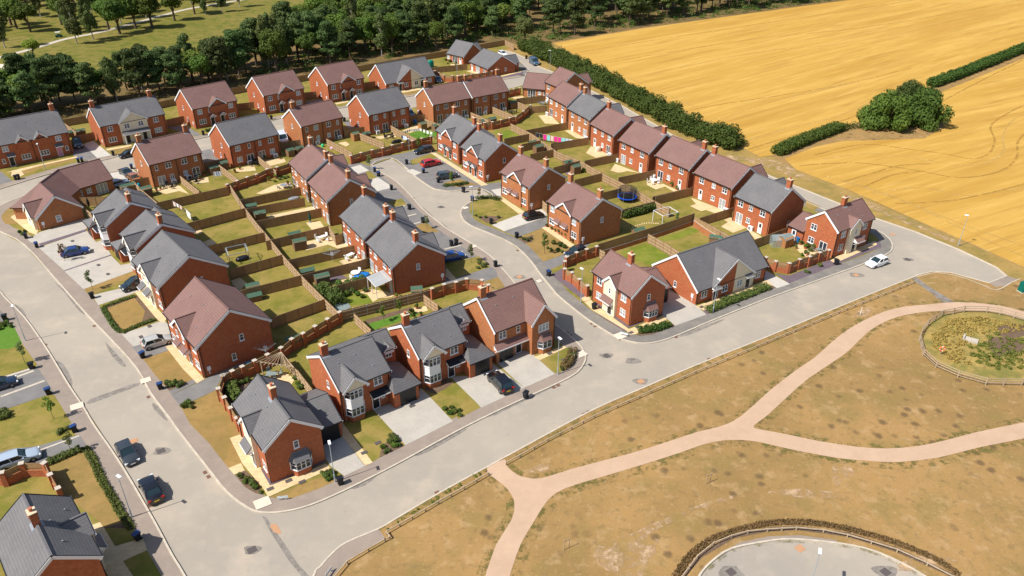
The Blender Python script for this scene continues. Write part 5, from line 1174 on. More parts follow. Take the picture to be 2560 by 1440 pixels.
for lab, pts in (
 ('long timber fence running down between the two columns of left back gardens', [(572,458),(612,520),(643,560),(663,583),(706,637),(754,690),(812,748),(843,778)]),
 ('timber fence above the lawn with the hanging white sheet', [(392,507),(570,467)]),
 ('timber fence between the white sheet lawn and the lawn below it', [(467,559),(610,521)]),
 ('timber fence behind the pergola frame garden, upper side', [(520,616),(640,586),(663,581)]),
 ('timber fence below the pergola frame garden', [(574,674),(706,637)]),
 ('timber fence above the lowest striped lawn of the left gardens', [(592,729),(755,688)]),
 ('timber fence nearest the plum roofed pair in the left gardens', [(676,796),(812,748)]),
 ('timber fence beside the fan pergola at the front corner garden', [(706,884),(745,928),(780,973)]),
 ('short timber fence dividing the back gardens of the two bay-windowed houses', [(885,784),(905,803),(927,824)]),
 ('short timber fence behind the chimney of the plum front house', [(1059,737),(1095,762)]),
 ('topmost timber fence in the gardens left of the close', [(598,500),(750,468)]),
 ('second timber fence from the top in the gardens left of the close', [(612,523),(760,495)]),
 ('third timber fence from the top in the gardens left of the close', [(643,553),(802,521)]),
 ('timber fence between the closed parasol garden and the shed garden', [(665,603),(822,565)]),
 ('short timber gate fence at the corner of the shed garden', [(822,565),(838,591),(856,583)]),
 ('timber fence between the shed garden and the rotary drier garden', [(722,650),(885,614)]),
 ('timber fence above the round white garden table', [(756,687),(905,651)]),
 ('short timber fence beside the glazed veranda', [(903,651),(921,645)]),
 ('timber fence below the round white garden table', [(827,718),(925,692)]),
 ('timber fence beside the far left garden of the second row', [(332,452),(360,480),(392,506)]),
 ('short timber fence by the orange-brown parked car', [(332,450),(370,443)]),
 ('timber fence dividing the rear gardens behind the leftmost plum pair', [(450,440),(474,459),(498,478)]),
 ('timber fence below the sheds between left plum and grey pairs', [(547,412),(572,430),(597,450)]),
 ('short timber fence closing the gap behind the leftmost plum pair', [(510,407),(567,395)]),
 ('timber fence below the leftmost grey rear wall, dividing its garden', [(645,391),(690,427)]),
 ('short timber fence behind two small sheds beside the white van', [(700,356),(750,350)]),
 ('short timber fence closing the gap beside the middle plum pair', [(860,326),(910,317)]),
 ('slatted timber fence dividing the garden with the pale square patio', [(816,347),(848,364),(880,382)]),
 ('slatted timber fence right of the green post, reaching the panel wall', [(899,333),(930,345),(960,357)]),
 ('timber fence dividing the gardens by the white washing line', [(977,314),(1008,331),(1040,347)]),
 ('short timber fence by the blue bin at the end of a path', [(1022,290),(1062,286)]),
 ('timber fence beside the tall shed right of the washing line', [(1062,297),(1082,305),(1110,316)]),
 ('timber fence dividing the rear gardens of the joined plum pair', [(1231,267),(1262,280),(1292,293)]),
 ('short timber fence at the left of the joined plum pair garden', [(1177,281),(1200,290),(1222,302)]),
 ('long timber fence running down between the rear gardens right of the close', [(1277,309),(1330,335),(1392,379),(1450,402),(1507,434),(1585,472),(1635,502),(1675,522)]),
 ('timber fence above the colourful washing line', [(1315,326),(1419,306)]),
 ('timber fence above the small bright lawn right of the close', [(1261,347),(1322,335)]),
 ('timber fence below the colourful washing line', [(1378,359),(1472,344)]),
 ('timber fence above the garden with the tall brown shed', [(1305,361),(1357,350)]),
 ('timber fence below the garden with the tall brown shed', [(1326,386),(1392,372)]),
 ('timber fence between the covered barbecue garden and its lower neighbour', [(1462,402),(1547,385)]),
 ('timber fence at the head of the right-hand row, below the brick wall', [(1328,267),(1368,264)]),
 ('timber fence in front of the plum bungalow by the turning head', [(1292,247),(1362,239)]),
 ('short timber fence beside the dark shed near the turning head', [(1293,254),(1326,268)]),
 ('timber fence above the round white garden seat', [(1547,444),(1637,426)]),
 ('timber fence below the round white garden seat', [(1632,492),(1720,471)]),
 ('timber fence between two rear gardens left of the trampoline', [(1437,450),(1505,433)]),
 ('timber fence between two rear gardens above the trampoline, with a round bush', [(1384,419),(1450,402)]),
 ('short timber fence right beside the trampoline', [(1502,483),(1552,471)]),
 ('timber fence between the trampoline garden and the stepping stone garden', [(1555,525),(1636,504)]),
 ('short timber gate fence by the black hatchback', [(1357,502),(1368,512)]),
 ('timber fence dividing the green lawn behind the long bungalow', [(1621,585),(1660,606),(1699,630)]),
 ('timber fence above the rear patio of the lichen-spotted end house', [(1750,545),(1832,520)]),
 ('timber fence above the rear patio of the second house from the end', [(1640,492),(1732,469)]),
 ('timber fence by the greenhouse garden', [(1887,600),(1975,567)]),
 ('timber fence below the patio of the lichen-spotted end house', [(1737,543),(1780,565),(1825,590)]),
 ('short timber fence by the grey roofed garden shed at the field end', [(1500,624),(1513,631)]),
 ('long weathered fence in front of the pines, left part', [(152,300),(235,286),(330,269),(420,250),(510,234),(600,217)]),
 ('long weathered fence in front of the pines, right part', [(600,217),(680,203),(760,188),(840,175),(915,162),(1062,136),(1117,127),(1205,110),(1262,100),(1285,112)]),
 ('short timber fence running back beside the far left grey pair', [(157,305),(173,317),(190,330)]),
 ('short timber fence with a shed behind it, left of the cream gabled pair', [(185,340),(237,330)]),
 ('short timber fence behind the two blue bins', [(410,301),(458,290)]),
 ('short timber fence between the second and third house pairs of the back row', [(592,260),(636,255)]),
 ('short timber fence between the third and fourth house pairs of the back row', [(760,232),(790,229)]),
 ('short timber fence left of the half-rendered bungalow in the back row', [(910,207),(938,203)]),
 ('timber fence dividing the lawns below the two joined grey bungalows', [(1076,170),(1168,160)]),
 ('timber fence between the road and the far left yard of the bent bungalow', [(200,494),(272,492)]),
 ('short timber fence at the foot of the bent bungalow garden', [(213,522),(228,533)])):
    fence(lab, pts, rails=-1)
# panel wall with concrete posts
fence('timber panel fence with pale concrete posts behind the two bay-windowed houses', [(848,779),(950,754),(1052,729)], posts='conc', rails=1)
fence('plain timber fence joining the concrete post fence to the brick piers', [(1052,729),(1075,722)])

def pierwall(label, pts, bh=.95, hp=2.05, z=None, infill=True):
    P = [g(x, y, hp if z is None else z) for x, y in pts]
    for p in P: p.z = 0
    root = thing('garden_wall', label, 'wall', P[0]); o0 = P[0]
    pm = mesh_of(MB().box(-.25,.25,-.25,.25,0,hp-.08,0).box(-.29,.29,-.29,.29,hp-.08,hp,1), 'pier', [M['brick'], M['conc']])
    for i, p in enumerate(P):
        d = P[min(i+1, len(P)-1)] - P[max(0, i-1)]; an = math.atan2(d.y, d.x); link('pier', pm, root, p - o0, an)
    for i in range(len(P) - 1):
        a, b = P[i], P[i+1]; d = b - a; L_ = d.length; an = math.atan2(d.y, d.x)
        MB().box(.22, L_-.22, -.11, .11, 0, bh, 0).box(.22, L_-.22, -.14, .14, bh, bh+.06, 1).build('base_wall', [M['brick'], M['brick2']], root, loc=a-o0, rotz=an)
        m = MB().box(.23, L_-.23, -.02, .02, bh+.14, hp-.15, 0).box(.23, L_-.23, -.04, .04, hp-.15, hp-.09, 1).box(.23, L_-.23, -.06,.0, bh+.35, bh+.44, 1)
        m.build('infill_panel', [M['board'], M['woodv']], root, loc=a-o0, rotz=an)
    return root
for lab, pts in (
 ('brick pier wall curving behind the front gardens up to the concrete post fence', [(848,779),(818,796),(787,814),(757,832),(729,846),(702,868),(668,885),(636,900),(605,915),(580,926),(557,937)]),
 ('brick pier wall stepping down beside the front corner house', [(557,937),(545,970),(560,992),(576,1018),(592,1043),(600,1056)]),
 ('curved brick pier wall behind the plum front house, beside the close', [(1080,720),(1110,710),(1140,704),(1166,696),(1205,699),(1221,711),(1240,727)]),
 ('brick pier wall closing the gardens at the top left of the close', [(567,460),(592,451),(617,442),(640,435),(667,422),(692,417),(724,407)]),
 ('long brick pier wall across the head of the close', [(877,388),(902,381),(930,374),(956,369),(980,362),(1006,356),(1031,351),(1054,345),(1077,340)]),
 ('brick pier wall turning the corner below the joined plum pair', [(1211,306),(1231,304),(1252,299),(1274,294),(1289,290),(1308,277),(1326,262)]),
 ('brick pier wall beside the dark blue car at the corner house garden', [(1492,615),(1467,622),(1442,630),(1417,641)]),
 ('brick pier wall along the purple slate bed at the corner house', [(1412,652),(1412,671),(1430,680),(1449,697),(1469,713)]),
 ('brick pier wall round the greenhouse garden', [(1916,642),(1940,652),(1974,657),(2000,647),(2025,640),(2050,630),(2073,624)]),
 ('curved brick pier wall below the two joined grey bungalows', [(1087,176),(1097,181),(1110,187),(1130,189),(1150,188),(1178,185),(1196,183),(1214,180),(1230,177)]),
 ('short brick pier wall near the plum bungalow at the turning head', [(1268,226),(1284,222),(1299,219)]),
 ('brick pier wall at the bottom left, below the silver-blue estate car', [(-40,1176),(3,1180),(52,1157),(109,1156),(124,1185),(144,1219)])):
    pierwall(lab, pts)
# tall boundary with a brick base and boards on top
P = [g(x, y, 2.3) for x, y in ((1495,611),(1720,541),(1737,533))]
def basefence(label, pts, hb=.8, ht=2.3):
    P = [g(x, y, ht) for x, y in pts]
    for p in P: p.z = 0
    root = thing('garden_wall', label, 'wall', P[0])
    for i in range(len(P)-1):
        a, b = P[i], P[i+1]; d = b-a; L_ = d.length; an = math.atan2(d.y, d.x); n = max(1, round(L_/2.3))
        MB().box(0, L_, -.12, .12, 0, hb, 0).box(0, L_, -.15, .15, hb, hb+.06, 1).build('base_wall', [M['brick2'], M['conc']], root, loc=a-P[0], rotz=an)
        me = mesh_of(MB().box(.02, L_/n-.02, -.02, .02, hb+.07, ht, 0).box(.02, L_/n-.02, -.04, .04, ht, ht+.05, 1), 'panel', [M['board'], M['woodv']])
        for k in range(n): link('panel', me, root, a - P[0] + d*(k/n), an)
basefence('long boarded fence on a low brick wall behind the corner house', [(1495,611),(1560,591),(1640,566),(1737,533)])
basefence('boarded fence on a brick wall behind the long bungalow, right side', [(1737,541),(1765,561),(1800,582)], 1.2, 2.0)
# knee rails of the park
def knee(label, pts, h=.5, sp=1.9, rails=(.42,), post='woodv', name='knee_rail_fence', tilt=True, hp=None, rw=.10):
    P = [g(x, y, h) for x, y in pts]
    for p in P: p.z = 0
    root = thing(name, label, 'fence', P[0]); hp = hp or h
    pm = mesh_of(MB().box(-.06,.06,-.06,.06,0,hp), 'post', [M['rail']])
    for i in range(len(P)-1):
        a, b = P[i], P[i+1]; d = b-a; L_ = d.length; n = max(1, round(L_/sp)); an = math.atan2(d.y, d.x)
        for k in range(n + (1 if i == len(P)-2 else 0)): link('post', pm, root, a - P[0] + d*(k/n), an)
        for rz in rails: MB().beam((0,0,rz), (L_,0,rz), rw, .10, 0).build('rail', M['rail'], root, loc=a-P[0], rotz=an)
knee('low timber rail from the pink path mouth toward the left junction', [(1222,1180),(1160,1216),(1095,1252),(1030,1290),(967,1326)])
knee('short low timber rail jog at the end of the front footway', [(966,1328),(974,1340),(962,1346)])
knee('low timber rail curving round the junction at the bottom', [(962,1346),(920,1370),(867,1402),(835,1440),(800,1500)])
knee('very long low timber rail between the park and the upper front road', [(1265,1155),(1300,1136),(1370,1096),(1487,1037),(1600,988),(1740,927),(1920,852),(2100,777),(2287,702)])
knee('low timber rail round the turning circle at the bottom right', [(1690,1470),(1705,1440),(1745,1387),(1785,1355),(1830,1337),(1870,1326),(1920,1321),(1992,1317),(2060,1323),(2120,1335),(2180,1352),(2245,1372),(2320,1406),(2385,1440),(2450,1475)])
knee('tall round timber rail fence enclosing the pond', [(2302,835),(2310,815),(2325,797),(2360,775),(2415,765),(2472,766),(2505,771),(2540,780),(2600,797),(2660,830),(2690,875),(2640,920),(2560,947),(2470,945),(2400,926),(2345,902),(2312,872),(2302,835)], h=1.15, sp=2.4, rails=(.35,.72,1.08), name='pond_fence', rw=.05)
# ================================================================= LAMPS, BINS, SIGNS
root = thing('street_lamp', '', 'street lamp', (0,0,0), 0, 'street lamps')
MB().tube((0,0,0),(0,0,1.2),.085,.085,10).tube((0,0,1.2),(0,0,5.95),.055,.035,10).build('pole', M['galv'], root)
MB().box(-.12,.55,-.14,.14,5.95,6.05,0).box(.05,.5,-.11,.11,5.93,5.95,1).build('lamp_head', [M['lampw'], M['lead']], root)
first = root
for i, (x, y, rz, lab) in enumerate((((64),852,-1.0,'street lamp beside the bright green front lawn on the left road'),(330,1293,-.6,'street lamp nearest the camera on the left road, by the black saloon'),
   (838,1205,-1.2,'street lamp at the front corner house, beside a black wheelie bin'),(1394,936,-1.0,'street lamp at the end of the plum front house garden'),
   (1452,757,2.2,'street lamp beside the purple slate bed of the corner house'),(1782,782,-1.0,'street lamp in front of the long grey bungalow'),
   (2030,1440,1.2,'street lamp in the turning circle at the bottom right'),(2395,615,2.6,'street lamp at the edge of the stubble field'),
   (1182,539,3.6,'street lamp in the grassy bed at the bend of the close'),(1026,412,3.6,'street lamp at the head of the close by the red car'),
   (114,425,-1.2,'street lamp in front of the far left grey pair'),(1375,175,3.0,'street lamp on the verge by the turning head and blue van'),)):
    p = g(x, y) if i != 6 else g(2018,1490)
    if i == 0: first.location = p; first.rotation_euler.z = rz; first['label'] = lab
    else: dup(first, p, rz, lab)
def binproto(body, lid):
    root = thing('wheelie_bin', '', 'wheelie bin', (0,0,0), 0, 'wheelie bins')
    m = MB(); m.add([(-.20,-.24,.06),(.20,-.24,.06),(.20,.24,.06),(-.20,.24,.06),(-.28,-.33,.98),(.28,-.33,.98),(.28,.36,.98),(-.28,.36,.98)],[(0,3,2,1),(4,5,6,7),(0,1,5,4),(1,2,6,5),(2,3,7,6),(3,0,4,7)])
    m.box(-.31,.31,-.35,.38,.93,.985); m.build('body', M[body], root)
    l = MB(); l.add([(-.31,-.38,.985),(.31,-.38,.985),(.31,.36,1.02),(-.31,.36,1.02),(-.27,-.34,1.04),(.27,-.34,1.04),(.27,.33,1.10),(-.27,.33,1.10)],[(0,3,2,1),(4,5,6,7),(0,1,5,4),(1,2,6,5),(2,3,7,6),(3,0,4,7)]).beam((-.25,.42,1.0),(.25,.42,1.0),.04,.04)
    l.build('lid', M[lid], root)
    w = mesh_of(MB().tube((-.03,0,0),(.03,0,0),.12,.12,12), 'wheel', [M['rubber']])
    for sx in (-.24,.24): link('wheel', w, root, (sx,.30,.12))
    return root
bp = {'k': binproto('bin','bin'), 'l': binproto('bin','lidb'), 'b': binproto('binb','binb')}; used = set()
for x, y, c, lab in ((231,746,'k','black wheelie bin by the driveway of the grey multi-purpose vehicle'),(14,801,'k','black wheelie bin above the bright green lawn on the left'),(80,922,'k','black wheelie bin at the asphalt bays left of the left road'),
  (122,986,'l','blue-lidded wheelie bin at the lower edge of the left asphalt bays'),(357,895,'l','blue-lidded wheelie bin behind the silver hatchback'),(402,973,'l','blue-lidded wheelie bin by the shrub bed of the large plum pair'),
  (66,596,'k','wheelie bin at the driveway end of the bent bungalow'),(93,619,'l','blue-lidded bin left of the blue saloon'),(345,1350,'l','blue-lidded wheelie bin near the bottom left house, in its gable shadow'),
  (187,1080,'l','blue-lidded wheelie bin beside the driveway of the silver-blue estate'),(851,1211,'k','black wheelie bin at the foot of the front street lamp'),(1314,995,'k','black wheelie bin on the footway by the black sports utility car'),
  (937,430,'l','farther of two bins at the left kerb of the close head'),(947,441,'l','nearer of two bins at the left kerb of the close head'),(1017,411,'k','black wheelie bin left of the lamp at the close head'),
  (1059,433,'l','blue-lidded bin left below the red car'),(979,475,'k','black wheelie bin by the pale slab on the left of the close'),(1096,457,'k','black wheelie bin beside the blue-grey car'),
  (1159,480,'k','black wheelie bin at the rounded footway in the middle of the close'),(1181,503,'l','bin at the top of the grassy bed by the bend lamp'),(1024,524,'k','black wheelie bin alone beside the dark bays of the close'),
  (1058,557,'k','black wheelie bin beside a sapling on the left of the close'),(1129,615,'k','left of the pair of black bins above the blue hatchback'),(1141,611,'k','right of the pair of black bins above the blue hatchback'),
  (1239,667,'k','black wheelie bin standing at the left kerb near the close mouth'),(1228,560,'k','black wheelie bin by the pale driveway of the black hatchback'),(1292,595,'k','black wheelie bin at the asphalt drive of the lower plum canopied pair'),
  (1372,690,'l','blue-lidded bin at the start of the purple slate bed'),(1485,773,'k','black wheelie bin against the corner house wall'),(2090,662,'k','black wheelie bin on the slate bed near the white hatchback'),
  (284,389,'k','black wheelie bin in front of the cream gabled pair'),(197,407,'l','left of two blue-lidded bins by the dark far left car'),(206,405,'l','right of two blue-lidded bins by the dark far left car'),
  (40,450,'k','left of two black bins at the far left path'),(48,448,'k','right of two black bins at the far left path'),(330,422,'l','bin on the kerb by the cars behind the leftmost plum pair'),
  (679,299,'k','black wheelie bin before the third pair of the back row'),(509,338,'k','black wheelie bin before the second plum pair front garden'),(861,304,'k','black wheelie bin right of the middle plum pair'),
  (419,315,'b','left of the two blue bins by a fence in the back row'),(432,313,'b','right of the two blue bins by a fence in the back row'),(1039,310,'b','blue wheelie bin beside a timber shed in the upper middle'),
  (1995,606,'b','blue water butt bin beside the corner house door'),(1316,147,'k','black wheelie bin behind the blue van')):
    p = g(x, y); rz = rnd.uniform(-.3,.3) + (.6 if y < 700 else -.9)
    if c not in used: used.add(c); r = bp[c]; r.location = p; r.rotation_euler.z = rz; r['label'] = lab
    else: dup(bp[c], p, rz, lab)
M['teal'] = mat('teal_stripe', (.02,.35,.33), .5)
for x0, y0, x1, y1, lab in ((694,1252,714,1250,'white street name sign at the front corner'),(1550,838,1566,842,'white street name sign at the corner of the close'),(1432,886,1438,905,'white street name sign at the kerb of the plum front house'),(815,1448,832,1424,'street name sign at the bottom junction by the low rail')):
    a, b = g(x0, y0), g(x1, y1); d = b - a; L_ = 1.15; an = math.atan2(d.y, d.x)
    r = thing('street_name_sign', lab, 'sign', a, an); pm = mesh_of(MB().box(-.04,.04,-.04,.04,0,.6), 'post', [M['galv']])
    link('post', pm, r, (.2,.06,0)); link('post', pm, r, (L_-.2,.06,0)); MB().box(0,L_,0,.02,.3,.62,0).box(0.02,L_-.02,-.005,0,.33,.36,1).box(0.02,L_-.02,-.005,0,.56,.59,1).build('sign_plate', [M['white'], M['teal']], r)
# ================================================================= SHEDS AND GARDEN THINGS
def shed(label, x, y, w, d, h, rz, wall='shedb', roof='felt', z=None, name='garden_shed'):
    p = g(x, y, h if z is None else z); p.z = 0; r = thing(name, label, 'shed', p, rz); e = h - .35
    m = MB(); q = [(-d/2,0),(d/2,0),(d/2,e),(0,h-.05),(-d/2,e)]
    m.add([(-w/2,t,z_) for t,z_ in q] + [(w/2,t,z_) for t,z_ in q], [tuple(range(5)),(9,8,7,6,5)] + [(i,(i+1)%5,(i+1)%5+5,i+5) for i in range(5)]); m.build('wall', M[wall], r)
    f = MB().slab([(-w/2-.1,-d/2-.12,e-.07),(w/2+.1,-d/2-.12,e-.07),(w/2+.1,0,h),(-w/2-.1,0,h)],.05).slab([(-w/2-.1,d/2+.12,e-.07),(w/2+.1,d/2+.12,e-.07),(w/2+.1,0,h),(-w/2-.1,0,h)],.05); f.build('roof', M[roof], r)
    if h > 1.6: MB().box(-.35,.35,-d/2-.04,-d/2+.01,.08,1.65).build('door', M[wall], r)
    else: MB().box(-w/2+.1,w/2-.1,-d/2-.04,-d/2+.01,.1,e-.1).build('door', M[wall], r)
    return r
YL, YR, YN = -1.02, -.99, .73
for a_ in (('low green roofed storage shed right of the closed parasol lawn',735,578,2.1,1.0,1.35,.55),('tall green roofed shed on the lawn below the closed parasol',747,595,2.2,1.5,2.1,.5),
  ('low green roofed shed by the rotary drier',767,669,2.2,1.1,1.4,.5),('tall green roofed shed beside the grey gravel and round table',803,683,2.2,1.5,2.1,.5),
  ('green roofed shed at the head of the timber raised beds garden',648,526,2.0,1.4,1.9,.5),('small green roofed store at the back fence above it',627,508,1.9,1.0,1.4,.5),
  ('green roofed playhouse against the brick gable of the lower grey pair',1041,716,1.7,1.7,2.0,.2),('orange shed with green roof at the end of a left garden',629,706,2.0,1.3,1.6,.5,'shedo'),
  ('green roofed low shed just below the orange one',634,731,2.1,1.2,1.4,.5),('green roofed shed by the curving pier wall',733,840,2.2,1.5,1.6,.5),
  ('long green roofed shed behind the light blue car',318,458,2.8,1.6,1.9,.74),('green roofed shed at the far left garden of the second row',362,465,1.9,1.9,2.1,.74),
  ('green roofed shed left of the cream gabled pair',199,322,1.9,1.5,1.8,.74),('small green roofed shed by the far left dark car',172,326,1.4,1.2,1.6,.74),('shed with dark roof between the left plum and grey pairs',532,413,1.8,1.4,1.9,.74),
  ('shed with green roof right of the dark roofed one',556,402,1.8,1.4,1.9,.74),('left of two sheds beside the middle plum pair rear',724,370,1.6,1.4,1.9,.74),('right of two sheds beside the middle plum pair rear',747,365,1.8,1.4,1.8,.74),
  ('tall orange shed with green roof by the green post',887,329,1.6,1.6,2.1,.7,'shedo'),('brown shed right of the tall orange one',914,329,1.8,1.4,1.8,.7),
  ('orange shed right of the blue wheelie bin',1056,304,1.7,1.5,2.1,.65,'shedo'),('green roofed shed at the left of the joined plum pair',1090,309,1.8,1.5,1.8,.65),
  ('left of two low sheds below the joined plum pair',1209,297,1.7,1.3,1.6,.6),('right of two low sheds below the joined plum pair',1231,292,1.7,1.3,1.6,.6),
  ('dark shed at the right end of the joined plum pair garden',1281,252,2.0,1.6,2.0,.6),('low green roofed shed in the garden above the tall brown one',1331,351,1.9,1.0,1.3,.6),
  ('tall brown shed with green roof right of the close',1346,360,2.1,1.5,2.1,.6),('green roofed low shed two gardens below the tall brown one',1419,400,1.9,1.2,1.7,.55),
  ('tall shed with green roof beside a round bush',1440,410,1.8,1.4,2.1,.55),('green roofed low shed by the stepping stones',1597,569,2.2,1.3,1.3,.5),
  ('green roofed shed by the orange brick strip behind the bungalow',1791,587,2.1,1.5,1.8,-.4)):
    shed(*a_)
shed('light shed with grey felt roof beside the greenhouse', 1966, 587, 2.2, 2.0, 2.1, .58, 'shedo', 'feltg')
# greenhouse
M['ghg'] = mat('greenhouse_glass', (.5,.6,.6), .08, spec=.8, alpha=.35)
p = g(1943,612); r = thing('greenhouse', 'aluminium framed greenhouse with a grey paned roof on the corner lawn', 'greenhouse', p, .1)
f = MB(); w_, d_, e_, h_ = 2.6, 2.0, 1.35, 2.05
for x_ in [-w_/2 + i * w_/4 for i in range(5)]:
    for s_ in (-1, 1): f.beam((x_, s_*d_/2, 0), (x_, s_*d_/2, e_), .04, .04).beam((x_, s_*d_/2, e_), (x_, 0, h_), .04, .04)
for s_ in (-1, 1): f.beam((-w_/2, s_*d_/2, e_), (w_/2, s_*d_/2, e_), .05, .05).beam((-w_/2, s_*d_/2, .04), (w_/2, s_*d_/2, .04), .06, .08)
f.beam((-w_/2,0,h_),(w_/2,0,h_),.05,.05); f.build('frame', M['galv'], r)
gl = MB()
for s_ in (-1, 1): gl.quad((-w_/2,s_*d_/2,0),(w_/2,s_*d_/2,0),(w_/2,s_*d_/2,e_),(-w_/2,s_*d_/2,e_)).quad((-w_/2,s_*d_/2,e_),(w_/2,s_*d_/2,e_),(w_/2,0,h_),(-w_/2,0,h_))
for x_ in (-w_/2, w_/2): gl.add([(x_,-d_/2,0),(x_,d_/2,0),(x_,d_/2,e_),(x_,0,h_),(x_,-d_/2,e_)],[(0,1,2,3,4)])
gl.build('glazing', M['ghg'], r)
# trampoline
M['net'] = mat('black_net', (.012,.012,.014), .9, alpha=.55); M['blue'] = mat('blue_pad', (.01,.07,.5), .5)
p = g(1567,500); r = thing('trampoline', 'round trampoline with a blue edge pad and black safety net', 'trampoline', p)
n = 24; ring = lambda R_, z_: [(R_*math.cos(2*PI*i/n), R_*math.sin(2*PI*i/n), z_) for i in range(n)]
m = MB(); m.add(ring(1.95,.88)+ring(1.6,.90), [(i,(i+1)%n,(i+1)%n+n,i+n) for i in range(n)]); m.add(ring(1.95,.78)+ring(1.95,.88), [(i,(i+1)%n,(i+1)%n+n,i+n) for i in range(n)]); m.build('edge_pad', M['blue'], r)
MB().add(ring(1.6,.86), [tuple(range(n))]).build('jumping_mat', M['black'], r)
MB().add(ring(1.75,.9)+ring(1.8,2.6), [(i,(i+1)%n,(i+1)%n+n,i+n) for i in range(n)]).build('safety_net', M['net'], r)
pm = mesh_of(MB().tube((0,0,0),(0,0,2.65),.035,.035,6), 'leg', [M['lead']])
for i in range(6): link('leg', pm, r, (1.85*math.cos(i*PI/3), 1.85*math.sin(i*PI/3), 0))
# washing lines
def washing(label, pts, cols, z=1.75, size=(.55,.75)):
    P = [g(x, y, z) for x, y in pts]; a, b = P[0].copy(), P[-1].copy(); a.z = b.z = 0
    r = thing('washing_line', label, 'washing line', a); m = MB()
    for i in range(len(P)-1): m.beam(P[i]-a, P[i+1]-a, .02, .02)
    m.build('line', M['white'], r)
    pole = mesh_of(MB().tube((0,0,0),(0,0,z+.05),.03,.03,6), 'post', [M['galv']]); link('post', pole, r, (0,0,0)); link('post', pole, r, b-a)
    tot = len(cols)
    for i, c in enumerate(cols):
        t = (i + .5) / tot * (len(P)-1); k = min(int(t), len(P)-2); q = P[k].lerp(P[k+1], t-k) - a; d = P[k+1]-P[k]; an = math.atan2(d.y, d.x)
        w_, h_ = size[0]*rnd.uniform(.8,1.15), size[1]*rnd.uniform(.8,1.15)
        mm = MB(); nx = 4; vs = []
        for zz in (0, -h_*.5, -h_): vs += [(w_*(j/nx-.5), .04*math.sin(j*2+zz*3), zz) for j in range(nx+1)]
        mm.add(vs, [(j+k_*(nx+1), j+1+k_*(nx+1), j+1+(k_+1)*(nx+1), j+(k_+1)*(nx+1)) for j in range(nx) for k_ in range(2)])
        mm.build('laundry', cloth(c), r, loc=q, rotz=an)
CL = {}
def cloth(c):
    if c not in CL: CL[c] = mat('cloth_%d' % len(CL), c, .9)
    return CL[c]
wt, pk, tq, dk, lb = (.78,.78,.76), (.72,.03,.28), (.25,.62,.60), (.02,.02,.03), (.45,.55,.7)
washing('washing line with black, magenta and turquoise laundry', [(1340,332),(1385,341),(1432,349)], [dk,dk,pk,tq,(.8,.5,.45),pk,pk,tq,lb,wt], size=(.8,1.2))
washing('curved line of white laundry over the oval green lawn', [(1005,330),(1025,323),(1050,321),(1082,331)], [wt]*11, size=(.6,.7))
washing('washing line with dark and white clothes by a fence', [(1003,337),(1021,344)], [dk,lb,wt,dk], size=(.7,.9))
washing('washing line with white and pink cloths by the lawn fence', [(431,503),(455,516)], [(.75,.6,.55),wt,(.7,.5,.45)], size=(.8,.9))
washing('single large white sheet hanging in a left garden', [(461,520),(478,536)], [wt], size=(2.2,1.3))
washing('washing hung in pale blue and white beside a shed', [(533,430),(552,428)], [wt,lb,wt], size=(.6,1.0))
washing('pole with a short line in the lawn of the grey bungalows', [(1141,160),(1143,160)], [], z=5)
def rotary(label, x, y, s_=1.0):
    p = g(x, y); r = thing('rotary_drier', label, 'rotary drier', p, .4); m = MB().tube((0,0,0),(0,0,1.9),.03,.03,6)
    for i in range(4):
        a = i*PI/2; m.beam((0,0,1.5),(1.5*s_*math.cos(a),1.5*s_*math.sin(a),1.95),.04,.04)
        for k in (.4,.6,.8,1): 
            b = a+PI/2; m.beam((1.5*s_*k*math.cos(a),1.5*s_*k*math.sin(a),1.5+.45*k),(1.5*s_*k*math.cos(b),1.5*s_*k*math.sin(b),1.5+.45*k),.015,.015)
    m.build('frame', M['galv'], r); MB().box(-.2,.3,.2,.22,1.2,1.75).build('laundry', cloth(wt), r)
rotary('rotary clothes drier with a few clothes left of the white garden chairs', 832, 655)
rotary('rotary clothes drier beside the large plum gable by the pier wall', 667, 893)
def chairset(label, x, y, rz, col, table=None, n=4, name='garden_furniture'):
    p = g(x, y); r = thing('garden_table', label, 'garden furniture', p, rz)
    if table == 'round': MB().tube((0,0,.68),(0,0,.74),.75,.75,20).tube((0,0,0),(0,0,.68),.06,.06,8).build('table_top', col, r)
    else: MB().box(-.7,.7,-.4,.4,.68,.74).box(-.6,-.5,-.3,-.2,0,.68).box(.5,.6,.2,.3,0,.68).box(-.6,-.5,.2,.3,0,.68).box(.5,.6,-.3,-.2,0,.68).build('table_top', col, r)
    me = mesh_of(MB().box(-.25,.25,-.25,.25,.38,.44).box(-.25,.25,.2,.27,.44,.95).box(-.24,-.19,-.24,-.19,0,.4).box(.19,.24,-.24,-.19,0,.4).box(-.24,-.19,.19,.24,0,.4).box(.19,.24,.19,.24,0,.4), 'garden_chair', [col])
    for i in range(n):
        a = i*2*PI/n + .4; c = thing('garden_chair', label.replace('table','chair') if False else 'one chair of the set: ' + label, 'chair', p + Vector((1.25*math.cos(a+rz), 1.25*math.sin(a+rz), 0)), a + rz - PI/2, 'chairs: ' + label) if False else None
        link('seat', me, r, (1.15*math.cos(a), 1.15*math.sin(a), 0), a - PI/2)
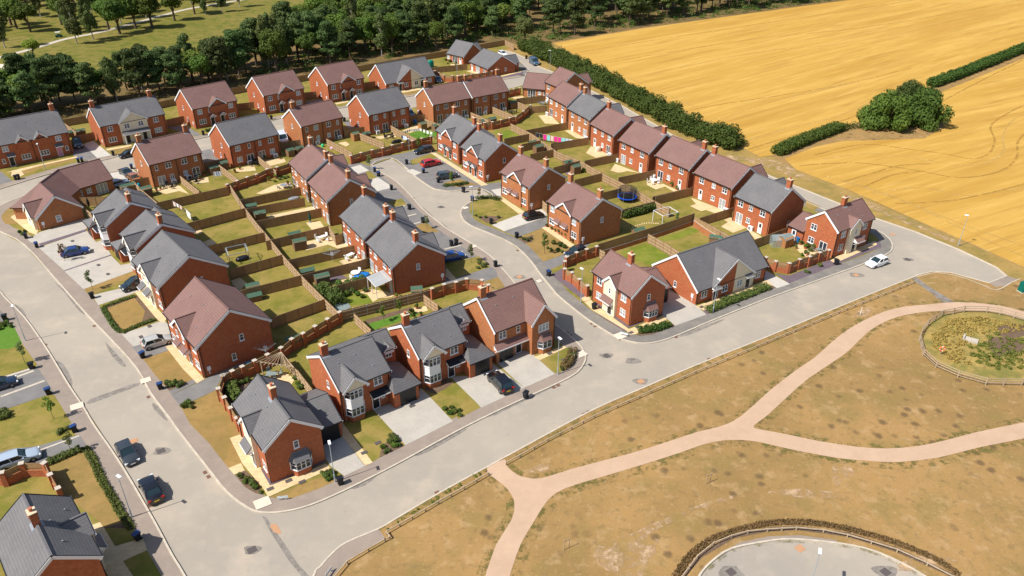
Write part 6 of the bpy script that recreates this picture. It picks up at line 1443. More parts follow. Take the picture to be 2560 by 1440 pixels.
for lab, x, y, c, tb, n in (('white table and chairs on the shed garden patio',806,600,'white',None,4),('white chairs and table on the patio right of the rotary drier',876,645,'white',None,4),
   ('round white table with seats in the gravel garden',889,690,'white','round',2),('black table and chairs behind the leftmost plum pair',425,468,'black',None,4),
   ('dark table and chairs on the patio right of that pair',485,455,'black',None,4),('black outdoor dining set behind the leftmost grey pair',637,412,'black',None,5),
   ('dark table and seats behind the middle grey pair',972,344,'black',None,4),('grey corner seating behind the top house of the right-hand row',1357,262,'lead',None,3),
   ('dark bench set in the garden of the joined plum pair',1280,284,'black',None,3),('round white garden seat with table at the right-hand row',1634,457,'white','round',5),
   ('grey wooden outdoor seating by the fan pergola',680,945,'feltg',None,4),('grey outdoor table and chairs at the corner house patio',2048,631,'feltg',None,3),
   ('small iron table set on the topmost sandy patio',711,470,'lead','round',2)):
    chairset(lab, x, y, rnd.uniform(0,1), M[c], tb, n)
# frame pergolas, parasol, veranda
def frame(label, x, y, w, d, h, rz, m_, gable=False, slats=0, name='pergola'):
    p = g(x, y); r = thing(name, label, 'pergola', p, rz); pm = mesh_of(MB().box(-.05,.05,-.05,.05,0,h), 'leg', [m_])
    for sx in (-w/2, w/2):
        for sy in (-d/2, d/2): link('leg', pm, r, (sx, sy, 0))
    b = MB()
    for sy in (-d/2, d/2): b.beam((-w/2,sy,h),(w/2,sy,h),.08,.08)
    for sx in (-w/2, w/2): b.beam((sx,-d/2,h),(sx,d/2,h),.08,.08)
    if gable:
        for sx in (-w/2, w/2): b.beam((sx,-d/2,h),(sx,0,h+.8),.07,.07).beam((sx,d/2,h),(sx,0,h+.8),.07,.07)
        b.beam((-w/2,0,h+.8),(w/2,0,h+.8),.07,.07)
    for i in range(slats): xx = -w/2 + w*(i+.5)/slats; b.beam((xx,-d/2-.2,h+.08),(xx,d/2+.2,h+.08),.05,.08)
    b.build('roof_frame', m_, r)
frame('grey steel gazebo frame without its cover in a left garden', 597, 652, 3.2, 3.0, 2.1, .5, M['galv'], True)
frame('square white-topped pergola beside the stepping stone lawn', 1662, 556, 3.6, 2.8, 2.3, .5, M['white'], slats=0)
p = g(692,925); c0, e1, e2 = g(703,880,2.35), g(640,906,2.35), g(733,919,2.35); p = c0.copy(); p.z = 0; r = thing('fan_pergola', 'fan-shaped timber corner pergola between wall and fence', 'pergola', p, 0); b = MB()
a1, a2 = math.atan2(e1.y-c0.y, e1.x-c0.x), math.atan2(e2.y-c0.y, e2.x-c0.x); a1 -= 2*PI if a1 > 0 else 0; L1, L2 = (e1-c0).length, (e2-c0).length
for i in range(9):
    t = i/8; a = a1+(a2-a1)*t; q = (L1+(L2-L1)*t)*(1-.18*math.sin(PI*t)); b.beam((0,0,2.35),(q*math.cos(a),q*math.sin(a),2.3),.05,.11)
q1 = Vector((L1*.86*math.cos(a1),L1*.86*math.sin(a1),2.18)); q2 = Vector((L2*.86*math.cos(a2),L2*.86*math.sin(a2),2.18)); b.beam(q1,q2,.08,.13); b.build('rafters', M['rail'], r)
pm = mesh_of(MB().box(-.06,.06,-.06,.06,0,2.25), 'leg', [M['rail']]); [link('leg', pm, r, (q.x,q.y,0)) for q in (q1*.97,q2*.97,Vector((0,0,0)))]
M['grn'] = mat('green_canvas', (.01,.06,.045), .8)
p = g(776,556); r = thing('parasol', 'closed dark green parasol on the sandy patio', 'parasol', p); MB().tube((0,0,.3),(0,0,1.1),.12,.30,10).tube((0,0,1.1),(0,0,2.3),.30,.04,10).build('canopy', M['grn'], r); MB().tube((0,0,0),(0,0,.5),.03,.03,8).tube((0,0,0),(0,0,.07),.3,.3,12).build('pole', M['lead'], r)
p = g(224,520); r = thing('parasol', 'closed black parasol in the yard of the bent bungalow', 'parasol', p); MB().tube((0,0,.3),(0,0,1.1),.12,.28,10).tube((0,0,1.1),(0,0,2.3),.28,.04,10).build('canopy', M['black'], r); MB().tube((0,0,0),(0,0,.5),.03,.03,8).build('pole', M['lead'], r)
hx = HP['L4']; cc, ss = math.cos(hx[2]), math.sin(hx[2])
r = thing('glazed_veranda', 'glazed lean-to veranda with pale ribbed roof on the lower grey pair', 'veranda', (hx[0] + 2.9*cc + (hx[4]-.3)*ss, hx[1] + 2.9*ss - (hx[4]-.3)*cc, 0), hx[2])
M['poly'] = uvmat('polycarbonate_sheet', (.30,.33,.35), (.24,.27,.30), (.52,.48,.42), .35, 50, .05, rough=.3, bump=0, spec=.6, offset=0)
MB().slab([(-1.9,0,2.75),(1.9,0,2.75),(1.9,-2.9,2.2),(-1.9,-2.9,2.2)],.05).build('roof', M['poly'], r); pm = mesh_of(MB().box(-.05,.05,-.05,.05,0,2.2), 'leg', [M['white']]); [link('leg', pm, r, (x_,-2.8,0)) for x_ in (-1.8,0,1.8)]
MB().beam((-1.9,-2.85,2.17),(1.9,-2.85,2.17),.06,.1).build('beam', M['white'], r)
# small garden things
def pots(label, spots_):
    for i, (x, y, s_) in enumerate(spots_):
        r = thing('flower_pot', label, 'flower pot', g(x, y), i, label); r.scale = (s_,)*3
        me = WINC.get('pot') or WINC.setdefault('pot', mesh_of(MB().tube((0,0,0),(0,0,.42),.18,.26,12).tube((0,0,.42),(0,0,.47),.29,.29,12), 'pot', [M['terra']])); link('pot', me, r)
        POTS.append(r)
POTS = []
pots('potted plants lined along the doors of the lower canopied pair', [(1366,568,.8),(1378,574,.7),(1388,580,.8),(1398,586,1.1),(1405,590,.9),(1416,596,1.2),(1430,606,.8)])
pots('potted plants crowding the corner house patio', [(2000,612,1),(2012,622,1.1),(2024,612,1),(2032,624,1.2),(2040,616,1),(2018,640,1),(2030,648,1.1),(1990,622,.8)])
pots('flower pots around the veranda patio', [(1030,785,1.1),(1042,772,1),(1052,790,.9),(1016,760,1),(1003,752,1.1),(992,745,.9)])
pots('flower pots behind the leftmost plum pair', [(392,478,.9),(402,474,.9),(470,470,1),(500,448,1),(512,440,1)])
pots('flower pots behind the leftmost grey pair', [(588,432,1),(600,424,.9),(655,405,1),(664,400,1),(700,398,.9)])
pots('flower pots on the topmost sandy patio', [(672,452,1),(690,446,1.1),(720,462,1),(728,478,1),(735,470,.8)])
pots('flower pots by the house with the round garden seat', [(1668,458,1.1),(1678,466,1.2),(1690,474,1),(1655,448,.9)])
def blob(name, label, cat, x, y, w, d, h, m_, rz=.5, z0=0):
    p = g(x, y); m = MB(); n = 14; prof = ((1.0,0),(1.06,.35),(1.0,.75),(.8,.95),(.4,1.0))
    for k, (s_, t) in enumerate(prof):
        m.v += [(s_*w/2*math.cos(2*PI*i/n)*(1+.05*math.sin(3*i)), s_*d/2*math.sin(2*PI*i/n), z0+h*t) for i in range(n)]
        if k: m.f += [(i+(k-1)*n,(i+1)%n+(k-1)*n,(i+1)%n+k*n,i+k*n) for i in range(n)]; m.m += [0]*n
    m.f.append(tuple(range(4*n,5*n))); m.m.append(0)
    o = m.build(name, m_, loc=p, rotz=rz, smooth=True); tag(o, label, cat)
M['cyan'] = mat('bright_blue_plastic', (.01,.38,.62), .4); M['bluep'] = mat('blue_plastic', (.01,.16,.5), .4)
blob('paddling_pool', 'bright blue inflatable pool beside the round white table', 'paddling pool', 905, 691, 2.6, 1.7, .5, M['bluep'], .4)
blob('recycling_box', 'bright blue recycling box behind the pier wall by the large plum gable', 'box', 624, 912, .9, .55, .4, M['cyan'])
blob('furniture_cover', 'cream covered barbecue on the patio of the second plum house', 'cover', 1495, 378, 1.5, 1.1, 1.1, M['palepatch'])
blob('ball_tent', 'bright green ball by the middle plum pair', 'ball', 807, 367, .7, .7, .7, mat('green_plastic',(.05,.5,.2),.5))
blob('outdoor_sofa', 'long black sofa on the lawn before the head wall of the close', 'sofa', 992, 357, 2.6, 1.0, .75, M['black'], .6)
blob('outdoor_sofa', 'black corner sofa under the gazebo frame', 'sofa', 607, 650, 2.2, 1.2, .7, M['black'], .6)
blob('toy_slide', 'pile of pink and white toys behind the middle plum pair', 'toys', 832, 372, 1.2, .8, .5, cloth((.6,.35,.5)))
blob('hot_tub_cover', 'dark covered tub on the patio second from the top in the left gardens', 'tub', 735, 497, 2.2, 1.2, .35, M['lead'], .5)
blob('canopy_swing', 'pale reclining garden seat by the head of the right-hand row', 'garden seat', 1370, 255, 1.3, 1.0, .9, M['white'])
blob('water_butt', 'small blue water butt by a shed in the far left garden', 'water butt', 348, 468, .6, .6, 1.0, M['cyan'])
blob('compost_bin', 'green tank behind the half-rendered bungalow', 'tank', 1076, 168, 2.2, 1.4, 2.2, mat('green_tank',(.0,.2,.15),.5))
p = g(2560,728); MB().box(-.9,.9,-.5,.5,0,1.7,0).box(-1,1,-.6,.6,-.0,.1,1).build('utility_cabinet', [mat('cabinet_green',(.0,.12,.09),.5), M['conc']], loc=p, rotz=.3, label='green utility cabinet at the right edge by the hardstanding', cat='cabinet')
p = g(2350,886); r = thing('life_ring_post', 'orange life ring on a post inside the pond fence', 'life ring', p); MB().tube((0,0,0),(0,0,1.1),.04,.04,6).build('post', M['rail'], r)
m = MB(); n = 20
for i in range(n):
    for j in range(8):
        a, b_ = 2*PI*i/n, 2*PI*j/8; q = .34+.09*math.cos(b_); m.v.append((q*math.cos(a), -.1+.09*math.sin(b_), 1.0+q*math.sin(a)))
m.f = [(i*8+j, ((i+1)%n)*8+j, ((i+1)%n)*8+(j+1)%8, i*8+(j+1)%8) for i in range(n) for j in range(8)]; m.m = [1 if (f[0]//8)%5 == 0 else 0 for f in m.f]
m.build('life_ring', [mat('ring_orange',(.8,.16,.03),.5), M['white']], r, smooth=True)
p = g(2425,852); MB().box(-1.0,1.0,-.55,.55,0,.3).box(-1.0,-.75,-.55,.55,.3,.6).build('culvert_headwall', M['conc'], loc=p, rotz=-.6, label='pale concrete culvert headwall in the pond bank', cat='headwall')
for x, y, lab in ((1765,1210,'lone staked sapling frame in the middle of the park'),(1410,1375,'staked sapling frame near the pink path at the bottom'),(2150,788,'white marker post by the upper park path')):
    p = g(x, y); r = thing('tree_stake', lab, 'stake', p, .5); pm = mesh_of(MB().tube((0,0,0),(0,0,1.4),.04,.04,6), 'leg', [M['rail'] if 'white' not in lab else M['white']])
    link('leg', pm, r, (0,0,0))
    if 'white' not in lab: link('leg', pm, r, (.6,0,0)); MB().beam((0,0,1.25),(.6,0,1.25),.03,.08).build('crossbar', M['rail'], r)
# ================================================================= CARS
def paint(name, c, rough=.25):
    m = mat(name, c, rough, spec=.6); m.node_tree.nodes['Principled BSDF'].inputs['Coat Weight'].default_value = .8
    m.node_tree.nodes['Principled BSDF'].inputs['Coat Roughness'].default_value = .05; return m
WHEEL = {}
def wheel_meshes(r):
    if r not in WHEEL:
        t = MB(); n = 20
        prof = [(-.11,.62*r),(-.115,.9*r),(-.08,r),(.08,r),(.115,.9*r),(.11,.62*r)]
        for k, (y, q) in enumerate(prof):
            t.v += [(q*math.cos(2*PI*i/n), y, q*math.sin(2*PI*i/n)) for i in range(n)]
            if k: t.f += [(i+(k-1)*n,(i+1)%n+(k-1)*n,(i+1)%n+k*n,i+k*n) for i in range(n)]; t.m += [0]*n
        w = MB().tube((0,-.10,0),(0,.06,0),.20*r,.20*r,8)
        for i in range(5):
            a = 2*PI*i/5; w.beam((0,-.085,0),(.62*r*math.cos(a),-.085,.62*r*math.sin(a)),.05,.10*r*3)
        w.tube((0,-.06,0),(0,.05,0),.64*r,.64*r,18)
        WHEEL[r] = (mesh_of(t,'tyre',[M['rubber']]), mesh_of(w,'rim',[M['rim']]))
    return WHEEL[r]
CT = { # length, width, body heights along the car (x fraction, z), cabin: rear foot, rear top, front top, front foot, roof z, wheel r, wheel x
 'hatch': (4.2,1.76,[(0,.55),(.02,.85),(.10,.98),(.5,.95),(.70,.93),(.78,.90),(.93,.78),(.98,.66),(1,.5)],(.03,.14,.52,.74),1.46,.32,(.17,.81)),
 'saloon': (4.6,1.80,[(0,.6),(.015,.88),(.06,.98),(.18,1.0),(.3,.95),(.68,.92),(.78,.88),(.94,.76),(.985,.64),(1,.5)],(.13,.29,.55,.73),1.42,.33,(.17,.81)),
 'estate': (4.7,1.82,[(0,.6),(.02,.88),(.08,.98),(.5,.96),(.70,.93),(.78,.90),(.94,.78),(.985,.66),(1,.5)],(.02,.10,.54,.72),1.48,.33,(.18,.81)),
 'suv': (4.6,1.88,[(0,.6),(.015,.9),(.06,1.08),(.5,1.06),(.70,1.04),(.77,1.02),(.93,.94),(.985,.78),(1,.55)],(.03,.12,.54,.73),1.66,.37,(.18,.81)),
 'mpv': (4.4,1.80,[(0,.6),(.015,.9),(.05,1.02),(.5,1.02),(.76,1.02),(.84,.98),(.95,.84),(.985,.7),(1,.55)],(.02,.08,.52,.80),1.68,.32,(.17,.81)),
 'van': (5.0,1.95,[(0,.6),(.01,1.2),(.5,1.2),(.72,1.2),(.80,1.16),(.93,1.02),(.985,.8),(1,.6)],(.005,.012,.66,.84),1.97,.34,(.18,.82)),
}
def car(label, kind, color, x, y, hx, hy, catg='car', z=None, rear_glass=True, name='parked_car'):
    road_ = is_road(g(x, y)) ; zg = -.1 if road_ else .03
    p = g(x, y, .6 + zg); p.z = zg; q = g(hx, hy, .6 + zg); an = math.atan2(q.y - p.y, q.x - p.x)
    r = thing(name, label, catg, p, an, 'parked cars and vans')
    L_, W_, top, cab, rz, wr, wx = CT[kind]; hw = W_/2; pt = color if not isinstance(color, tuple) else paint('car_paint', color)
    X = lambda f: (f - .5) * L_
    def topz(f):
        for (a, za), (b, zb) in zip(top, top[1:]):
            if a <= f <= b: return za + (zb-za) * (f-a) / (b-a)
        return top[-1][1]
    st = sorted(set([t[0] for t in top] + [.01,.04,.12,.25,.35,.45,.6,.66,.85,.90,.96]))
    b = MB(); rows = []
    for f in st:
        e = min(f, 1-f); pl = hw * (1 - .22 * max(0, (.10 - e)/.10)**2 - .02); zt = topz(f); zb = .22 + .10 * max(0, (.05-e)/.05)
        arch = max([max(0, 1 - ((f - w_) * L_ / (wr*1.12))**2) for w_ in wx]) ** .5
        zs = zb + arch * (wr * 1.95 - zb) if arch > 0 else zb
        sec = [(pl*.80, zs), (pl*.97, zs + .03), (pl, max(zs + .05, .45 + (zt-.5)*.3)), (pl*.985, zs + (zt - zs) * .72 if zt-.2 > zs else zt-.05), (pl*.93, zt - .03), (pl*.80, zt + .005), (0, zt + .03)]
        rows.append([(X(f), yy, zz) for yy, zz in sec] + [(X(f), -yy, zz) for yy, zz in sec[-2::-1]])
    k = len(rows[0])
    for rw in rows: b.v += rw
    for i in range(len(rows)-1):
        for j in range(k-1): b.f.append((i*k+j, (i+1)*k+j, (i+1)*k+j+1, i*k+j+1)); b.m.append(0)
    b.f += [tuple(range(k)), tuple((len(rows)-1)*k + j for j in range(k-1,-1,-1))]; b.m += [0, 0]
    # cabin: glass body with roof skin and pillars
    ra, rb, fb, fa = (X(c) for c in cab); za, zb_ = topz(cab[0]) , topz(cab[3]); wl, wt_ = hw*.92, hw*.76
    if kind == 'van':
        wt_ = hw*.86
    G_ = [(ra,-wl,za-.05),(fa,-wl,zb_-.05),(fa,wl,zb_-.05),(ra,wl,za-.05),(rb,-wt_,rz-.03),(fb,-wt_,rz-.03),(fb,wt_,rz-.03),(rb,wt_,rz-.03)]
    gm = MB().add(G_, [(0,1,5,4),(1,2,6,5),(2,3,7,6),(3,0,4,7),(4,5,6,7)])
    # roof skin, slightly domed
    rs = []; nx, ny = 6, 5
    for i in range(nx+1):
        for j in range(ny+1):
            fx, fy = i/nx, j/ny*2-1; xx = rb-.04 + (fb-rb+.08)*fx; rs.append((xx, wt_*1.01*fy, rz - .02 + .05*(1-fy*fy)*math.sin(PI*min(1,max(0,.15+.7*fx)))))
    b.add(rs, [(i*(ny+1)+j, (i+1)*(ny+1)+j, (i+1)*(ny+1)+j+1, i*(ny+1)+j+1) for i in range(nx) for j in range(ny)])
    for s_ in (-1, 1):
        b.beam((ra+.03,s_*wl,za-.03),(rb,s_*wt_,rz-.02),.14,.07).beam((fa,s_*wl,zb_-.02),(fb,s_*wt_,rz-.02),.09,.06)
        b.beam((rb,s_*(wt_+.005),rz-.02),(fb,s_*(wt_+.005),rz-.02),.07,.07)
        xm = (ra+fa)/2 + .1; b.beam((xm,s_*wl*.995,za-.03),((rb+fb)/2+.1,s_*(wt_+.01),rz-.03),.07,.05)
        if kind == 'van': b.add([(ra,s_*(wl+.02),za-.1),(X(.52),s_*(wl+.02),za-.1),(X(.52),s_*(wt_+.03),rz),(rb-.02,s_*(wt_+.03),rz)], [(0,1,2,3)])
        b.box(fa-.55,fa-.35,min(s_*(hw-.05),s_*(hw+.15)),max(s_*(hw-.05),s_*(hw+.15)),zb_+.02,zb_+.16)
    if kind == 'van': b.add([(ra-.02,-wl,za-.2),(ra-.02,wl,za-.2),(rb-.02,wt_,rz),(rb-.02,-wt_,rz)],[(0,1,2,3)])
    bo = b.build('body', pt, r, smooth=False)
    for i_, pf in enumerate(bo.data.polygons): pf.use_smooth = True
    try: bo.data.set_sharp_from_angle(angle=R(38))
    except Exception: pass
    gm.build('window', M['cglass'], r)
    ty, ri = wheel_meshes(wr)
    for w_ in wx:
        for s_ in (-1, 1):
            o = link('wheel', ty, r, (X(w_), s_*(hw-.13), wr), 0 if s_ < 0 else PI); link('rim', ri, o)
    for s_ in (-1, 1):
        MB().box(-.10,.10,-.20,.20,-.08,.08).build('headlight', M['lamp'], r, loc=(X(.965), s_*(hw*.70), topz(.95)-.12), rotz=-s_*.35)
        MB().box(-.06,.05,-.17,.17,-.11,.10).build('tail_light', M['red'], r, loc=(X(.018), s_*(hw*.76), topz(.05)-.14), rotz=s_*.25)
    MB().box(-.02,.02,-.26,.26,-.06,.06).build('number_plate', M['plate'], r, loc=(X(0)-.01,0,.62)); MB().box(-.02,.02,-.26,.26,-.06,.06).build('number_plate', M['platew'], r, loc=(X(1)+.01,0,.42))
    return r
blk, dgy, slv, nvy, blu, wht_ = (.006,.006,.008), (.035,.042,.05), (.42,.42,.40), (.012,.025,.055), (.008,.035,.17), (.75,.76,.78)
car('dark grey hatchback parked against the left kerb, facing the camera','hatch',dgy,318,1132,334,1160)
car('black saloon parked at the left kerb, its yellow plate toward the camera','saloon',blk,377,1222,362,1192)
car('silver-blue estate car on the driveway at the left edge','estate',(.36,.43,.52),44,1146,100,1127)
car('dark navy hatchback half out of the picture in the left asphalt bays','hatch',nvy,-2,960,24,952)
car('silver hatchback beside the large plum roofed pair','hatch',slv,394,853,432,841)
car('dark blue-black people carrier nosing out beside the cream gabled grey pair','mpv',(.01,.018,.026),337,710,305,721)
car('bright blue saloon on the pale driveway of the left road','saloon',blu,188,628,229,620)
car('dark grey coupe on the pale drive behind the leftmost plum pair','saloon',(.03,.035,.05),316,431,338,444)
car('orange-brown hatchback in front of the dark grey coupe','hatch',(.30,.11,.04),336,446,352,456)
car('light blue car at the end of the bent bungalow','hatch',(.16,.26,.42),297,458,316,452)
car('black car parked behind the chimney of the leftmost plum pair','hatch',blk,320,385,300,390)
car('dark car beside the far left grey pair, facing the road','suv',(.01,.012,.02),194,359,201,375)
car('white van between the leftmost grey pair and the middle plum pair','van',(.62,.68,.76),706,347,718,362,'van',name='parked_van')
car('blue car showing past the middle grey pair','hatch',(.05,.10,.2),1025,284,1032,292)
car('bright red estate car in the parking bays of the close','estate',(.45,.004,.012),1078,407,1103,401)
car('black estate car in the top parking bay of the close','estate',(.01,.014,.018),1059,375,1035,380)
car('blue-grey estate car in the lower parking bay of the close','estate',(.035,.055,.075),1119,438,1145,434)
car('black hatchback on the pale driveway right of the close','hatch',blk,1334,538,1364,531)
car('dark blue hatchback beside the brick pier wall of the corner garden','hatch',(.01,.02,.035),1440,629,1412,638)
car('vivid blue hatchback on the asphalt drive beside the lower grey pair','hatch',(.006,.06,.26),1133,640,1158,634)
car('black sports utility car on the block drive before the second garage','suv',blk,1250,955,1222,925)
car('white hatchback parked at the kerb near the field corner','hatch',wht_,2193,655,2165,664)
car('blue panel van parked at the turning head','van',(.05,.10,.17),1335,155,1349,164,'van',name='parked_van')
car('white car behind the lower grey roofed bungalow','hatch',wht_,1257,134,1268,138)
car('dark blue car right of the half-rendered back row bungalow','hatch',(.015,.03,.06),1095,199,1101,206)
p = g(148,93); r = thing('golf_buggy', 'small dark golf buggy under the trees at the far path', 'golf buggy', p, .3)
MB().box(-1.1,1.1,-.6,.6,.3,.75).box(-.5,.5,-.55,.55,.75,1.0).build('body', M['grn'], r); MB().box(-.9,.7,-.6,.6,1.75,1.83).build('roof', M['lampw'], r)
pm = mesh_of(MB().tube((0,0,.7),(0,0,1.75),.025,.025,6), 'pillar', [M['lead']]); [link('pillar', pm, r, (a, b, 0)) for a in (-.8,.6) for b in (-.5,.5)]
wm = mesh_of(MB().tube((0,-.1,.25),(0,.1,.25),.25,.25,12), 'wheel', [M['rubber']]); [link('wheel', wm, r, (a, b, 0)) for a in (-.75,.75) for b in (-.55,.55)]
# ================================================================= TREES, HEDGES, SHRUBS
def leaves(mb, blobs, n, size, rg, flat=0.0, up=.3):
    """n small leaf faces spread through the shells of the given ellipsoids ((centre, radii), ...)"""
    wts = [b[1][0]*b[1][1] + b[1][0]*b[1][2] for b in blobs]
    for _ in range(n):
        c, ra = rg.choices(blobs, wts)[0]
        while True:
            d = Vector((rg.uniform(-1,1), rg.uniform(-1,1), rg.uniform(-1,1)))
            if .05 < d.length < 1: break
        d.normalize(); q = rg.uniform(.62, 1.06); p = Vector((c[0] + d.x*ra[0]*q, c[1] + d.y*ra[1]*q, c[2] + d.z*ra[2]*q))
        if p.z < .05: p.z = .05 + rg.random()*.2
        nn = (d + Vector((rg.gauss(0,.55), rg.gauss(0,.55), rg.gauss(up,.45)))).normalized()
        t = nn.cross(Vector((rg.gauss(0,1), rg.gauss(0,1), rg.gauss(0,1)))).normalized(); w = nn.cross(t); s_ = size * rg.uniform(.55,1.25)
        a, b_ = t*s_*.5, w*s_*rg.uniform(.3,.5); mb.v += [tuple(p-a-b_*.4), tuple(p+b_*-1.0), tuple(p+a-b_*.2), tuple(p+b_*1.0)]
        k = len(mb.v); mb.f.append((k-4,k-3,k-2,k-1)); mb.m.append(0)
def fastbuild(mb, name, m_):
    me = bpy.data.meshes.new(name); me.from_pydata(mb.v, [], mb.f); me.materials.append(m_); me.update(); return me
def tree_mesh(kind, seed):
    rg = random.Random(seed); bl = []; tk = MB(); cr_ = MB()
    if kind == 'pine':
        H_ = 13; tk.tube((0,0,0),(.15,.1,6.5),.26,.17,8).tube((.15,.1,6.5),(.3,0,11.6),.17,.06,7)
        for i in range(30):
            t = rg.random(); z = 4.0 + t*8.6; rr = (1 - abs(t-.35)*1.05) * 3.0 + .35; a = rg.uniform(0, 2*PI); q = rr * rg.uniform(.25,.95)
            c = (q*math.cos(a), q*math.sin(a), z); bl.append((c, (rg.uniform(1.1,1.9), rg.uniform(1.1,1.9), rg.uniform(.5,.95))))
            if i % 2 == 0: tk.tube((.1,.05,z-.5), (c[0]*.9, c[1]*.9, z-.1), .07, .03, 5, cap=False)
        leaves(cr_, bl, 4200, .62, rg)
    elif kind == 'oak':
        H_ = 12; tk.tube((0,0,0),(0,0,3.4),.42,.3,9)
        for i in range(20):
            a, el = rg.uniform(0,2*PI), rg.uniform(-.35,1.4); q = rg.uniform(1.4,3.2); c = (q*math.cos(a)*math.cos(el*.8), q*math.sin(a)*math.cos(el*.8), 6.6 + q*1.15*math.sin(el))
            s_ = rg.uniform(1.2,2.1); bl.append((c, (s_,s_,s_*.85)))
            if i % 2 == 0: tk.tube((0,0,3.0), (c[0]*.85, c[1]*.85, c[2]*.95), .15, .05, 6, cap=False)
        leaves(cr_, bl, 5200, .60, rg)
    elif kind == 'birch':
        H_ = 14; tk.tube((0,0,0),(.1,0,6),.18,.13,8).tube((.1,0,6),(.3,.1,12.6),.13,.03,6)
        for i in range(26):
            t = rg.random(); z = 3.2 + t*10; rr = math.sin(PI*(.12+.83*t))*2.3 + .1; a = rg.uniform(0,2*PI); q = rr*rg.uniform(.2,1)
            bl.append(((q*math.cos(a), q*math.sin(a), z), (rg.uniform(.7,1.1), rg.uniform(.7,1.1), rg.uniform(.9,1.7))))
            if i % 2 == 0: tk.tube((.1,0,z-1.2), (q*math.cos(a)*.9, q*math.sin(a)*.9, z), .06, .02, 5, cap=False)
        leaves(cr_, bl, 4200, .50, rg, up=0)
    elif kind == 'bush':
        for i in range(34):
            a, el = rg.uniform(0,2*PI), rg.uniform(-.1,1.5); q = rg.uniform(.45,.78); bl.append(((q*math.cos(a)*math.cos(el), q*math.sin(a)*math.cos(el), .14+q*math.sin(el)), (.30,.30,.24)))
        for i in range(5): tk.tube((0,0,0),(rg.uniform(-.5,.5),rg.uniform(-.5,.5),.6),.03,.01,5)
        leaves(cr_, bl, 13000, .085, rg)
    elif kind == 'sapling':
        tk.tube((0,0,0),(.02,.02,1.7),.035,.025,6).tube((.02,.02,1.7),(.05,0,3.1),.025,.01,5)
        for i in range(9):
            a = rg.uniform(0,2*PI); z = rg.uniform(1.5,3.2); q = rg.uniform(.05,.5)*(1.3-.25*abs(z-2.2)); bl.append(((q*math.cos(a), q*math.sin(a), z), (.28,.28,.32))); tk.tube((.03,0,z-.35),(q*math.cos(a),q*math.sin(a),z),.012,.006,4)
        leaves(cr_, bl, 420, .20, rg)
    elif kind == 'shrub':
        for i in range(7):
            a = rg.uniform(0,2*PI); q = rg.uniform(0,.32); bl.append(((q*math.cos(a), q*math.sin(a), rg.uniform(.2,.5)), (.26,.26,.24)))
        leaves(cr_, bl, 700, .16, rg)
        tk.tube((0,0,0),(.1,.05,.4),.02,.01,5).tube((0,0,0),(-.1,.1,.4),.02,.01,5)
    return tk, cr_
PROTO = {}
def proto(kind, leafm, barkm, var):
    k = (kind, leafm, var)
    if k not in PROTO:
        tk, cr_ = tree_mesh(kind, 11*var + sum(map(ord, kind))); PROTO[k] = (mesh_of(tk, 'trunk', [M[barkm]]), fastbuild(cr_, 'crown', M[leafm]))
    return PROTO[k]
def plant(name, label, cat, kind, leafm, barkm, p, s_, var=0, rz=0, group=None, sz=None):
    t, c = proto(kind, leafm, barkm, var); s_ = s_ * (.8 if kind == 'shrub' else 1); r = thing(name, label, cat, p, rz, group); r.scale = (s_, s_, sz or s_); link('trunk', t, r); link('crown', c, r); return r
def scatter(poly, sp, rg, mx):
    P = [g(x, y) for x, y in poly]; xs = [q.x for q in P]; ys = [q.y for q in P]; out = []; tries = 0
    while len(out) < mx and tries < 12000:
        tries += 1; c = Vector((rg.uniform(min(xs), max(xs)), rg.uniform(min(ys), max(ys)), 0))
        if inside(c, P) and all((c - o).length > sp for o in out): out.append(c)
    return out
rg = random.Random(5)
FR = ('dark green pine in the belt behind the back row of houses', 'pines behind the back row')
GR = {'pine': ('pine_tree','pine tree','pine','bark'), 'oak': ('broadleaf_tree','tree','oak','bark'), 'birch': ('birch_tree','birch tree','birl','birch')}
def wood(poly, sp, mx, mixture, zone, lo=.85, hi=1.15):
    for c in scatter(poly, sp, rg, mx):
        k = rg.choices(list(mixture), list(mixture.values()))[0]; nm, ct, lf, bk = GR[k]
        ad = {'pine': 'dark pine with flat needle clumps', 'oak': 'rounded green broadleaf tree', 'birch': 'slender pale-barked birch'}[k]
        s_ = rg.uniform(lo, hi); plant(nm, ad + ' ' + zone, ct, k, lf, bk, c, s_, rg.randrange(3), rg.uniform(0,6), ad + ' ' + zone, s_*rg.uniform(.92,1.1))
wood([(-90,395),(0,322),(150,284),(300,258),(420,240),(600,207),(600,168),(480,190),(400,215),(320,222),(280,246),(220,258),(190,246),(60,258),(-90,275)], 4.4, 56, dict(pine=5, birch=2, oak=2), 'in the belt behind the left back row', .8, 1.02)
wood([(540,217),(600,205),(760,178),(915,152),(1062,127),(1117,118),(1205,101),(1262,92),(1262,40),(900,48),(760,120),(600,160),(520,178)], 4.4, 100, dict(pine=6, oak=3, birch=1), 'in the belt behind the right back row', .85, 1.12)
wood([(690,130),(780,90),(850,60),(1000,48),(1180,44),(1180,-12),(930,-14),(860,25),(760,75)], 5.0, 66, dict(oak=7, pine=2, birch=1), 'in the thick wood at the centre top', .95, 1.25)
wood([(1262,90),(1330,98),(1384,97),(1600,60),(1900,20),(2150,-14),(1700,-16),(1200,-16),(1190,40)], 4.3, 105, dict(pine=8, oak=1), 'in the wood edge above the stubble field', .95, 1.2)
wood([(-90,110),(0,96),(90,88),(190,94),(255,82),(330,66),(420,50),(500,22),(560,5),(560,-12),(-120,-20)], 6.0, 58, dict(birch=3, oak=3, pine=1), 'in the grove at the top left', .95, 1.2)
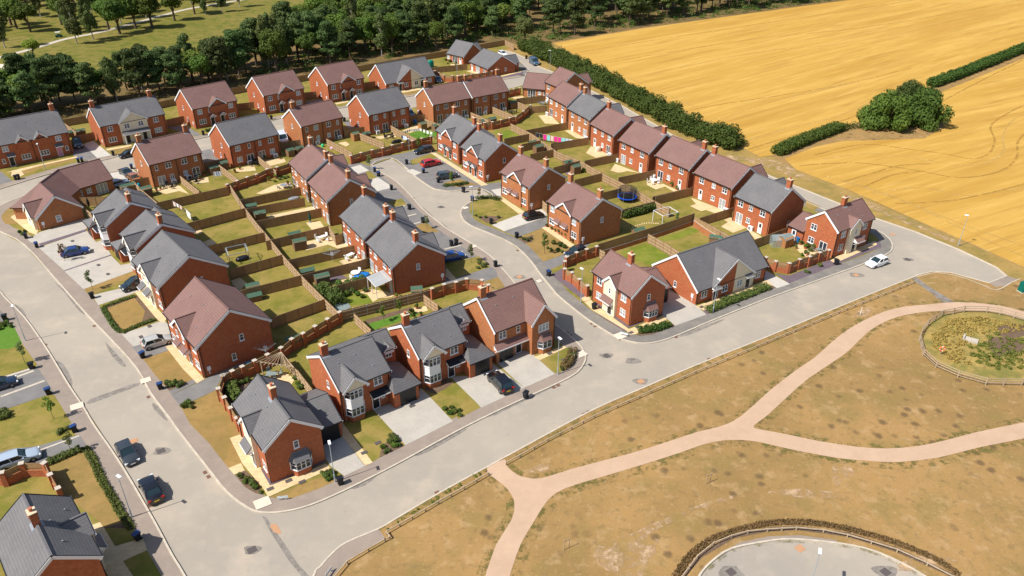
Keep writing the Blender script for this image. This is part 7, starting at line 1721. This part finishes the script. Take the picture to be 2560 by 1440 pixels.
for x, y, k, s_, lab in ((381,70,'oak',1.25,'broad dark tree standing at the fairway edge, third from its right end'),(437,52,'oak',1.1,'dark tree at the fairway edge with a clear trunk'),(487,35,'oak',1.05,'round tree near the right end of the fairway grove'),
  (514,38,'birch',.6,'small tree in front of the round tree at the fairway edge'),(557,30,'birch',.9,'thin pale-trunked birch at the right of the fairway grove'),(600,18,'birch',.9,'last pale-trunked birch right of the fairway grove'),
  (193,110,'birch',1.15,'tall white-trunked birch overhanging the far path'),(234,99,'birch',1.1,'white-trunked birch right of the tall one over the far path'),(13,120,'birch',1.1,'drooping birch at the far left by the path'),
  (300,85,'oak',1.2,'dense dark round tree left of the fairway edge trees'),(340,72,'oak',1.1,'second dense dark tree at the fairway edge')):
    nm, ct, lf, bk = GR[k]; plant(nm, lab, ct, k, lf, bk, g(x, y), s_, rg.randrange(3), rg.uniform(0,6))
plant('young_tree', 'small bright green tree standing alone on the fairway', 'tree', 'oak', 'lime', 'bark', g(86,146), .62, 1, 1)
plant('broadleaf_tree', 'yellow-green tree at the corner of field, wood and turning head', 'tree', 'oak', 'birl', 'bark', g(1312,112), .85, 2, 1)
def hedge(label, pts, w, h, leafm='hedge', dens=60, size=.34, name='hedge', bumpy=.25, cat='hedge'):
    P = smooth([g(x, y) for x, y in pts], 4, False); mb = MB(); st = MB(); bl = []; L_ = 0
    for a, b in zip(P, P[1:]):
        d = b - a; n = max(1, round(d.length / (w*.35)))
        for k in range(n):
            q = a + d*(k/n); q = q - P[0]; s_ = 1 + rg.uniform(-bumpy, bumpy)
            for o in (-.28, .28):
                nn = Vector((-d.y, d.x, 0)).normalized() * o * w; bl.append(((q.x+nn.x+rg.uniform(-.1,.1)*w, q.y+nn.y, h*.45*s_), (w*.32, w*.32, h*.5*s_)))
            if k % 3 == 0: st.tube((q.x,q.y,0),(q.x+rg.uniform(-.2,.2),q.y,h*.6),.05,.02,5)
        L_ += d.length
    leaves(mb, bl, int(L_*dens), size, rg); r = thing(name, label, cat, P[0]); link('foliage', fastbuild(mb, 'foliage', M[leafm]), r); st.build('stems', M['bark'], r); return r
hedge('tall thick hedge between the field lane and the stubble field', [(1318,122),(1345,135),(1400,160),(1460,192),(1530,227),(1600,264),(1670,301),(1740,335),(1800,358),(1838,370)], 6.5, 4.2, 'hedge', 560, .5)
hedge('clipped hedge left of the round bushes in the field', [(1942,386),(2010,357),(2060,338),(2105,322)], 3.0, 2.3, 'hedge', 420, .4, bumpy=.1)
hedge('long clipped hedge between the two stubble fields, right of the bushes', [(2330,216),(2400,190),(2480,158),(2560,126),(2700,72)], 3.2, 2.6, 'hedge', 360, .45, bumpy=.12)
hedge('small low hedge joining the clipped hedge to the big bush', [(2112,322),(2150,315)], 2.6, 1.3, 'shrub', 110, .3)
for x, y, s_, sz, lf, v, lab in ((2206,318,6.6,8.6,'oak',0,'big round green bush in the field, nearer and brighter one'),(2300,312,7.0,9.0,'hedge',1,'big dark bush in the field, right-hand one'),(2262,292,5.2,8.5,'shrub',2,'greyish bush behind the two big ones in the field')):
    plant('field_bush', lab, 'bush', 'bush', lf, 'bark', g(x, y), s_, v, 1, sz=sz)
t_, c_2 = proto('bush', 'hedge', 'bark', 0)
for lab, pts, w, h, lf in (('low clipped hedge below the corner house bay', [(1598,830),(1640,824),(1675,812)], 1.3, .9, 'hedge'),('low hedge row in front of the long bungalow', [(1772,778),(1820,757),(1880,735),(1925,717)], 1.4, .9, 'shrub'),
   ('reddish low hedge round the gold front lawn, roadside', [(258,772),(272,795),(290,822),(306,832)], .7, .38, 'shrub'),('reddish low hedge round the gold front lawn, upper side', [(262,768),(300,753),(340,741)], .7, .36, 'shrub'),
   ('reddish low hedge round the gold front lawn, lower side', [(308,832),(345,815),(392,799)], .7, .4, 'shrub'),('dry hedge along the footway by the black saloon', [(214,1122),(232,1150),(252,1195),(275,1235),(300,1280),(318,1305),(330,1325)], .8, .4, 'shrub'),
   ('low hedge along the driveway of the silver-blue estate', [(122,1158),(160,1143),(205,1124)], 1.0, .6, 'shrub'),('dry brown hedge outside the turning circle rail', [(1690,1440),(1730,1385),(1790,1345),(1850,1325),(1920,1309),(1990,1306),(2060,1312),(2150,1331),(2245,1360),(2340,1400),(2400,1440)], .7, .12, 'dryl'),
   ('climbing hedge along the fence of the stepping stone garden', [(1558,545),(1600,535),(1636,523)], 1.2, 1.7, 'shrub'),('bushy green border in the veranda garden', [(800,728),(830,745),(850,765)], 2.2, 1.9, 'shrub'),
   ('leafy border below the round white table fence', [(850,722),(890,712),(915,705)], 1.8, 1.3, 'hedge'),('shrubby border under the pier wall of the front corner house', [(575,960),(585,985),(600,1010)], 1.5, 1.1, 'shrub'),
   ('low shrub bed at the lamp bend of the close', [(1193,497),(1225,495),(1255,502)], 1.3, .5, 'shrub'),('low plants along the parking bay edge', [(1110,466),(1140,462),(1175,458)], 1.2, .4, 'shrub'),
   ('dry hedge at the kerb of the plum front house', [(1432,880),(1424,905),(1405,925)], 1.1, .8, 'dryl')):
    hedge(lab, pts, w, h, lf, dens=560 if h > .5 else 260, size=.19 if h < 1 else .26)
i = 0
for x, y, lf, s_, lab in ((162,652,'dryl',1.0,'browning sapling on the driveway of the blue saloon'),(232,724,'birl',1.0,'bright sapling on the dry verge by the driveway'),(63,908,'birl',1.0,'thin sapling on the left lawn by the road'),(135,1048,'lime',1.0,'small green sapling on the left lawn with a long shadow'),
  (180,1133,'birl',.9,'sparse sapling at the hedge corner by the silver-blue estate'),(1361,634,'oak',1.15,'leafy sapling on the gold lawn of the lower canopied pair'),(924,424,'birl',1.0,'sapling at the upper left kerb of the close'),(1131,468,'lime',1.0,'sapling beside the blue-grey parked car'),
  (1178,657,'birl',1.0,'sapling on the lawn below the blue hatchback'),(1068,573,'birl',.8,'weak sapling beside a black bin left of the close'),(1197,500,'dryl',.8,'bare brown sapling by the bend lamp'),(1048,378,'oak',1.0,'leafy sapling before the black estate car'),
  (1000,790,'oak',.9,'staked climber behind the second bay house, left'),(960,805,'oak',.8,'young tree left in the bed of the concrete post fence'),(505,838,'shrub',.35,'potted plant by the canopied doors of the large plum pair'),
  (1140,172,'oak',.75,'small tree in the upper bungalow garden'),(1690,560,'oak',.7,'small tree beside the white pergola')):
    plant('sapling', lab, 'sapling', 'sapling', lf, 'bark', g(x, y), s_, i % 3, i); i += 1
beds = {'shrub in the planted bed at the front corner footway': [(600,1190,.9),(618,1200,1.0),(630,1213,1.2),(612,1208,.9),(640,1222,1.1),(652,1232,.7),(604,1196,.6),(627,1203,.8)],
 'shrub beside the front street lamp': [(815,1195,1.2),(826,1187,1.4),(808,1186,.9),(821,1201,.9),(833,1193,.9)],
 'shrub in the bed left of the first pale driveway': [(958,1120,1.0),(975,1108,1.4),(985,1118,1.2),(970,1128,.9),(992,1103,1.2),(998,1114,.8),(963,1133,.8),(982,1095,1.3)],
 'shrub in the bed left of the black sports utility car': [(1112,1025,1.0),(1125,1035,1.1),(1138,1030,1.0),(1150,1040,.9),(1130,1022,.9),(1148,1028,.8)],
 'shrub in the soil bed by the bend lamp': [(1200,545,.8),(1215,545,.9),(1246,545,.9),(1232,552,.6),(1190,541,.7)],
 'shrub on the gold lawn of the lower canopied pair': [(1385,610,1.4),(1400,615,1.6),(1412,620,1.3),(1395,628,1.2),(1378,626,.9),(1370,622,.8),(1405,632,.9),(1310,600,1.0),(1320,603,1.1),(1328,598,.9)],
 'shrub in the bed by the large plum pair footway': [(420,962,1.3),(432,965,1.3),(440,960,1.2),(448,967,1.1),(455,962,1.2)],
 'shrub at the lower dry lawn beside the left footway': [(462,1018,1.3),(472,1012,1.4),(480,1020,1.0)],
 'shrub at the top edge of the left bright lawn': [(8,815,1.4),(18,812,1.3),(28,818,1.0),(2,824,1.0)],
 'shrub at the lawn edge beside the left driveway': [(8,1035,1.7),(18,1042,1.5),(2,1050,1.3),(148,1085,1.0),(155,1078,1.0),(168,1074,.9)],
 'shrub at the end of the bent bungalow driveway': [(50,582,1.0),(58,588,1.1),(62,580,.9)],
 'shrub in the greenhouse house patio planting': [(2008,610,1.2),(2020,618,1.5),(2026,628,1.3),(2014,634,1.2),(2034,612,1.2),(2005,640,1.0),(2042,640,.9),(2055,620,1.0)],
 'plant on the purple slate bed by the greenhouse wall': [(2050,667,1.2),(2015,682,1.0),(2022,683,.8)],
 'shrub in the leafy garden corner by the veranda': [(880,730,1.6),(895,738,1.4),(870,738,1.5),(905,745,1.2),(860,742,1.3),(915,730,1.4),(1030,790,1.0),(940,780,1.2),(1040,800,.9)],
 'shrub in the yard beside the front corner house': [(575,950,1.6),(590,957,1.4),(605,960,1.2),(618,955,1.2),(585,935,1.4),(745,962,1.2),(752,972,1.3),(738,948,1.0)],
 'round bush at a shed two gardens above the trampoline': [(1459,430,1.6)],
 'shrub around the bungalow patio near the pines': [(1115,152,1.4),(1125,156,1.6),(1134,152,1.4),(1120,160,1.0)],
 'shrub at the lamp end of the plum front garden': [(1425,880,1.2),(1430,893,1.3),(1421,905,1.2),(1414,915,1.0),(1405,925,1.0)],
 'shrub by the blue hatchback lawn': [(1200,660,1.3),(1208,668,1.4),(1215,662,1.0),(1195,672,1.0)],
 'green shrub between the back row pairs': [(518,330,1.4),(526,327,1.3)],
 'shrub under the head wall of the left gardens': [(700,450,1.0),(712,447,1.1),(688,455,.9),(720,444,.9)]}
for lab, ps in beds.items():
    for x, y, s_ in ps:
        plant('shrub', lab, 'shrub', 'shrub', rg.choice(('shrub','shrub','hedge','birl','oak')), 'bark', g(x, y), s_, rg.randrange(3), rg.uniform(0,6), lab)
for i, r in enumerate(POTS): link('foliage', proto('shrub', ('shrub','oak','lime')[i%3], 'bark', i%3)[1], r, (0,0,.35)).scale = (.75,.75,.8)
# undergrowth before the pines, pond reeds, tufts: nobody could count these
def scrub(name, label, poly, n, leafm, size, hgt, dens=34):
    P = [g(x, y) for x, y in poly]; xs = [q.x for q in P]; ys = [q.y for q in P]; mb = MB(); k = 0
    while k < n:
        c = Vector((rg.uniform(min(xs), max(xs)), rg.uniform(min(ys), max(ys)), 0))
        if not inside(c, P): continue
        k += 1; s_ = rg.uniform(.5, 1.3); leaves(mb, [((c.x, c.y, hgt*.3*s_), (hgt*.9*s_, hgt*.9*s_, hgt*.6*s_))], dens, size, rg)
    o = link(name, fastbuild(mb, name, M[leafm])); tag(o, label, name.replace('_', ' '), kind='stuff')
scrub('undergrowth', 'brown bracken and scrub on the floor of the pine belt', [(-60,350),(0,330),(235,284),(420,248),(600,214),(900,162),(900,140),(600,185),(300,235),(-60,300)], 330, 'dryl', .3, 1.0)
scrub('undergrowth', 'dark green scrub under the far trees', [(600,212),(1262,98),(1384,104),(1600,66),(2150,-8),(2000,-14),(1384,60),(1262,50),(700,130)], 520, 'hedge', .55, 2.2)
scrub('pond_reeds', 'green reeds and weeds in the pond hollow', [(2420,860),(2450,850),(2490,835),(2560,850),(2600,860),(2620,905),(2560,925),(2480,925),(2430,900)], 150, 'reed', .22, .45)
scrub('pond_grass', 'dry tussocks on the pond banks', [(2330,840),(2370,800),(2450,795),(2560,812),(2560,830),(2440,835),(2400,870),(2430,915),(2380,905),(2335,870)], 330, 'tuss', .22, .32)
scrub('weeds', 'thin green weeds along the park kerb', [(960,1325),(1100,1238),(1215,1172),(1218,1178),(1100,1246),(965,1330)], 26, 'lime', .12, .22, 26)
